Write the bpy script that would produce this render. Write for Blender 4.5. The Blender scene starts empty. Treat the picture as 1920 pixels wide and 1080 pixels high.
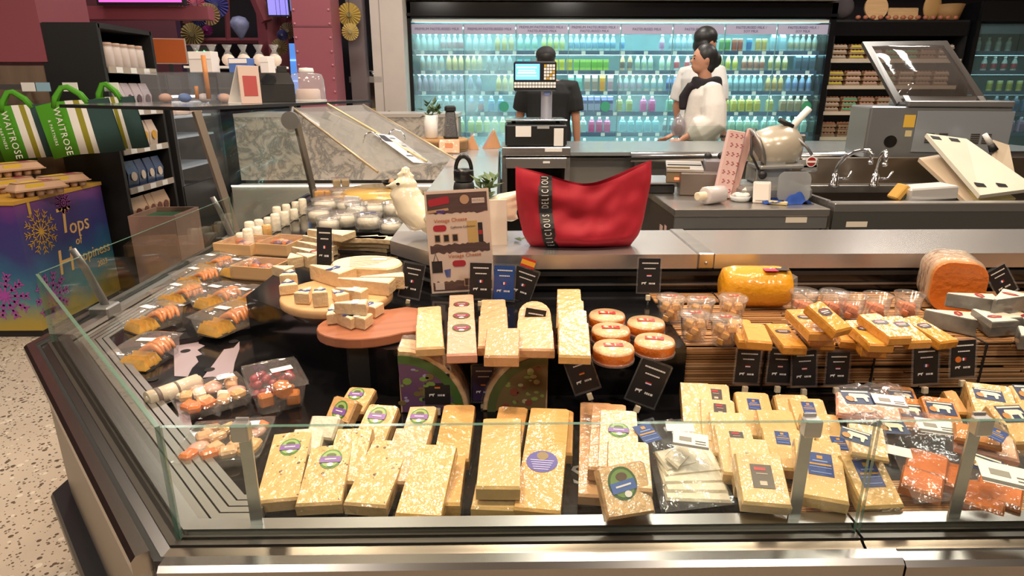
import bpy, bmesh, math, random
from mathutils import Vector as V, Matrix, noise
random.seed(11)
S = bpy.context.scene
COL = S.collection
R = math.radians
# ---------------------------------------------------------------- camera
F, HC = 1183.0, 1.3
TH, YAW = math.atan(372 / 1183.0), R(0.9)
fw = V((math.sin(YAW) * math.cos(TH), math.cos(YAW) * math.cos(TH), -math.sin(TH)))
rt = V((math.cos(YAW), -math.sin(YAW), 0))
up = rt.cross(fw)
CP = V((0, 0, HC))
cd = bpy.data.cameras.new('camera')
cd.sensor_width = 36
cd.lens = 36 * F / 1920
cd.clip_start = 0.02
cam = bpy.data.objects.new('camera', cd)
COL.objects.link(cam)
mm = Matrix((rt, up, -fw)).transposed().to_4x4()
mm.translation = CP
cam.matrix_world = mm
S.camera = cam
# ---------------------------------------------------------------- world, lights, exposure
S.view_settings.view_transform = 'Standard'
S.view_settings.look = 'None'
S.view_settings.gamma = 1
S.view_settings.use_curve_mapping = False
S.view_settings.exposure = 0.02
S.cycles.transparent_max_bounces = 40
S.cycles.max_bounces = 8
W = bpy.data.worlds.new('world')
S.world = W
W.use_nodes = True
W.node_tree.nodes['Background'].inputs[0].default_value = (1.0, 0.93, 0.86, 1)
W.node_tree.nodes['Background'].inputs[1].default_value = 0.25

def area(name, loc, size, power, col, rot=(0, 0, 0), sy=None):
    l = bpy.data.lights.new(name, 'AREA')
    l.energy = power
    l.color = col
    l.size = size
    if sy:
        l.shape = 'RECTANGLE'
        l.size_y = sy
    o = bpy.data.objects.new(name, l)
    o.location = loc
    o.rotation_euler = rot
    COL.objects.link(o)
    return o

WARM, NEUT, COOL = (1.0, 0.76, 0.53), (1.0, 0.93, 0.84), (0.75, 0.93, 1.0)
CEIL = 3.4
LAMPS = [(-0.5, 1.75), (-0.9, 1.1), (0.1, 1.0), (1.1, 1.0), (-0.75, 2.4), (2.1, 1.0)]  # first lamp is added to brighten the wing
for i, (x, y) in enumerate(LAMPS):
    area('counter_downlight', (x, y, CEIL - 0.06), 0.16, 27, WARM)
for i, (x, y) in enumerate([(-3.2, 2.0), (-3.2, 5.4), (0.6, 3.4), (2.6, 3.4), (1.2, 5.6), (3.6, 5.6), (-1.2, 5.4), (-1.5, -1.4), (1.5, -1.4)]):
    area('ceiling_panel_light', (x, y, CEIL - 0.06), 0.6, 34 if i in (0, 1, 6) else 42, NEUT)
# ---------------------------------------------------------------- photo measurement helpers (a pixel seen on a known real plane)
def ray(px, py): return fw + rt * ((px - 960) / F) - up * ((py - 540) / F)
def oz(px, py, z):
    r = ray(px, py)
    return CP + r * ((z - HC) / r.z)
def oy(px, py, y):
    r = ray(px, py)
    return CP + r * (y / r.y)
DK, ST = 0.72, 0.82          # deck height, step height
# ---------------------------------------------------------------- materials
MATS = {}
def mat(name, col=(.8, .8, .8), rough=.5, metal=0, coat=0, bump=0, bscale=60, var=0, vscale=8, col2=None, emit=0, alpha=1, spec=.5, trans=0, aniso=None, sss=0, bdist=.002):
    if name in MATS: return MATS[name]
    m = bpy.data.materials.new(name)
    m.use_nodes = True
    nt = m.node_tree
    N, L = nt.nodes, nt.links
    b = N['Principled BSDF']
    c4 = (*col, 1)
    b.inputs['Base Color'].default_value = c4
    b.inputs['Roughness'].default_value = rough
    b.inputs['Metallic'].default_value = metal
    b.inputs['Specular IOR Level'].default_value = spec
    if coat:
        b.inputs['Coat Weight'].default_value = coat
        b.inputs['Coat Roughness'].default_value = .06
    if trans: b.inputs['Transmission Weight'].default_value = trans
    if sss:
        b.inputs['Subsurface Weight'].default_value = sss
        b.inputs['Subsurface Radius'].default_value = (.02, .01, .005)
        b.inputs['Subsurface Scale'].default_value = .4
    if emit:
        b.inputs['Emission Color'].default_value = c4
        b.inputs['Emission Strength'].default_value = emit
    if alpha < 1: b.inputs['Alpha'].default_value = alpha
    if var or bump or col2:
        tc = N.new('ShaderNodeTexCoord')
        src = tc.outputs['Object']
        if aniso:
            mp = N.new('ShaderNodeMapping')
            mp.inputs['Scale'].default_value = aniso
            L.new(src, mp.inputs[0])
            src = mp.outputs[0]
    if var or col2:
        n = N.new('ShaderNodeTexNoise')
        n.inputs['Scale'].default_value = vscale
        n.inputs['Detail'].default_value = 6
        L.new(src, n.inputs['Vector'])
        r = N.new('ShaderNodeValToRGB')
        r.color_ramp.elements[0].position = .35
        r.color_ramp.elements[1].position = .65
        k = col2 if col2 else tuple(max(0, x * (1 - var)) for x in col)
        r.color_ramp.elements[0].color = (*k, 1)
        r.color_ramp.elements[1].color = c4
        L.new(n.outputs['Fac'], r.inputs[0])
        L.new(r.outputs[0], b.inputs['Base Color'])
    if bump:
        n2 = N.new('ShaderNodeTexNoise')
        n2.inputs['Scale'].default_value = bscale
        n2.inputs['Detail'].default_value = 3
        L.new(src, n2.inputs['Vector'])
        bp = N.new('ShaderNodeBump')
        bp.inputs['Strength'].default_value = bump
        bp.inputs['Distance'].default_value = bdist
        L.new(n2.outputs['Fac'], bp.inputs['Height'])
        L.new(bp.outputs[0], b.inputs['Normal'])
        if coat: L.new(bp.outputs[0], b.inputs['Coat Normal'])
    MATS[name] = m
    return m

def sheet(name, tint=(1, 1, 1), refl=1.0, rough=.02, bump=0, bscale=30, haze=0, hazecol=(1, 1, 1), hazenoise=0, edge=False):
    """thin clear sheet: transparent with a fresnel reflection, optionally hazy"""
    if name in MATS: return MATS[name]
    m = bpy.data.materials.new(name)
    m.use_nodes = True
    nt = m.node_tree
    N, L = nt.nodes, nt.links
    N.remove(N['Principled BSDF'])
    out = N['Material Output']
    tr = N.new('ShaderNodeBsdfTransparent')
    tr.inputs[0].default_value = (*tint, 1)
    gl = N.new('ShaderNodeBsdfGlossy')
    gl.inputs['Roughness'].default_value = rough
    fr = N.new('ShaderNodeLayerWeight')
    pw = N.new('ShaderNodeMath')
    pw.operation = 'POWER'
    pw.inputs[1].default_value = 5
    L.new(fr.outputs['Facing'], pw.inputs[0])
    mul = N.new('ShaderNodeMath')
    mul.operation = 'MULTIPLY_ADD'
    mul.inputs[1].default_value = min(.9, .6 * refl)
    mul.inputs[2].default_value = .035 * refl
    mul.use_clamp = True
    L.new(pw.outputs[0], mul.inputs[0])
    mx = N.new('ShaderNodeMixShader')
    L.new(mul.outputs[0], mx.inputs[0])
    base = tr.outputs[0]
    if haze:
        df = N.new('ShaderNodeBsdfDiffuse')
        df.inputs[0].default_value = (*hazecol, 1)
        tl = N.new('ShaderNodeBsdfTranslucent')
        tl.inputs[0].default_value = (*hazecol, 1)
        ad = N.new('ShaderNodeMixShader')
        ad.inputs[0].default_value = .5
        L.new(df.outputs[0], ad.inputs[1])
        L.new(tl.outputs[0], ad.inputs[2])
        hm = N.new('ShaderNodeMixShader')
        hm.inputs[0].default_value = haze
        L.new(base, hm.inputs[1])
        L.new(ad.outputs[0], hm.inputs[2])
        if hazenoise:
            tc = N.new('ShaderNodeTexCoord')
            nz = N.new('ShaderNodeTexNoise')
            nz.inputs['Scale'].default_value = hazenoise
            nz.inputs['Detail'].default_value = 4
            L.new(tc.outputs['Object'], nz.inputs['Vector'])
            rr = N.new('ShaderNodeMapRange')
            rr.inputs[1].default_value = .35
            rr.inputs[2].default_value = .65
            rr.inputs[3].default_value = haze * .3
            rr.inputs[4].default_value = haze
            L.new(nz.outputs['Fac'], rr.inputs[0])
            L.new(rr.outputs[0], hm.inputs[0])
        base = hm.outputs[0]
    L.new(base, mx.inputs[1])
    L.new(gl.outputs[0], mx.inputs[2])
    if bump:
        tc = N.new('ShaderNodeTexCoord')
        n2 = N.new('ShaderNodeTexNoise')
        n2.inputs['Scale'].default_value = bscale
        n2.inputs['Detail'].default_value = 4
        L.new(tc.outputs['Object'], n2.inputs['Vector'])
        bp = N.new('ShaderNodeBump')
        bp.inputs['Strength'].default_value = bump
        bp.inputs['Distance'].default_value = .01
        L.new(n2.outputs['Fac'], bp.inputs['Height'])
        L.new(bp.outputs[0], gl.inputs['Normal'])
        L.new(bp.outputs[0], fr.inputs['Normal'])
    L.new(mx.outputs[0], out.inputs[0])
    MATS[name] = m
    return m

def srgb(h):
    h = h.lstrip('#')
    r = []
    for i in (0, 2, 4):
        c = int(h[i:i + 2], 16) / 255
        r.append(c / 12.92 if c <= .04045 else ((c + .055) / 1.055) ** 2.4)
    return tuple(r)
def pm(h, rough=.55, **k):
    return mat('paint_' + h + str(rough) + ''.join(sorted(str(v) for v in k.values())), srgb(h), rough, **k)

STEEL = mat('brushed_steel', (.50, .475, .45), .30, .92, bump=.05, bscale=40, aniso=(.4, 12, 12), bdist=.001, var=.12, vscale=3)
STEELD = mat('dark_steel', (.30, .30, .30), .4, .75, var=.2, vscale=2)
CHROME = mat('chrome', (.8, .8, .82), .08, 1)
BLACK = mat('black_gloss', (.006, .006, .007), .12, spec=.5)
BLACKM = mat('black_matte', (.012, .012, .013), .5)
CARD = mat('card_black', (.010, .009, .010), .45)
WHITE = mat('white_plastic', (.8, .79, .77), .4)
WHITEP = mat('white_print', (.75, .72, .70), .5)
GLASS = sheet('pane_glass', (.93, .97, .95), .9)
GLASSE = mat('glass_edge', (.10, .20, .15), .15, alpha=.75)
CLEAR = sheet('clear_plastic', (.99, .99, .99), 1.3, .08, bump=.1, bscale=40, haze=.07)
WRAP = sheet('cling_wrap', (.99, .99, .99), 1.2, .1, bump=.6, bscale=38, haze=.15)
BAGP = sheet('bag_plastic', (.99, .99, 1), 1.2, .09, bump=.55, bscale=22, haze=.06, hazecol=(.85, .88, .95))
ACR = sheet('acrylic', (.97, .97, .98), .8, .06, haze=.035)
def cheese(name, h, **k):
    d = dict(coat=1.0, bump=.9, bscale=62, var=.12, vscale=9, bdist=.004)
    d.update(k)
    return mat('cheese_' + name, srgb(h), .45, **d)
CH = {
 'pale': cheese('pale', 'DDB987'), 'butter': cheese('butter', 'D9B176'), 'gold': cheese('gold', 'D8A663'),
 'herb': cheese('herb', 'D8B07A', col2=srgb('CFA265')), 'tan': cheese('tan', 'D8A87A'), 'smoke': cheese('smoke', 'E0B98C'),
 'amber': cheese('amber', 'E2A440', var=.12), 'yellow': cheese('yellow', 'E8A318', coat=1, bump=.9, bscale=50),
 'orange': cheese('orange', 'D8701A', var=.15), 'red': cheese('red', 'C27A2E'), 'brie': cheese('brie', 'E9DCC2', coat=.2, bump=.5, bscale=40),
 'brierind': cheese('brierind', 'E2C59A', coat=.2), 'white': cheese('white', 'E8E0CC', coat=.3), 'pink': cheese('pink', 'E0B094'),
 'grey': mat('ash_rind', (.22, .22, .20), .5, coat=.8, bump=.6, bscale=40, var=.5, vscale=20),
 'rind': mat('rind_brown', srgb('C98E50'), .5, coat=.5, var=.3),
}
WOODP = mat('wood_pale', srgb('D9AE7C'), .5, var=.18, vscale=3, aniso=(1, 14, 14))
WOODR = mat('wood_red', srgb('A8694A'), .5, var=.25, vscale=3, aniso=(1, 14, 14))
WOODD = mat('wood_panel', srgb('7A6656'), .55, var=.25, vscale=2, aniso=(6, 6, .6))
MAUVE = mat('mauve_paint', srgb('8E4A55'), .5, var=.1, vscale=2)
# ---------------------------------------------------------------- mesh builder
class MB:
    def __init__(s): s.v, s.f, s.m, s.s = [], [], [], []
    def add(s, vs, fs, m=0, M=None, sm=False):
        o = len(s.v)
        for p in vs:
            p = V(p)
            s.v.append(M @ p if M else p)
        for f in fs:
            s.f.append([i + o for i in f])
            s.m.append(m)
            s.s.append(sm)
        return s
    def box(s, c, d, m=0, M=None, ch=0):
        x, y, z = [a / 2 for a in d]
        cx, cy, cz = c
        if not ch:
            vs = [(cx + i * x, cy + j * y, cz + k * z) for k in (-1, 1) for j in (-1, 1) for i in (-1, 1)]
            return s.add(vs, [(0, 2, 3, 1), (4, 5, 7, 6), (0, 1, 5, 4), (2, 6, 7, 3), (0, 4, 6, 2), (1, 3, 7, 5)], m, M)
        r = min(ch, x * .95, y * .95, z * .95)
        bm = bmesh.new()
        bmesh.ops.create_cube(bm, size=1)
        for v in bm.verts: v.co = V((cx + v.co.x * 2 * x, cy + v.co.y * 2 * y, cz + v.co.z * 2 * z))
        bmesh.ops.bevel(bm, geom=bm.edges[:], offset=r, segments=1, affect='EDGES', profile=.5)
        bm.verts.index_update()
        s.add([v.co.copy() for v in bm.verts], [[v.index for v in f.verts] for f in bm.faces], m, M, False)
        bm.free()
        return s
    def prism(s, poly, z0, z1, m=0, M=None, ch=0, sm=False, mside=None):
        n = len(poly)
        ms = m if mside is None else mside
        cx = sum(p[0] for p in poly) / n
        cy = sum(p[1] for p in poly) / n
        def ring(z, k): return [(cx + (p[0] - cx) * k, cy + (p[1] - cy) * k, z) for p in poly]
        if ch:
            w = max(max(abs(p[0] - cx), abs(p[1] - cy)) for p in poly)
            k = 1 - ch / w
            rings = [ring(z0, k), ring(z0 + ch, 1), ring(z1 - ch, 1), ring(z1, k)]
        else: rings = [ring(z0, 1), ring(z1, 1)]
        vs = [p for r_ in rings for p in r_]
        for a in range(len(rings) - 1):
            s.add([], [])
        fs = [[a * n + i, a * n + (i + 1) % n, (a + 1) * n + (i + 1) % n, (a + 1) * n + i] for a in range(len(rings) - 1) for i in range(n)]
        o = len(s.v)
        s.add(vs, fs, ms, M, sm)
        L_ = (len(rings) - 1) * n
        for f in ([n - 1 - i for i in range(n)], [L_ + i for i in range(n)]):
            s.f.append([o + i for i in f])
            s.m.append(m)
            s.s.append(False)
        return s
    def lathe(s, prof, n=16, m=0, M=None, sm=True, sx=1, sy=1, mats=None):
        vs = []
        for r, z in prof:
            for i in range(n):
                a = 2 * math.pi * i / n
                vs.append((r * math.cos(a) * sx, r * math.sin(a) * sy, z))
        o = len(s.v)
        s.add(vs, [], m, M)
        for k in range(len(prof) - 1):
            for i in range(n):
                j = (i + 1) % n
                s.f.append([o + k * n + i, o + k * n + j, o + (k + 1) * n + j, o + (k + 1) * n + i])
                s.m.append(mats[k] if mats else m)
                s.s.append(sm)
        if prof[0][0] > 1e-5:
            s.f.append([o + n - 1 - i for i in range(n)]); s.m.append(mats[0] if mats else m); s.s.append(False)
        if prof[-1][0] > 1e-5:
            s.f.append([o + (len(prof) - 1) * n + i for i in range(n)]); s.m.append(mats[-1] if mats else m); s.s.append(False)
        return s
    def tube(s, pts, r, n=8, m=0, M=None, sm=True, flat=1.0):
        pts = [V(p) for p in pts]
        k = len(pts)
        rs = r if isinstance(r, (list, tuple)) else [r] * k
        t0 = (pts[1] - pts[0]).normalized()
        ref = V((0, 0, 1)) if abs(t0.z) < .9 else V((0, 1, 0))
        x = t0.cross(ref).normalized()
        o = len(s.v)
        for i in range(k):
            t = (pts[min(i + 1, k - 1)] - pts[max(i - 1, 0)]).normalized()
            x = (x - t * x.dot(t)).normalized()
            y = t.cross(x)
            for j in range(n):
                a = 2 * math.pi * j / n
                p = pts[i] + x * (math.cos(a) * rs[i]) + y * (math.sin(a) * rs[i] * flat)
                s.v.append(M @ p if M else p)
        for i in range(k - 1):
            for j in range(n):
                q = (j + 1) % n
                s.f.append([o + i * n + j, o + i * n + q, o + (i + 1) * n + q, o + (i + 1) * n + j]); s.m.append(m); s.s.append(sm)
        s.f.append([o + n - 1 - j for j in range(n)]); s.m.append(m); s.s.append(False)
        s.f.append([o + (k - 1) * n + j for j in range(n)]); s.m.append(m); s.s.append(False)
        return s
    def ell(s, c, r, n=12, m=0, M=None):
        h = max(6, n // 2 + 1)
        pr = [(max(1e-6, math.sin(math.pi * i / h)), -math.cos(math.pi * i / h)) for i in range(h + 1)]
        T = Matrix.Translation(V(c)) @ Matrix.Diagonal((*r, 1))
        return s.lathe(pr, n, m, (M @ T) if M else T)
    def quad(s, a, b, c, d, m=0): return s.add([a, b, c, d], [(0, 1, 2, 3)], m)
    def slabq(s, pts, th, m=0):
        """a thin sheet of any planar outline with thickness th along its normal"""
        pts = [V(p) for p in pts]
        nrm = (pts[1] - pts[0]).cross(pts[2] - pts[0]).normalized() * th
        n = len(pts)
        return s.add(pts + [p + nrm for p in pts], [list(range(n))[::-1], list(range(n, 2 * n))] + [[i, (i + 1) % n, n + (i + 1) % n, n + i] for i in range(n)], m)
    def mesh(s, name, mats):
        me = bpy.data.meshes.new(name)
        me.from_pydata([tuple(p) for p in s.v], [], s.f)
        for mt in (mats if isinstance(mats, (list, tuple)) else [mats]): me.materials.append(mt)
        me.polygons.foreach_set('material_index', s.m)
        me.polygons.foreach_set('use_smooth', s.s)
        bm = bmesh.new()
        bm.from_mesh(me)
        bmesh.ops.recalc_face_normals(bm, faces=bm.faces)
        bm.to_mesh(me)
        bm.free()
        return me
    def build(s, name, mats, parent=None, M=None, label=None, cat=None, group=None, kind=None):
        return put(name, s.mesh(name, mats), parent, M, label, cat, group, kind)

def tag(o, label=None, cat=None, group=None, kind=None):
    if label: o['label'] = label
    if cat: o['category'] = cat
    if group: o['group'] = group
    if kind: o['kind'] = kind
    return o
def put(name, me, parent=None, M=None, label=None, cat=None, group=None, kind=None):
    o = bpy.data.objects.new(name, me)
    COL.objects.link(o)
    if parent: o.parent = parent
    if M is not None: o.matrix_local = M
    return tag(o, label, cat, group, kind)
def thing(name, label, cat, M=None, group=None, kind=None):
    return put(name, None, None, M if M is not None else Matrix(), label, cat, group, kind)
def T(x, y=None, z=None): return Matrix.Translation(V(x) if y is None else V((x, y, z)))
def RZ(a): return Matrix.Rotation(R(a), 4, 'Z')
def RX(a): return Matrix.Rotation(R(a), 4, 'X')
def RY(a): return Matrix.Rotation(R(a), 4, 'Y')
def frame(b, t, roll=0):
    """matrix with origin b, +Y towards t, +X level to the right"""
    b, t = V(b), V(t)
    y = (t - b).normalized()
    x = y.cross(V((0, 0, 1))).normalized()
    z = x.cross(y)
    M = Matrix((x, y, z)).transposed().to_4x4()
    M.translation = b
    return M @ RY(roll) if roll else M
TXT = {}
def text(body, size, shear=0, ext=.0006, align='CENTER', sp=1.0):
    k = (body, size, shear, ext, align, sp)
    if k in TXT: return TXT[k]
    c = bpy.data.curves.new('text', 'FONT')
    c.body = body
    c.size = size
    c.shear = shear
    c.extrude = ext
    c.align_x = align
    c.align_y = 'CENTER'
    c.space_character = sp
    c.resolution_u = 2
    o = bpy.data.objects.new('text', c)
    COL.objects.link(o)
    dg = bpy.context.evaluated_depsgraph_get()
    me = bpy.data.meshes.new_from_object(o.evaluated_get(dg))
    bpy.data.objects.remove(o)
    TXT[k] = me
    return me
def letters(body, size, mt, parent, M, **k):
    me = text(body, size, **k).copy()
    me.materials.clear()
    me.materials.append(mt)
    return put('lettering', me, parent, M)
def blob(mb, name, mats, parent=None, M=None, vox=.01, smooth=4, **k):
    """closed shapes melted into one continuous skin"""
    me = mb.mesh(name, mats)
    o = bpy.data.objects.new('tmp', me)
    COL.objects.link(o)
    md = o.modifiers.new('r', 'REMESH')
    md.mode = 'VOXEL'
    md.voxel_size = vox
    md.use_smooth_shade = True
    if smooth:
        sm = o.modifiers.new('s', 'SMOOTH')
        sm.iterations = smooth
    dg = bpy.context.evaluated_depsgraph_get()
    m2 = bpy.data.meshes.new_from_object(o.evaluated_get(dg))
    bpy.data.objects.remove(o)
    bpy.data.meshes.remove(me)
    m2.name = name
    m2.materials.clear()
    for mt in (mats if isinstance(mats, (list, tuple)) else [mats]): m2.materials.append(mt)
    return put(name, m2, parent, M, **k)
def circle(r, n=20, sx=1, sy=1, a0=0, a1=360):
    full = abs(a1 - a0 - 360) < 1e-6
    return [(r * math.cos(R(a0 + (a1 - a0) * i / (n if full else n - 1))) * sx, r * math.sin(R(a0 + (a1 - a0) * i / (n if full else n - 1))) * sy) for i in range(n)]
def rrect(w, h, r, n=3, cx=0, cy=0):
    o = []
    for (sx, sy, a) in ((1, 1, 0), (-1, 1, 90), (-1, -1, 180), (1, -1, 270)):
        for i in range(n + 1):
            t = R(a + 90 * i / n)
            o.append((cx + sx * (w / 2 - r) + r * math.cos(t), cy + sy * (h / 2 - r) + r * math.sin(t)))
    return o
# ================================================================ ROOM
def terrazzo():
    m = bpy.data.materials.new('terrazzo'); m.use_nodes = True
    N, L = m.node_tree.nodes, m.node_tree.links
    b = N['Principled BSDF']
    tc = N.new('ShaderNodeTexCoord')
    base = N.new('ShaderNodeTexNoise'); base.inputs['Scale'].default_value = 3
    L.new(tc.outputs['Object'], base.inputs['Vector'])
    r0 = N.new('ShaderNodeValToRGB')
    r0.color_ramp.elements[0].color = (*srgb('B5A999'), 1); r0.color_ramp.elements[1].color = (*srgb('C9BCAC'), 1)
    L.new(base.outputs['Fac'], r0.inputs[0])
    cur = r0.outputs[0]
    for sc, thr, col in ((38, .17, '5E5347'), (26, .15, 'D6CCBC'), (75, .2, '6B5F52')):
        v = N.new('ShaderNodeTexVoronoi'); v.inputs['Scale'].default_value = sc
        L.new(tc.outputs['Object'], v.inputs['Vector'])
        n = N.new('ShaderNodeTexWhiteNoise')
        L.new(v.outputs['Position'], n.inputs['Vector'])
        a = N.new('ShaderNodeMath'); a.operation = 'MULTIPLY'; a.inputs[1].default_value = thr * 2
        L.new(n.outputs['Value'], a.inputs[0])
        lt = N.new('ShaderNodeMath'); lt.operation = 'LESS_THAN'
        L.new(v.outputs['Distance'], lt.inputs[0]); L.new(a.outputs[0], lt.inputs[1])
        mx = N.new('ShaderNodeMixRGB'); mx.inputs[2].default_value = (*srgb(col), 1)
        L.new(lt.outputs[0], mx.inputs[0]); L.new(cur, mx.inputs[1])
        cur = mx.outputs[0]
    L.new(cur, b.inputs['Base Color'])
    b.inputs['Roughness'].default_value = .32
    return m
TERR = terrazzo()
def struct(name, c, d, m, **k): return MB().box(c, d).build(name, m, kind='structure', **k)
struct('floor', (0, 2.5, -.05), (15, 12, .1), TERR)
struct('ceiling', (0, 2.5, CEIL + .05), (15, 12, .1), pm('B4ACA4', .7))
struct('wall_back', (0, 8.45, 1.7), (15, .1, 3.4), pm('2A2228', .7))
struct('wall_left', (-7.45, 2.5, 1.7), (.1, 12, 3.4), pm('5A3038', .7))
struct('wall_right', (7.45, 2.5, 1.7), (.1, 12, 3.4), pm('8A8078', .7))
struct('wall_front', (0, -3.45, 1.7), (15, .1, 3.4), pm('6E645C', .7))

# ================================================================ CHEESE DISPLAY CASE
def sweep(mb, path, prof, m=0):
    """closed profile of (outward offset, z) along a plan path with mitred corners; outward is the left side"""
    path = [V((p[0], p[1])) for p in path]
    n = len(path)
    rings = []
    for i in range(n):
        d0 = (path[i] - path[i - 1]).normalized() if i else None
        d1 = (path[i + 1] - path[i]).normalized() if i < n - 1 else None
        na = V((-d0.y, d0.x)) if d0 else None
        nb = V((-d1.y, d1.x)) if d1 else None
        if na is None: nn, k = nb, 1
        elif nb is None: nn, k = na, 1
        else:
            nn = (na + nb).normalized(); k = 1 / max(.3, nn.dot(na))
        rings.append([(path[i].x + nn.x * o * k, path[i].y + nn.y * o * k, z) for o, z in prof])
    q = len(prof)
    vs = [p for r_ in rings for p in r_]
    fs = [[a * q + i, a * q + (i + 1) % q, (a + 1) * q + (i + 1) % q, (a + 1) * q + i] for a in range(n - 1) for i in range(q)]
    fs += [list(range(q))[::-1], [(n - 1) * q + i for i in range(q)]]
    return mb.add(vs, fs, m)
def bar(o0, o1, z0, z1): return [(o0, z0), (o1, z0), (o1, z1), (o0, z1)]
XJ = .466
PA, PB, PD = (-.422, .69), (-1.038, 1.372), (-1.042, 3.55)
mat('bumper_steel', (.33, .30, .27), .26, 1, var=.15, vscale=3)
case = thing('cheese_display_case', 'long stainless open cheese display case with low guard glass and a chamfered corner', 'display case', T(.4, 1.1, 0))
CI = Matrix.Translation((-.4, -1.1, 0))
def cp(mb, name, m, label=None): return mb.build(name, m, case, CI, label)
for nm, pth in (('left', [(XJ - .002, .69), PA, PB, PD]), ('right', [(3.2, .69), (XJ + .002, .69)])):
    cp(sweep(MB(), pth, bar(-.03, -.008, .70, .752)), 'inner_rail', mat('rail_steel', (.46, .43, .40), .3, 1))
    cp(sweep(MB(), pth, bar(-.008, .012, .70, .744)), 'glass_channel', mat('channel_dark', (.12, .105, .09), .35, .8))
    cp(sweep(MB(), pth, [(.012, .70), (.026, .70), (.026, .734), (.012, .74)]), 'front_ledge', mat('bumper_steel'))
    cp(sweep(MB(), pth, bar(.026, .034, .70, .738)), 'gasket_strip', BLACKM)
for nm, pth, z in (('left', [(XJ + .03, .69), PA], .745), ('right', [(3.2, .69), (XJ + .033, .69)], .741), ('chamfer', [PA, PB, PD], .745)):
    cp(sweep(MB(), pth, [(.034, .715), (.054, .715), (.056, .72), (.056, z - .006), (.05, z), (.034, z)]), 'bumper_rail', mat('bumper_steel', (.33, .30, .27), .26, 1, var=.15, vscale=3))
for pth in ([(XJ - .001, .69), (.0, .69)], [(-.003, .69), PA], [PA, PB], [PB, PD], [(1.9, .69), (XJ + .001, .69)], [(3.2, .69), (1.903, .69)]):
    cp(sweep(MB(), pth, bar(-.02, .036, .11, .716)), 'front_panel', mat('panel_warm', srgb('8F8272'), .4, .2, var=.06))
cp(sweep(MB(), [(3.2, .69), PA, PB, PD], bar(-.06, -.02, 0, .7)), 'plinth', BLACKM)
cp(sweep(MB(), [(3.2, .69), PA, PB, PD], [(.036, .30), (.07, .30), (.075, .31), (.075, .345), (.07, .355), (.036, .355)]), 'kick_bumper', mat('kick_black', (.02, .02, .022), .35))
for o0 in (-.034, -.048, -.062, -.076, -.090):
    cp(sweep(MB(), [(-.34, .69), PA, PB, PD], bar(o0 - .0115, o0, .715, .738)), 'grille_slat', mat('grille', (.35, .33, .3), .35, .9))
# deck
inner = [(3.2, .72), (-.41, .72), (-1.01, 1.385), (-1.015, 3.55), (-.3, 3.55), (-.3, 1.66), (-.145, 1.5), (3.2, 1.5)]
cp(MB().prism(inner, .66, DK), 'deck', BLACK)
sh = [oz(225, 654, .735), oz(474, 615, .735)]
cp(MB().prism([(sh[0].x, sh[0].y), (sh[1].x, sh[1].y), (-.63, 1.62), (-.5, 1.9), (-.5, 3.5), (-.96, 3.5), (-.955, 1.42)], DK, .735), 'deck_sheet', BLACK)
# pale printed graphic on the deck with its round holes
PALE = mat('graphic_pale', srgb('968890'), .35)
def flat(pxs, z, th, m, name='graphic'):
    pts = [oz(x, y, z) for x, y in pxs]
    pts = [(p.x, p.y) for p in pts][::-1]
    return cp(MB().prism(pts, z - th, z), name, m)
flat([(326, 650), (345, 640), (374, 634), (372, 644), (384, 648), (370, 656), (379, 664), (367, 668), (372, 678), (360, 690), (352, 706), (327, 705)], DK + .0012, .001, PALE)
flat([(420, 655), (438, 652), (449, 640), (449, 654), (440, 680), (434, 715), (400, 706), (380, 708), (402, 680)], DK + .0012, .001, PALE)
flat([(322, 722), (345, 728), (352, 760), (360, 798), (348, 818), (338, 790)], DK + .0012, .001, PALE)
flat([(340, 826), (356, 835), (371, 845), (360, 853), (352, 838)], DK + .0012, .001, PALE)
HOLE = mat('hole', (.001, .001, .001), .8)
for px, py in ((348, 659), (393, 694), (438, 641), (286, 712), (340, 620), (376, 608), (480, 785), (425, 713)):
    z = .735 if py < 625 else DK
    p = oz(px, py, z)
    cp(MB().prism([(p.x + a, p.y + b) for a, b in circle(.011, 14)], z, z + .0016), 'deck_hole', HOLE)
letters('S', .075, mat('chalk', (.3, .3, .31), .6), case, CI @ T(oz(1090, 892, DK + .0005)) , ext=.0004)
# black step and its skirt
stp = [(-.225, 1.132), (.358, 1.132), (.358, 1.49), (-.135, 1.49), (-.29, 1.65), (-.29, 1.9), (-.62, 1.9), (-.625, 1.47)]
cp(MB().prism(stp, DK, ST), 'black_step', BLACK)
# bamboo covered step
cp(MB().box((1.78, 1.32, .765), (2.84, .33, .09)), 'step_core', BLACKM)
rs = random.Random(4)
mb = MB()
def sticks(y0, z0, y1, z1, n):
    for i in range(n):
        t = (i + .5) / n
        x = .362
        while x < 3.2:
            L_ = rs.uniform(.12, .5)
            if rs.random() > .12:
                w = .0042 * rs.uniform(.7, 1)
                mb.box((min(x + L_ / 2, 3.2), y0 + (y1 - y0) * t + rs.uniform(-.0008, .0008), z0 + (z1 - z0) * t + rs.uniform(-.0008, .0008)), (L_ - .003, w, w), rs.choice((0, 0, 1, 2)))
            x += L_
sticks(1.148, .724, 1.148, .815, 17)
sticks(1.155, .8165, 1.485, .8165, 62)
cp(mb, 'bamboo_mat', [mat('bamboo', srgb('B98A5C'), .45), mat('bamboo2', srgb('95683F'), .45), mat('bamboo3', srgb('CFA47A'), .45)], 'woven bamboo stick mat')['kind'] = 'stuff'
for i in range(12):
    x = .52 + i * .22
    cp(MB().box((x, 1.145, .77), (.003, .004, .096)).box((x, 1.315, .8195), (.003, .34, .002)), 'mat_thread', BLACKM)
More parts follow.
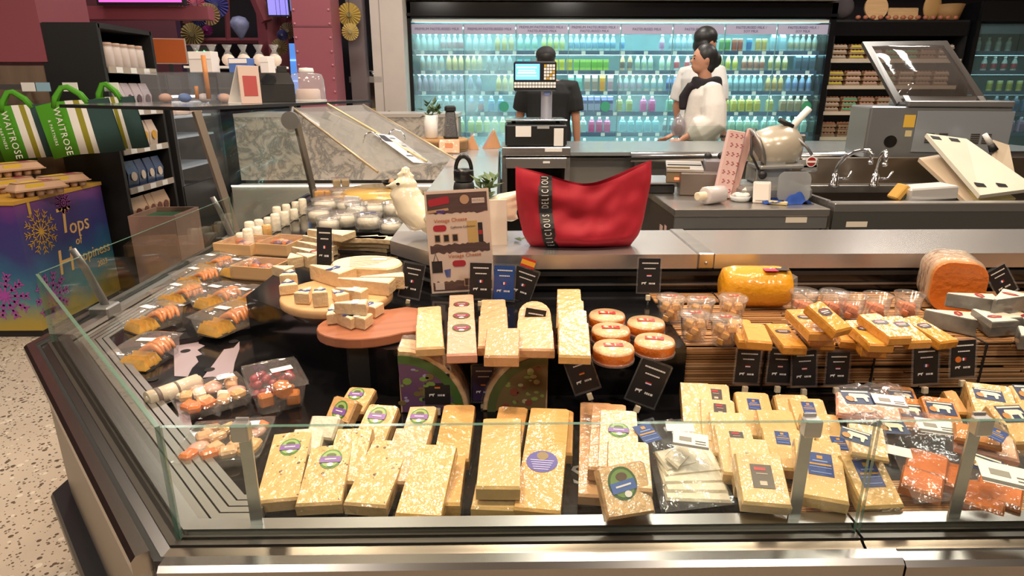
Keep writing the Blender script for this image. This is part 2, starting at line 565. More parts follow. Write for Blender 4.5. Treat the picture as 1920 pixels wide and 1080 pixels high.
# bamboo strip at the front right of the deck
mb = MB()
for i in range(18):
    x = .37
    while x < 3.1:
        L_ = rs.uniform(.15, .5)
        mb.box((x + L_ / 2, .74 + i * .0052, DK + .0024), (L_ - .003, .004, .004), rs.choice((0, 1, 2)))
        x += L_
cp(mb, 'bamboo_mat', [MATS['bamboo'], MATS['bamboo2'], MATS['bamboo3']], 'bamboo stick mat along the front glass')['kind'] = 'stuff'
# rear wall and service ledge
rear = [(3.2, 1.5), (-.145, 1.5), (-.3, 1.655), (-.3, 3.55)]
cp(sweep(MB(), rear, bar(-.02, .0, .66, .88)), 'rear_panel', BLACK)
cp(sweep(MB(), rear[:3], bar(.0, .006, .835, .84)), 'rear_trim', STEELD)
cp(sweep(MB(), rear[:3], bar(.0, .012, .862, .872)), 'rear_lip', BLACKM)
LEDGE = mat('ledge_steel', (.54, .515, .505), .27, .8, var=.1, vscale=2)
cp(MB().prism([(.478, 1.488), (.478, 1.765), (-.02, 1.765), (-.3, 1.765), (-.3, 1.648), (-.147, 1.488)], .88, .916), 'service_ledge', LEDGE)
cp(MB().box((1.865, 1.6265, .898), (2.69, .277, .036)), 'service_ledge', LEDGE)
cp(MB().box((.498, 1.625, .9), (.04, .284, .04), ch=.003).ell((.498, 1.482, .895), (.004, .002, .004)), 'joint_cap', STEEL)
cp(MB().box((-.16, 3.2, .9), (.28, 2.87, .03)), 'wing_ledge', mat('ledge_pale', srgb('A7AFB2'), .22, .3))
cp(MB().box((1.5, 1.75, .44), (2.9, .02, .87)), 'service_side_panel', STEELD)
cp(MB().box((-.02, 3.2, .44), (.02, 2.87, .87)), 'wing_side_panel', BLACKM)
# guard glass
def pane(a, b, z0, z1, name='guard_glass', th=.006, m=None, lean=(0, 0)):
    a, b = V((*a, z0)), V((*b, z0))
    d = (b - a).normalized(); n = V((-d.y, d.x, 0)) * th / 2
    l = V((lean[0], lean[1], 0)); u = V((0, 0, z1 - z0)) + l
    vs = [a - n, b - n, b + n, a + n, a - n + u, b - n + u, b + n + u, a + n + u]
    mb = MB().add(vs, [(0, 1, 5, 4), (2, 3, 7, 6)], 0).add(vs, [(4, 5, 6, 7), (0, 4, 7, 3), (1, 2, 6, 5), (0, 3, 2, 1)], 1)
    return cp(mb, name, [m or GLASS, GLASSE])
pane((PA[0] + .004, .69), (XJ - .004, .69), .744, .908)
pane((XJ + .002, .69), (1.75, .69), .744, .908)
pane((1.756, .69), (3.2, .69), .744, .908)
pane(PA, (PB[0], PB[1] - .004), .744, .908)
pane((PB[0], PB[1] + .004), (PD[0], 2.42), .744, .908)
# glass clamps
for px in (470, 1500, 1806):
    x = oy(px, 880, .71).x
    c = thing
    cl = cp(MB().box((x, .707, .815), (.016, .003, .19)).box((x, .699, .895), (.022, .016, .024), ch=.002), 'glass_clamp', STEEL)
    MB().ell((x, .694, .893), (.004, .002, .004)).build('screw', CHROME, cl)
for y in (1.56, 2.36):
    cp(MB().tube([(-1.025, y, .74), (-1.03, y, .78), (-1.06, y, .87), (-1.075, y - .01, .92)], [.012, .012, .011, .01], 8, flat=.4).box((-1.03, y, .755), (.05, .06, .03), ch=.004), 'glass_clamp', STEELD)
# tall end: posts, pane, top shelf, raised glass flap
for y, xb, xt in ((2.57, -1.1, -1.19), (3.38, -1.0, -1.07)):
    cp(MB().tube([(xb, y, .74), (xt, y, 1.22)], .019, 4, sm=False), 'post', mat('post_steel', srgb('8C8278'), .4, .6))
cp(MB().slabq([(-1.1, 2.6, .75), (-1.0, 3.36, .75), (-1.07, 3.36, 1.21), (-1.19, 2.6, 1.21)], .006), 'glass_pane', GLASS)
cp(MB().prism([(-1.2, 2.54), (-1.03, 3.28), (-.83, 4.25), (-1.75, 4.6), (-2.0, 3.0)], 1.222, 1.236, mside=1), 'top_shelf', [mat('shelf_glass', srgb('8B8C8C'), .1, .3), BLACKM])
U1, U2, L2, L1 = V((-1.02, 3.22, 1.215)), V((-.82, 3.9, 1.215)), V((-.24, 3.32, .955)), V((-.56, 2.88, .945))
cp(MB().slabq([U1, U2, L2, L1], .006), 'glass_flap', sheet('flap_glass', (.92, .93, .92), 1.6, .03, haze=.28, hazecol=(.75, .75, .74)), 'raised tilted glass flap')  # pale haze stands in for the reflection on the flap
for a, b in ((U1, L1), (U2, L2)):
    cp(MB().tube([a, b], .006, 6), 'flap_edge', mat('flap_edge', srgb('B5A58A'), .3, .4))
ma, mb_ = U1.lerp(U2, .45), L1.lerp(L2, .6)
cp(MB().tube([ma + V((0, 0, .012)), mb_ + V((0, 0, .012))], .006, 6), 'flap_stay', mat('stay', srgb('D8C89A'), .3, .3))
pv = oy(545, 226, 3.1)
cp(MB().prism(circle(.042, 24), -.012, .012, M=T(pv) @ RX(90)), 'pivot_disc', STEELD)
cp(MB().tube([pv, U1], .008, 6), 'pivot_arm', STEELD)
for k in (.35, .68):
    c = U1.lerp(L1, .62).lerp(U2.lerp(L2, .62), k)
    cp(MB().tube([c + V((math.cos(R(a)) * .045, 0, max(0, math.sin(R(a))) * .05)) for a in range(0, 181, 20)], .004, 6), 'flap_handle', CHROME)
# ================================================================ CHEESE AND PACKS
def specks(m, col='6A4420', scale=105, dens=.6, size=.3):
    N, L = m.node_tree.nodes, m.node_tree.links
    b = N['Principled BSDF']
    tc = N.new('ShaderNodeTexCoord')
    v = N.new('ShaderNodeTexVoronoi'); v.inputs['Scale'].default_value = scale
    L.new(tc.outputs['Object'], v.inputs['Vector'])
    n = N.new('ShaderNodeTexWhiteNoise'); L.new(v.outputs['Position'], n.inputs['Vector'])
    a = N.new('ShaderNodeMath'); a.operation = 'MULTIPLY_ADD'; a.inputs[1].default_value = size * 2; a.inputs[2].default_value = -size * 2 * (1 - dens)
    L.new(n.outputs['Value'], a.inputs[0])
    lt = N.new('ShaderNodeMath'); lt.operation = 'LESS_THAN'
    L.new(v.outputs['Distance'], lt.inputs[0]); L.new(a.outputs[0], lt.inputs[1])
    mx = N.new('ShaderNodeMixRGB'); mx.inputs[2].default_value = (*srgb(col), 1)
    L.new(lt.outputs[0], mx.inputs[0])
    src = b.inputs['Base Color'].links[0].from_socket
    L.new(src, mx.inputs[1]); L.new(mx.outputs[0], b.inputs['Base Color'])
specks(CH['herb'])
STK = {}
def sticker(kind, s):
    k = (kind, round(s, 4))
    if k in STK: return STK[k]
    mb = MB(); z = .0007
    def disc(r, m, sx=1, sy=1, lvl=1, cx=0, cy=0, n=20, a0=0, a1=360):
        mb.prism([(x + cx, y + cy) for x, y in circle(r, n, sx, sy, a0, a1)], 0 if lvl == 1 else z * (lvl - 1) * .6, z * lvl * .6, m)
    def rect(w, h, m, lvl=1, cx=0, cy=0, ang=0):
        mb.box((0, 0, z * lvl * .3), (w, h, z * lvl * .6), m, T(cx, cy, 0) @ RZ(ang))
    if kind == 'ovalgp':
        mats = [pm('3F7A35', .4), pm('8FA860', .4), pm('7E56A0', .4), WHITEP, pm('4A5A30', .4)]
        disc(s, 0, .8, 1); disc(s * .84, 1, .8, 1, 2); disc(s * .35, 4, 1, .6, 3, 0, s * .35)
        rect(s * 1.5, s * .6, 2, 4, 0, -s * .1); rect(s * .8, s * .1, 3, 5, 0, -s * .08); disc(s * .2, 3, 1.2, 1, 4, s * .05, -s * .62, 10)
    elif kind == 'roundpurple':
        mats = [pm('54499A', .4), pm('8A7048', .4), pm('B8B0D8', .4)]
        disc(s, 0); disc(s * .38, 1, 1, 1, 2, 0, s * .5)
        for i in range(5): rect(s * (1.5 - .14 * i), s * .07, 2, 2, 0, s * (.08 - .2 * i))
    elif kind == 'ovalblue':
        mats = [pm('3C5A28', .4), pm('6F8A45', .4), pm('4560A8', .4), WHITEP, pm('5A4028', .4)]
        disc(s, 0, .92, 1); disc(s * .84, 1, .92, 1, 2); disc(s * .36, 4, 1, .7, 3, 0, s * .38)
        rect(s * 1.6, s * .62, 2, 4, 0, -s * .18, 8); rect(s, s * .1, 3, 5, 0, -s * .15, 8); disc(s * .2, 3, 1.2, 1, 4, s * .2, -s * .66, 10)
    elif kind == 'ovalmaroon':
        mats = [pm('4A5A30', .4), pm('6B5A48', .4), pm('9A2050', .4), WHITEP]
        disc(s, 0, 1, .95); disc(s * .86, 1, 1, .95, 2); rect(s * 1.6, s * .55, 2, 3, 0, -s * .1); rect(s * .9, s * .1, 3, 4, 0, -s * .08); disc(s * .25, 3, 1.2, .8, 3, 0, -s * .6, 10)
    elif kind == 'dark':
        mats = [pm('4A4240', .4), pm('B02838', .4), pm('B8A898', .4)]
        rect(s * 1.5, s * 2, 0); rect(s * .8, s * .28, 1, 2, -s * .1, s * .6); rect(s * .5, s * .35, 2, 2, 0, -s * .6); rect(s * .8, s * .06, 2, 2, 0, s * .2)
    elif kind == 'navy':
        mats = [pm('27407F', .4), pm('B8863A', .4), pm('7F93C4', .4)]
        rect(s * 1.5, s * 2, 0); rect(s * 1.3, s * .14, 1, 2, 0, -s * .05); rect(s * .35, s * .3, 1, 2, 0, s * .6)
        rect(s * .9, s * .1, 2, 2, 0, s * .25); rect(s * 1.3, s * .06, 2, 2, 0, -s * .3); rect(s * 1.2, s * .06, 2, 2, 0, -s * .75)
    elif kind == 'cow':
        mats = [pm('1F2F55', .4), pm('D8D0BC', .4), pm('A8783C', .4)]
        rect(s * 2, s * 1.5, 0); rect(s * 1.8, s * .14, 1, 2, 0, s * .58)
        mb.prism([(s * x, s * y) for x, y in ((-.55, .25), (-.45, .35), (.55, .32), (.75, .2), (.8, -.05), (.62, -.02), (.55, -.5), (.38, -.5), (.33, -.12), (-.18, -.12), (-.22, -.5), (-.4, -.5), (-.42, -.05), (-.55, .05))], z, z * 1.8, 1)
        disc(s * .3, 2, 1, 1, 3, -s * .6, -s * .2, 12)
    elif kind == 'red':
        mats = [pm('B02C22', .4), pm('E8B8A0', .4)]
        rect(s * 2.1, s * .95, 0, 1); rect(s * .12, s * .7, 1, 2, s * .2, 0); rect(s * .5, s * .12, 1, 2, s * .42, s * .15); rect(s * .5, s * .12, 1, 2, -s * .4, -s * .15)
        disc(s * .3, 1, 1, 1, 2, -s * .55, s * .12, 10)
    elif kind == 'amber':
        mats = [pm('3A2A38', .4), pm('D8CFC4', .4), pm('A03A40', .4)]
        mb.prism([(s * x, s * y) for x, y in ((-.95, .3), (-.5, .62), (.55, .62), (1, .3), (.9, -.4), (.4, -.62), (-.45, -.62), (-.95, -.35))], 0, z * .6, 0)
        rect(s * 1.2, s * .18, 1, 2, 0, s * .1); rect(s * 1.2, s * .14, 2, 2, 0, s * .34); rect(s * 1.0, s * .1, 1, 2, 0, -s * .2)
    elif kind == 'maroon':
        mats = [pm('8E2A30', .4), pm('D08A5A', .4)]
        mb.prism([(s * x, s * y) for x, y in ((-1.1, 0), (-.5, .5), (.6, .5), (1.1, 0), (.6, -.5), (-.5, -.5))], 0, z * .6, 0)
        rect(s * .9, s * .2, 1, 2, 0, 0, 12)
    elif kind == 'blueb':
        mats = [pm('2C3A78', .4), WHITEP]
        mb.prism([(s * x, s * y) for x, y in ((-1, .5), (-.2, .3), (.9, .6), (1, -.1), (.4, -.5), (-.4, -.2), (-1, -.4))], 0, z * .6, 0)
        rect(s * .6, s * .15, 1, 2, 0, .0, 10)
    elif kind == 'white':
        mats = [WHITEP, pm('55504C', .5), pm('8A857F', .5)]
        rect(s * 2, s * 1.3, 0); rect(s * 2, s * .2, 1, 2, 0, -s * .5)
        rect(s * .7, s * .35, 2, 2, -s * .3, s * .05)
        for i in range(2): rect(s * .6, s * .07, 1, 2, s * .55, -s * (.02 + .2 * i))
    elif kind == 'slip':
        mats = [WHITEP]
        rect(s * 2, s * 1.0, 0)
    STK[k] = (mb.mesh('sticker', mats))
    return STK[k]
def stick(parent, kind, s, M): return put('sticker', sticker(kind, s), parent, M)
SLB = {}
HX = dict(pale='D2AE78', butter='CDA668', gold='C99A55', herb='C39C6A', tan='C49468', smoke='C69A70', pink='D29A84', amber='C98A30', orange='B9651E', red='A0601F', white='D2C6AC', brie='D8BE92', yellow='C98A18', brierind='CDAE80', rind='9A6A34')
CHS = {k: cheese('side_' + k, HX[k], bump=.7) if k in HX else CH[k] for k in CH}
def slabmesh(w, L_, th, kind, shape='slab'):
    k = (round(w, 3), round(L_, 2), round(th, 3), kind, shape)
    if k in SLB: return SLB[k]
    r = random.Random(hash(k[:3]) & 255)
    if shape == 'round': poly = [(w / 2, 0), (w / 2, L_ * .55)] + [(w / 2 * math.cos(R(a)), L_ * .55 + L_ * .45 * math.sin(R(a))) for a in range(20, 161, 20)] + [(-w / 2, L_ * .55), (-w / 2, 0)]
    else:
        j = w * .035
        poly = [(w / 2 - r.uniform(0, j), 0), (w / 2 - r.uniform(0, j), L_ - .004), (w / 2 - .006, L_), (-w / 2 + .006, L_ - r.uniform(0, .004)), (-w / 2 + r.uniform(0, j), L_ - .004), (-w / 2 + r.uniform(0, j), 0)]
    SLB[k] = MB().prism(poly, -th, 0, 0, ch=.0034, mside=1).mesh('cheese_block', [CH[kind], CHS[kind]])
    return SLB[k]
def slab(b, t, w, kind, label, th=.024, zb=None, zt=None, st=None, ss=.02, sp=(0, .7), group=None, shape='slab', base=DK, twist=0, Lmax=None, name='cheese_block', cat='cheese'):
    zb = base + th + .001 if zb is None else base + zb
    zt = base + 2 * th if zt is None else base + zt
    B, Tp = oz(*b, zb), oz(*t, zt)
    L_ = (Tp - B).length
    if Lmax and L_ > Lmax:
        L_ = Lmax
    M = frame(B, Tp) @ RZ(twist)
    o = put(name, slabmesh(w, L_, th, kind, shape), None, M, label, cat, group)
    if st: stick(o, st, ss, T(sp[0] * w, sp[1] * L_, .0002))
    return o
# front deck: columns counted from the corner glass
hg = 'herb cheese slab with green and purple oval label'
slab((655, 772), (681, 726), .056, 'herb', hg + ', farthest back beside the black step', st='ovalgp', ss=.018, sp=(-.1, .7), zb=.026, zt=.04)
slab((629, 790), (648, 745), .054, 'herb', 'glaring wrapped herb cheese slab with purple label behind the corner pieces', st='ovalgp', ss=.018, sp=(0, .45), zb=.03, zt=.062)
slab((690, 830), (720, 758), .058, 'herb', hg + ', leaning behind the third front slab', st='ovalgp', ss=.02, sp=(-.05, .68), zb=.026, zt=.055)
slab((597, 822), (612, 777), .052, 'white', 'shiny tightly wrapped pale cheese slab without label behind the corner pieces', zb=.04, zt=.066)
slab((566, 855), (582, 800), .054, 'white', 'white film-wrapped cheese slab tucked behind the first front slab from the corner', zb=.026, zt=.052)
slab((519, 938), (550, 808), .062, 'herb', hg + ', first front slab from the corner glass', st='ovalgp', ss=.02, sp=(.02, .74))
slab((640, 905), (668, 800), .06, 'herb', 'plain herb-flecked cheese slab leaning behind the second front slab from the corner', zb=.026, zt=.06)
slab((597, 945), (624, 832), .066, 'herb', hg + ', second front slab from the corner glass', st='ovalgp', ss=.021, sp=(.04, .72))
slab((683, 947), (736, 824), .064, 'herb', 'shiny herb-flecked cheese slab without label, third front slab from the corner glass')
slab((770, 850), (795, 760), .05, 'pale', 'pale cheese slab with dark green oval label behind the fourth front slab', st='ovalgp', ss=.02, sp=(-.05, .75), zb=.026, zt=.05)
slab((745, 905), (777, 800), .06, 'tan', 'plain tan cheese slab sandwiched behind the fourth front slab from the corner', zb=.028, zt=.06)
slab((843, 945), (858, 850), .03, 'gold', 'narrow golden cheese slab lying beside the longest front slab', zb=.025, zt=.028)
slab((845, 862), (862, 758), .058, 'gold', 'smooth golden cheese slab with rounded top behind the longest front slab', zb=.026, zt=.05)
slab((783, 968), (818, 832), .066, 'gold', 'longest front cheese slab with bubbly shiny film, fourth from the corner glass', zb=.026, zt=.062)
slab((945, 855), (963, 762), .053, 'gold', 'golden cheese slab with rounded top at the back of the sparkling pair', zb=.026, zt=.045)
slab((925, 953), (940, 850), .064, 'butter', 'plain buttery cheese slab under the sparkling wrapped slab', zb=.024, zt=.03)
slab((934, 914), (942, 783), .066, 'butter', 'sparkling film-wrapped cheese slab lying on another slab next to the purple round label', zb=.052, zt=.06)
slab((1046, 850), (1050, 768), .05, 'gold', 'golden cheese slab behind the one with the round purple label', zb=.026, zt=.045)
slab((1007, 957), (1032, 764), .068, 'gold', 'long golden cheese slab with a round purple label', st='roundpurple', ss=.024, sp=(-.03, .42), zb=.026, zt=.06)
slab((1122, 930), (1118, 754), .06, 'tan', 'tan cheese slab at the bottom of the pile beside the white letter', zb=.022, zt=.03, th=.02)
slab((1140, 880), (1142, 756), .06, 'tan', 'tan cheese slab in the middle of the pile beside the slice bag', zb=.05, zt=.052)
slab((1160, 880), (1160, 768), .062, 'smoke', 'smoky cheese slab with half-hidden green oval label beside the slice bag', st='ovalgp', ss=.021, sp=(0, .62), zb=.064, zt=.07)
slab((1180, 915), (1178, 826), .064, 'smoke', 'cling-wrapped tan cheese slab under the green and blue oval label', zb=.075, zt=.08, th=.02)
slab((1187, 968), (1164, 868), .07, 'smoke', 'tan cheese slab tilted on its pile with a green and blue oval label', st='ovalblue', ss=.022, sp=(-.06, .62), zb=.05, zt=.100, th=.02)
slab((1318, 850), (1303, 716), .058, 'pale', 'pale cheese slab leaning at the back edge of the dark-label column', zb=.026, zt=.06)
for i, (by, ty, bx, tx) in enumerate(((800, 718, 1345, 1337), (830, 745, 1352, 1345), (855, 768, 1378, 1362), (890, 795, 1395, 1372), (915, 822, 1420, 1402))):
    slab((bx, by), (tx, ty), .06, 'pale', 'pale cheese slab with dark label strip, %s from the bamboo step in its column' % ('first', 'second', 'third', 'fourth', 'fifth')[i], st='dark' if i != 2 else None, ss=.014, sp=(.05, .72 if i < 4 else .55), zb=.026 + i * .006, zt=.06)
slab((1440, 947), (1420, 847), .066, 'pale', 'pale cheese slab showing a whole dark grey label at the front of its column', st='dark', ss=.019, sp=(.0, .52), zb=.056, zt=.088)
cl = [((1428, 820), (1408, 734)), ((1500, 800), (1482, 738)), ((1532, 815), (1510, 745)), ((1470, 840), (1450, 766)), ((1556, 845), (1535, 774)), ((1480, 880), (1462, 798)), ((1592, 880), (1566, 812))]
for i, (b, t) in enumerate(cl):
    slab(b, t, .062, 'butter', 'buttery cheese slab of the navy-label pile, %s' % ('half under the dark-label column', 'back one against the bamboo step', 'back one with navy label showing', 'middle one next to the dark-label column', 'middle one next to the cow-label bag', 'front one under the clamp', 'front one partly under the cow-label bag')[i],
         st='navy' if i in (0, 2, 5, 6) else None, ss=.014, sp=(0, .7), zb=.026 + (i // 3) * .012, zt=.056 + (i // 3) * .006)
slab((1546, 936), (1532, 824), .066, 'butter', 'buttery cheese slab with a large navy label beside the steel clamp', st='navy', ss=.022, sp=(.0, .56), zb=.054, zt=.082)
slab((1659, 951), (1611, 850), .062, 'butter', 'buttery cheese slab with a large navy label at the pane joint', st='navy', ss=.021, sp=(.0, .62), zb=.04, zt=.08)
for i, (px, py) in enumerate(((1690, 745), (1706, 772), (1764, 768))):
    slab((px + 14, py + 32), (px - 8, py - 22), .056, 'red', 'orange cheese block with navy cow label, %s' % ('farthest back against the bamboo', 'between two clear bags', 'next to the rind wedge')[i], st='cow', ss=.021, sp=(0, .62), zb=.026 + .012 * i, zt=.05 + .01 * i)
for i, (b, t) in enumerate((((1880, 800), (1850, 718)), ((1945, 830), (1885, 754)), ((1955, 770), (1925, 722)))):
    slab(b, t, .07, 'butter', 'thick pale cheese wedge with navy cow label, %s' % ('next to the rind wedge', 'in front of its twin wedge', 'behind its twin wedge')[i], st='cow', ss=.022, sp=(-.05, .7), th=.04, zb=.045 + .012 * (i == 1), zt=.07 + .02 * (i == 1))
slab((1805, 775), (1778, 730), .024, 'gold', 'narrow golden cheese wedge with bare rind leaning by the bamboo step', zb=.03, zt=.05)
# clear bags on the front deck
def bag(name, quad, zq, label, fill, stks, cat='cheese bag', group=None):
    P = [oz(x, y, z) for (x, y), z in zip(quad, zq)]
    o = thing(name, label, cat, T(sum(P, V()) / 4))
    inv = T(-(sum(P, V()) / 4))
    n = 14
    mb = MB(); vs = []
    rn = random.Random(len(label))
    for side in (1, -1):
        for i in range(n):
            for j in range(n):
                u, v = i / (n - 1), j / (n - 1)
                p = P[0].lerp(P[1], u).lerp(P[3].lerp(P[2], u), v)
                e = (math.sin(math.pi * u) * math.sin(math.pi * v)) ** .5
                h = (.020 * e + rn.uniform(-.004, .004) * (1 if e > .05 else 0)) if side == 1 else -.010 * e
                vs.append(p + V((0, 0, h)))
    fs = []
    for s_ in (0, 1):
        for i in range(n - 1):
            for j in range(n - 1):
                a = s_ * n * n + i * n + j
                fs.append((a, a + 1, a + n + 1, a + n))
    mb.add(vs, fs, 0, inv, True)
    mb.build('bag_film', BAGP, o)
    for nm, k, b, t, w, th, zb, zt in fill:
        B, Tp = oz(*b, zb), oz(*t, zt)
        put(nm, slabmesh(w, (Tp - B).length, th, k), o, inv @ frame(B, Tp))
    for kind, px, z, s_, ang in stks:
        stick(o, kind, s_, inv @ T(oz(*px, z)) @ RX(12) @ RZ(ang))
    return o
bag('clear_slice_bag', [(1204, 790), (1285, 785), (1385, 945), (1240, 962)], [DK + .05, DK + .05, DK + .02, DK + .02], 'clear bag of thick pale cheese slices with white sticker and blue label', 
    [('cheese_slice', 'white', (1311 - i * 3, 938 - i * 17), (1285 - i * 3, 850 - i * 4), .096, .006, DK + .020 + i * .0045, DK + .030 + i * .005) for i in range(6)],
    [('white', (1295, 826), DK + .075, .026, -14), ('navy', (1213, 812), DK + .07, .02, 20), ('slip', (1275, 800), DK + .07, .022, -4)])
mim = lambda cx, cy, k: ('orange_chunk', 'orange', (cx, cy + 20), (cx + 8, cy - 20), .055, .02, DK + .035 + k, DK + .045 + k)
bag('clear_cheese_bag', [(1640, 770), (1770, 775), (1880, 930), (1715, 945)], [DK + .06, DK + .06, DK + .03, DK + .03], 'clear bag of orange cheese chunks below two stickers at the pane joint',
    [mim(1735, 865, .01), mim(1770, 885, .002), mim(1725, 900, .0)], [('cow', (1672, 800), DK + .085, .022, -6), ('white', (1755, 800), DK + .09, .026, -14), ('slip', (1680, 845), DK + .085, .02, -20)])
bag('clear_cheese_bag', [(1565, 725), (1690, 722), (1712, 790), (1580, 790)], [DK + .09, DK + .09, DK + .07, DK + .07], 'clear bag with navy cow label and white sticker lying against the bamboo step',
    [('cheese_slice', 'pink', (1630, 785), (1625, 740), .1, .012, DK + .075, DK + .088)], [('cow', (1608, 745), DK + .112, .023, -4), ('white', (1668, 752), DK + .112, .024, -12)])
bag('clear_cheese_bag', [(1585, 780), (1655, 775), (1670, 850), (1600, 865)], [DK + .105, DK + .1, DK + .08, DK + .09], 'small clear bag with tilted navy cow label on top of the navy-label slabs',
    [('cheese_slice', 'butter', (1632, 855), (1622, 795), .05, .01, DK + .09, DK + .1)], [('cow', (1604, 818), DK + .122, .019, -30)])
bag('clear_cheese_bag', [(1800, 840), (1920, 845), (1945, 950), (1800, 955)], [DK + .06, DK + .06, DK + .03, DK + .03], 'clear bag of orange cheese with cow label and big white barcode sticker',
    [mim(1838, 930, 0), mim(1870, 920, .005)], [('cow', (1842, 868), DK + .088, .024, -34), ('white', (1892, 893), DK + .09, .034, -22)])
bag('clear_cheese_bag', [(1800, 790), (1890, 800), (1900, 850), (1810, 845)], [DK + .09, DK + .08, DK + .07, DK + .07], 'clear bag of pinkish cheese slices behind the barcode-sticker bag',
    [('cheese_slice', 'pink', (1850, 850), (1845, 808), .08, .014, DK + .075, DK + .085), ('cheese_slice', 'red', (1835, 830), (1830, 795), .06, .012, DK + .09, DK + .1)], [('navy', (1868, 815), DK + .108, .015, -50)])
# step: stacks
def stack(cx, ys, yb, w, kind, desc, st=None, ss=.013, shape='slab', th=.02, dx=0, sidx=None, lean=.0):
    n = len(ys)
    for i, y in enumerate(ys):
        k = n - 1 - i
        slab((cx + dx * i, yb - k * (yb - ys[-1]) * .28), (cx + dx * i - 1, y), w, kind, desc + (', frontmost' if i == n - 1 else ', %s from the back' % ('first', 'second', 'third', 'fourth')[i]),
             base=ST, th=th, zb=th + .002 + i * .011, zt=th + .010 + i * .013 + lean, st=st if (sidx is None or i in sidx) else None, ss=ss, sp=(0, .72), shape=shape)
stack(806, (574, 588, 606), 652, .052, 'pale', 'pale wrapped cheese slab beside the wooden board')
stack(866, (552, 574, 598), 664, .056, 'pink', 'pale pink cheese slab with round maroon and green label', st='ovalmaroon', ss=.018)
stack(926, (561, 574, 590), 650, .058, 'tan', 'tan cheese slab with browned edges beside the maroon-label stack')
slab((940, 668), (944, 614), .062, 'tan', 'bulging film-wrapped tan cheese slab in front of the browned-edge stack', base=ST, th=.024, zb=.05, zt=.066)
stack(1003, (564, 578, 594), 655, .07, 'smoke', 'round-topped pinkish cheese slab behind the tilted price card', shape='round')
stack(1068, (541, 562, 580, 602), 668, .056, 'butter', 'buttery cheese slab stacked next to the red-label rounds', dx=3, lean=.012)
for i, (x, y, s_) in enumerate(((1138, 600, 1), (1211, 614, 1.05), (1145, 628, 1.05), (1227, 649, 1.1), (1150, 662, 1.05))):
    p = oz(x, y, ST + .014)
    r = .0385
    rn = thing('cheese_round', 'small golden cheese round with red label, %s' % ('closest to the rear panel', 'beside the plastic cups', 'in the middle of its group', 'at the right corner of the black step', 'above the tilted price card')[i], 'cheese', T(p.x, p.y, ST + .0005), 'red-label cheese rounds on the black step')
    MB().lathe([(.001, 0), (r * .9, 0), (r, .004), (r, .022), (r * .94, .027), (.001, .028)], 28, mats=[0, 0, 0, 1, 1]).build('round', [CH['orange'], CH['smoke']], rn)
    MB().lathe([(r * 1.02, -.0), (r * 1.03, .006), (r * .9, .001)], 20, sm=True).build('film_skirt', WRAP, rn)
    stick(rn, 'red', .017, T(0, .004, .0285) @ RZ((-4, -5, -3, -12, -2)[i]))
# quarter wheels in printed film
def qwheel(px, py, rad, flip, label, face):
    p = oz(px, py, DK)
    o = thing('cheese_wheel_quarter', label, 'cheese', T(p.x, p.y, DK) @ RZ(0))
    sx = -1 if flip else 1
    arc = [(0, 0)] + [(sx * rad * math.cos(R(a)), rad * math.sin(R(a))) for a in range(0, 91, 9)]
    if flip: arc = arc[::-1]
    Mr = RX(90)
    MB().prism(arc, -.058, 0, M=Mr, ch=.003).build('wheel_body', CH['smoke'], o)
    prt = MB()
    k1, k2 = .93, .80
    def ringp(k0, k3, m, off):
        a0 = [(sx * rad * k0 * math.cos(R(a)), rad * k0 * math.sin(R(a))) for a in range(0, 91, 9)]
        a1 = [(sx * rad * k3 * math.cos(R(a)), rad * k3 * math.sin(R(a))) for a in range(90, -1, -9)]
        pl = a0 + a1
        if flip: pl = pl[::-1]
        prt.prism(pl, .001, off, m, M=Mr)
    ringp(k1, k2, 0, .003)
    inner = [(sx * .004, .004)] + [(sx * rad * k2 * math.cos(R(a)), rad * k2 * math.sin(R(a)) + .002) for a in range(0, 91, 9)]
    if flip: inner = inner[::-1]
    prt.prism(inner, .001, .0025, 1, M=Mr)
    rn = random.Random(int(px))
    for q in range(26):
        a, rr = R(rn.uniform(4, 86)), rad * k2 * math.sqrt(rn.uniform(.05, .92))
        s_ = rn.uniform(.003, .009)
        prt.prism([(sx * rr * math.cos(a) + x, rr * math.sin(a) + y) for x, y in circle(s_, 7, 1, rn.uniform(.4, 1))], .0025, .0032 + .0002 * (q % 3), rn.choice((2, 3, 4)), M=Mr)
    prt.build('printed_label', face, o)
    w = [(sx * rad * 1.02 * math.cos(R(a)), rad * 1.02 * math.sin(R(a))) for a in range(0, 91, 9)]
    mb = MB()
    vs = []
    for x, y in w:
        for d in (.006, -.02, -.045, -.066): vs.append(Mr @ V((x * rn.uniform(.99, 1.02), y * rn.uniform(.99, 1.03), d)))
    mb.add(vs, [(i * 4 + j, i * 4 + j + 1, i * 4 + 5 + j, i * 4 + 4 + j) for i in range(len(w) - 1) for j in range(3)], 0, None, True)
    mb.build('film', WRAP, o)
    return o
qwheel(752, 775, .128, False, 'quarter wheel of herb cheese in purple and green printed film standing upright', [pm('4A6A34', .4), pm('6A4A6A', .4), pm('7A9A48', .4), pm('A89ABB', .4), pm('7A6A40', .4)])
qwheel(1026, 770, .122, True, 'quarter wheel of spiced cheese in brown and green printed film standing upright', [pm('5A6238', .4), pm('7A6440', .4), pm('8E9A50', .4), pm('8A4A38', .4), pm('B8AE80', .4)])
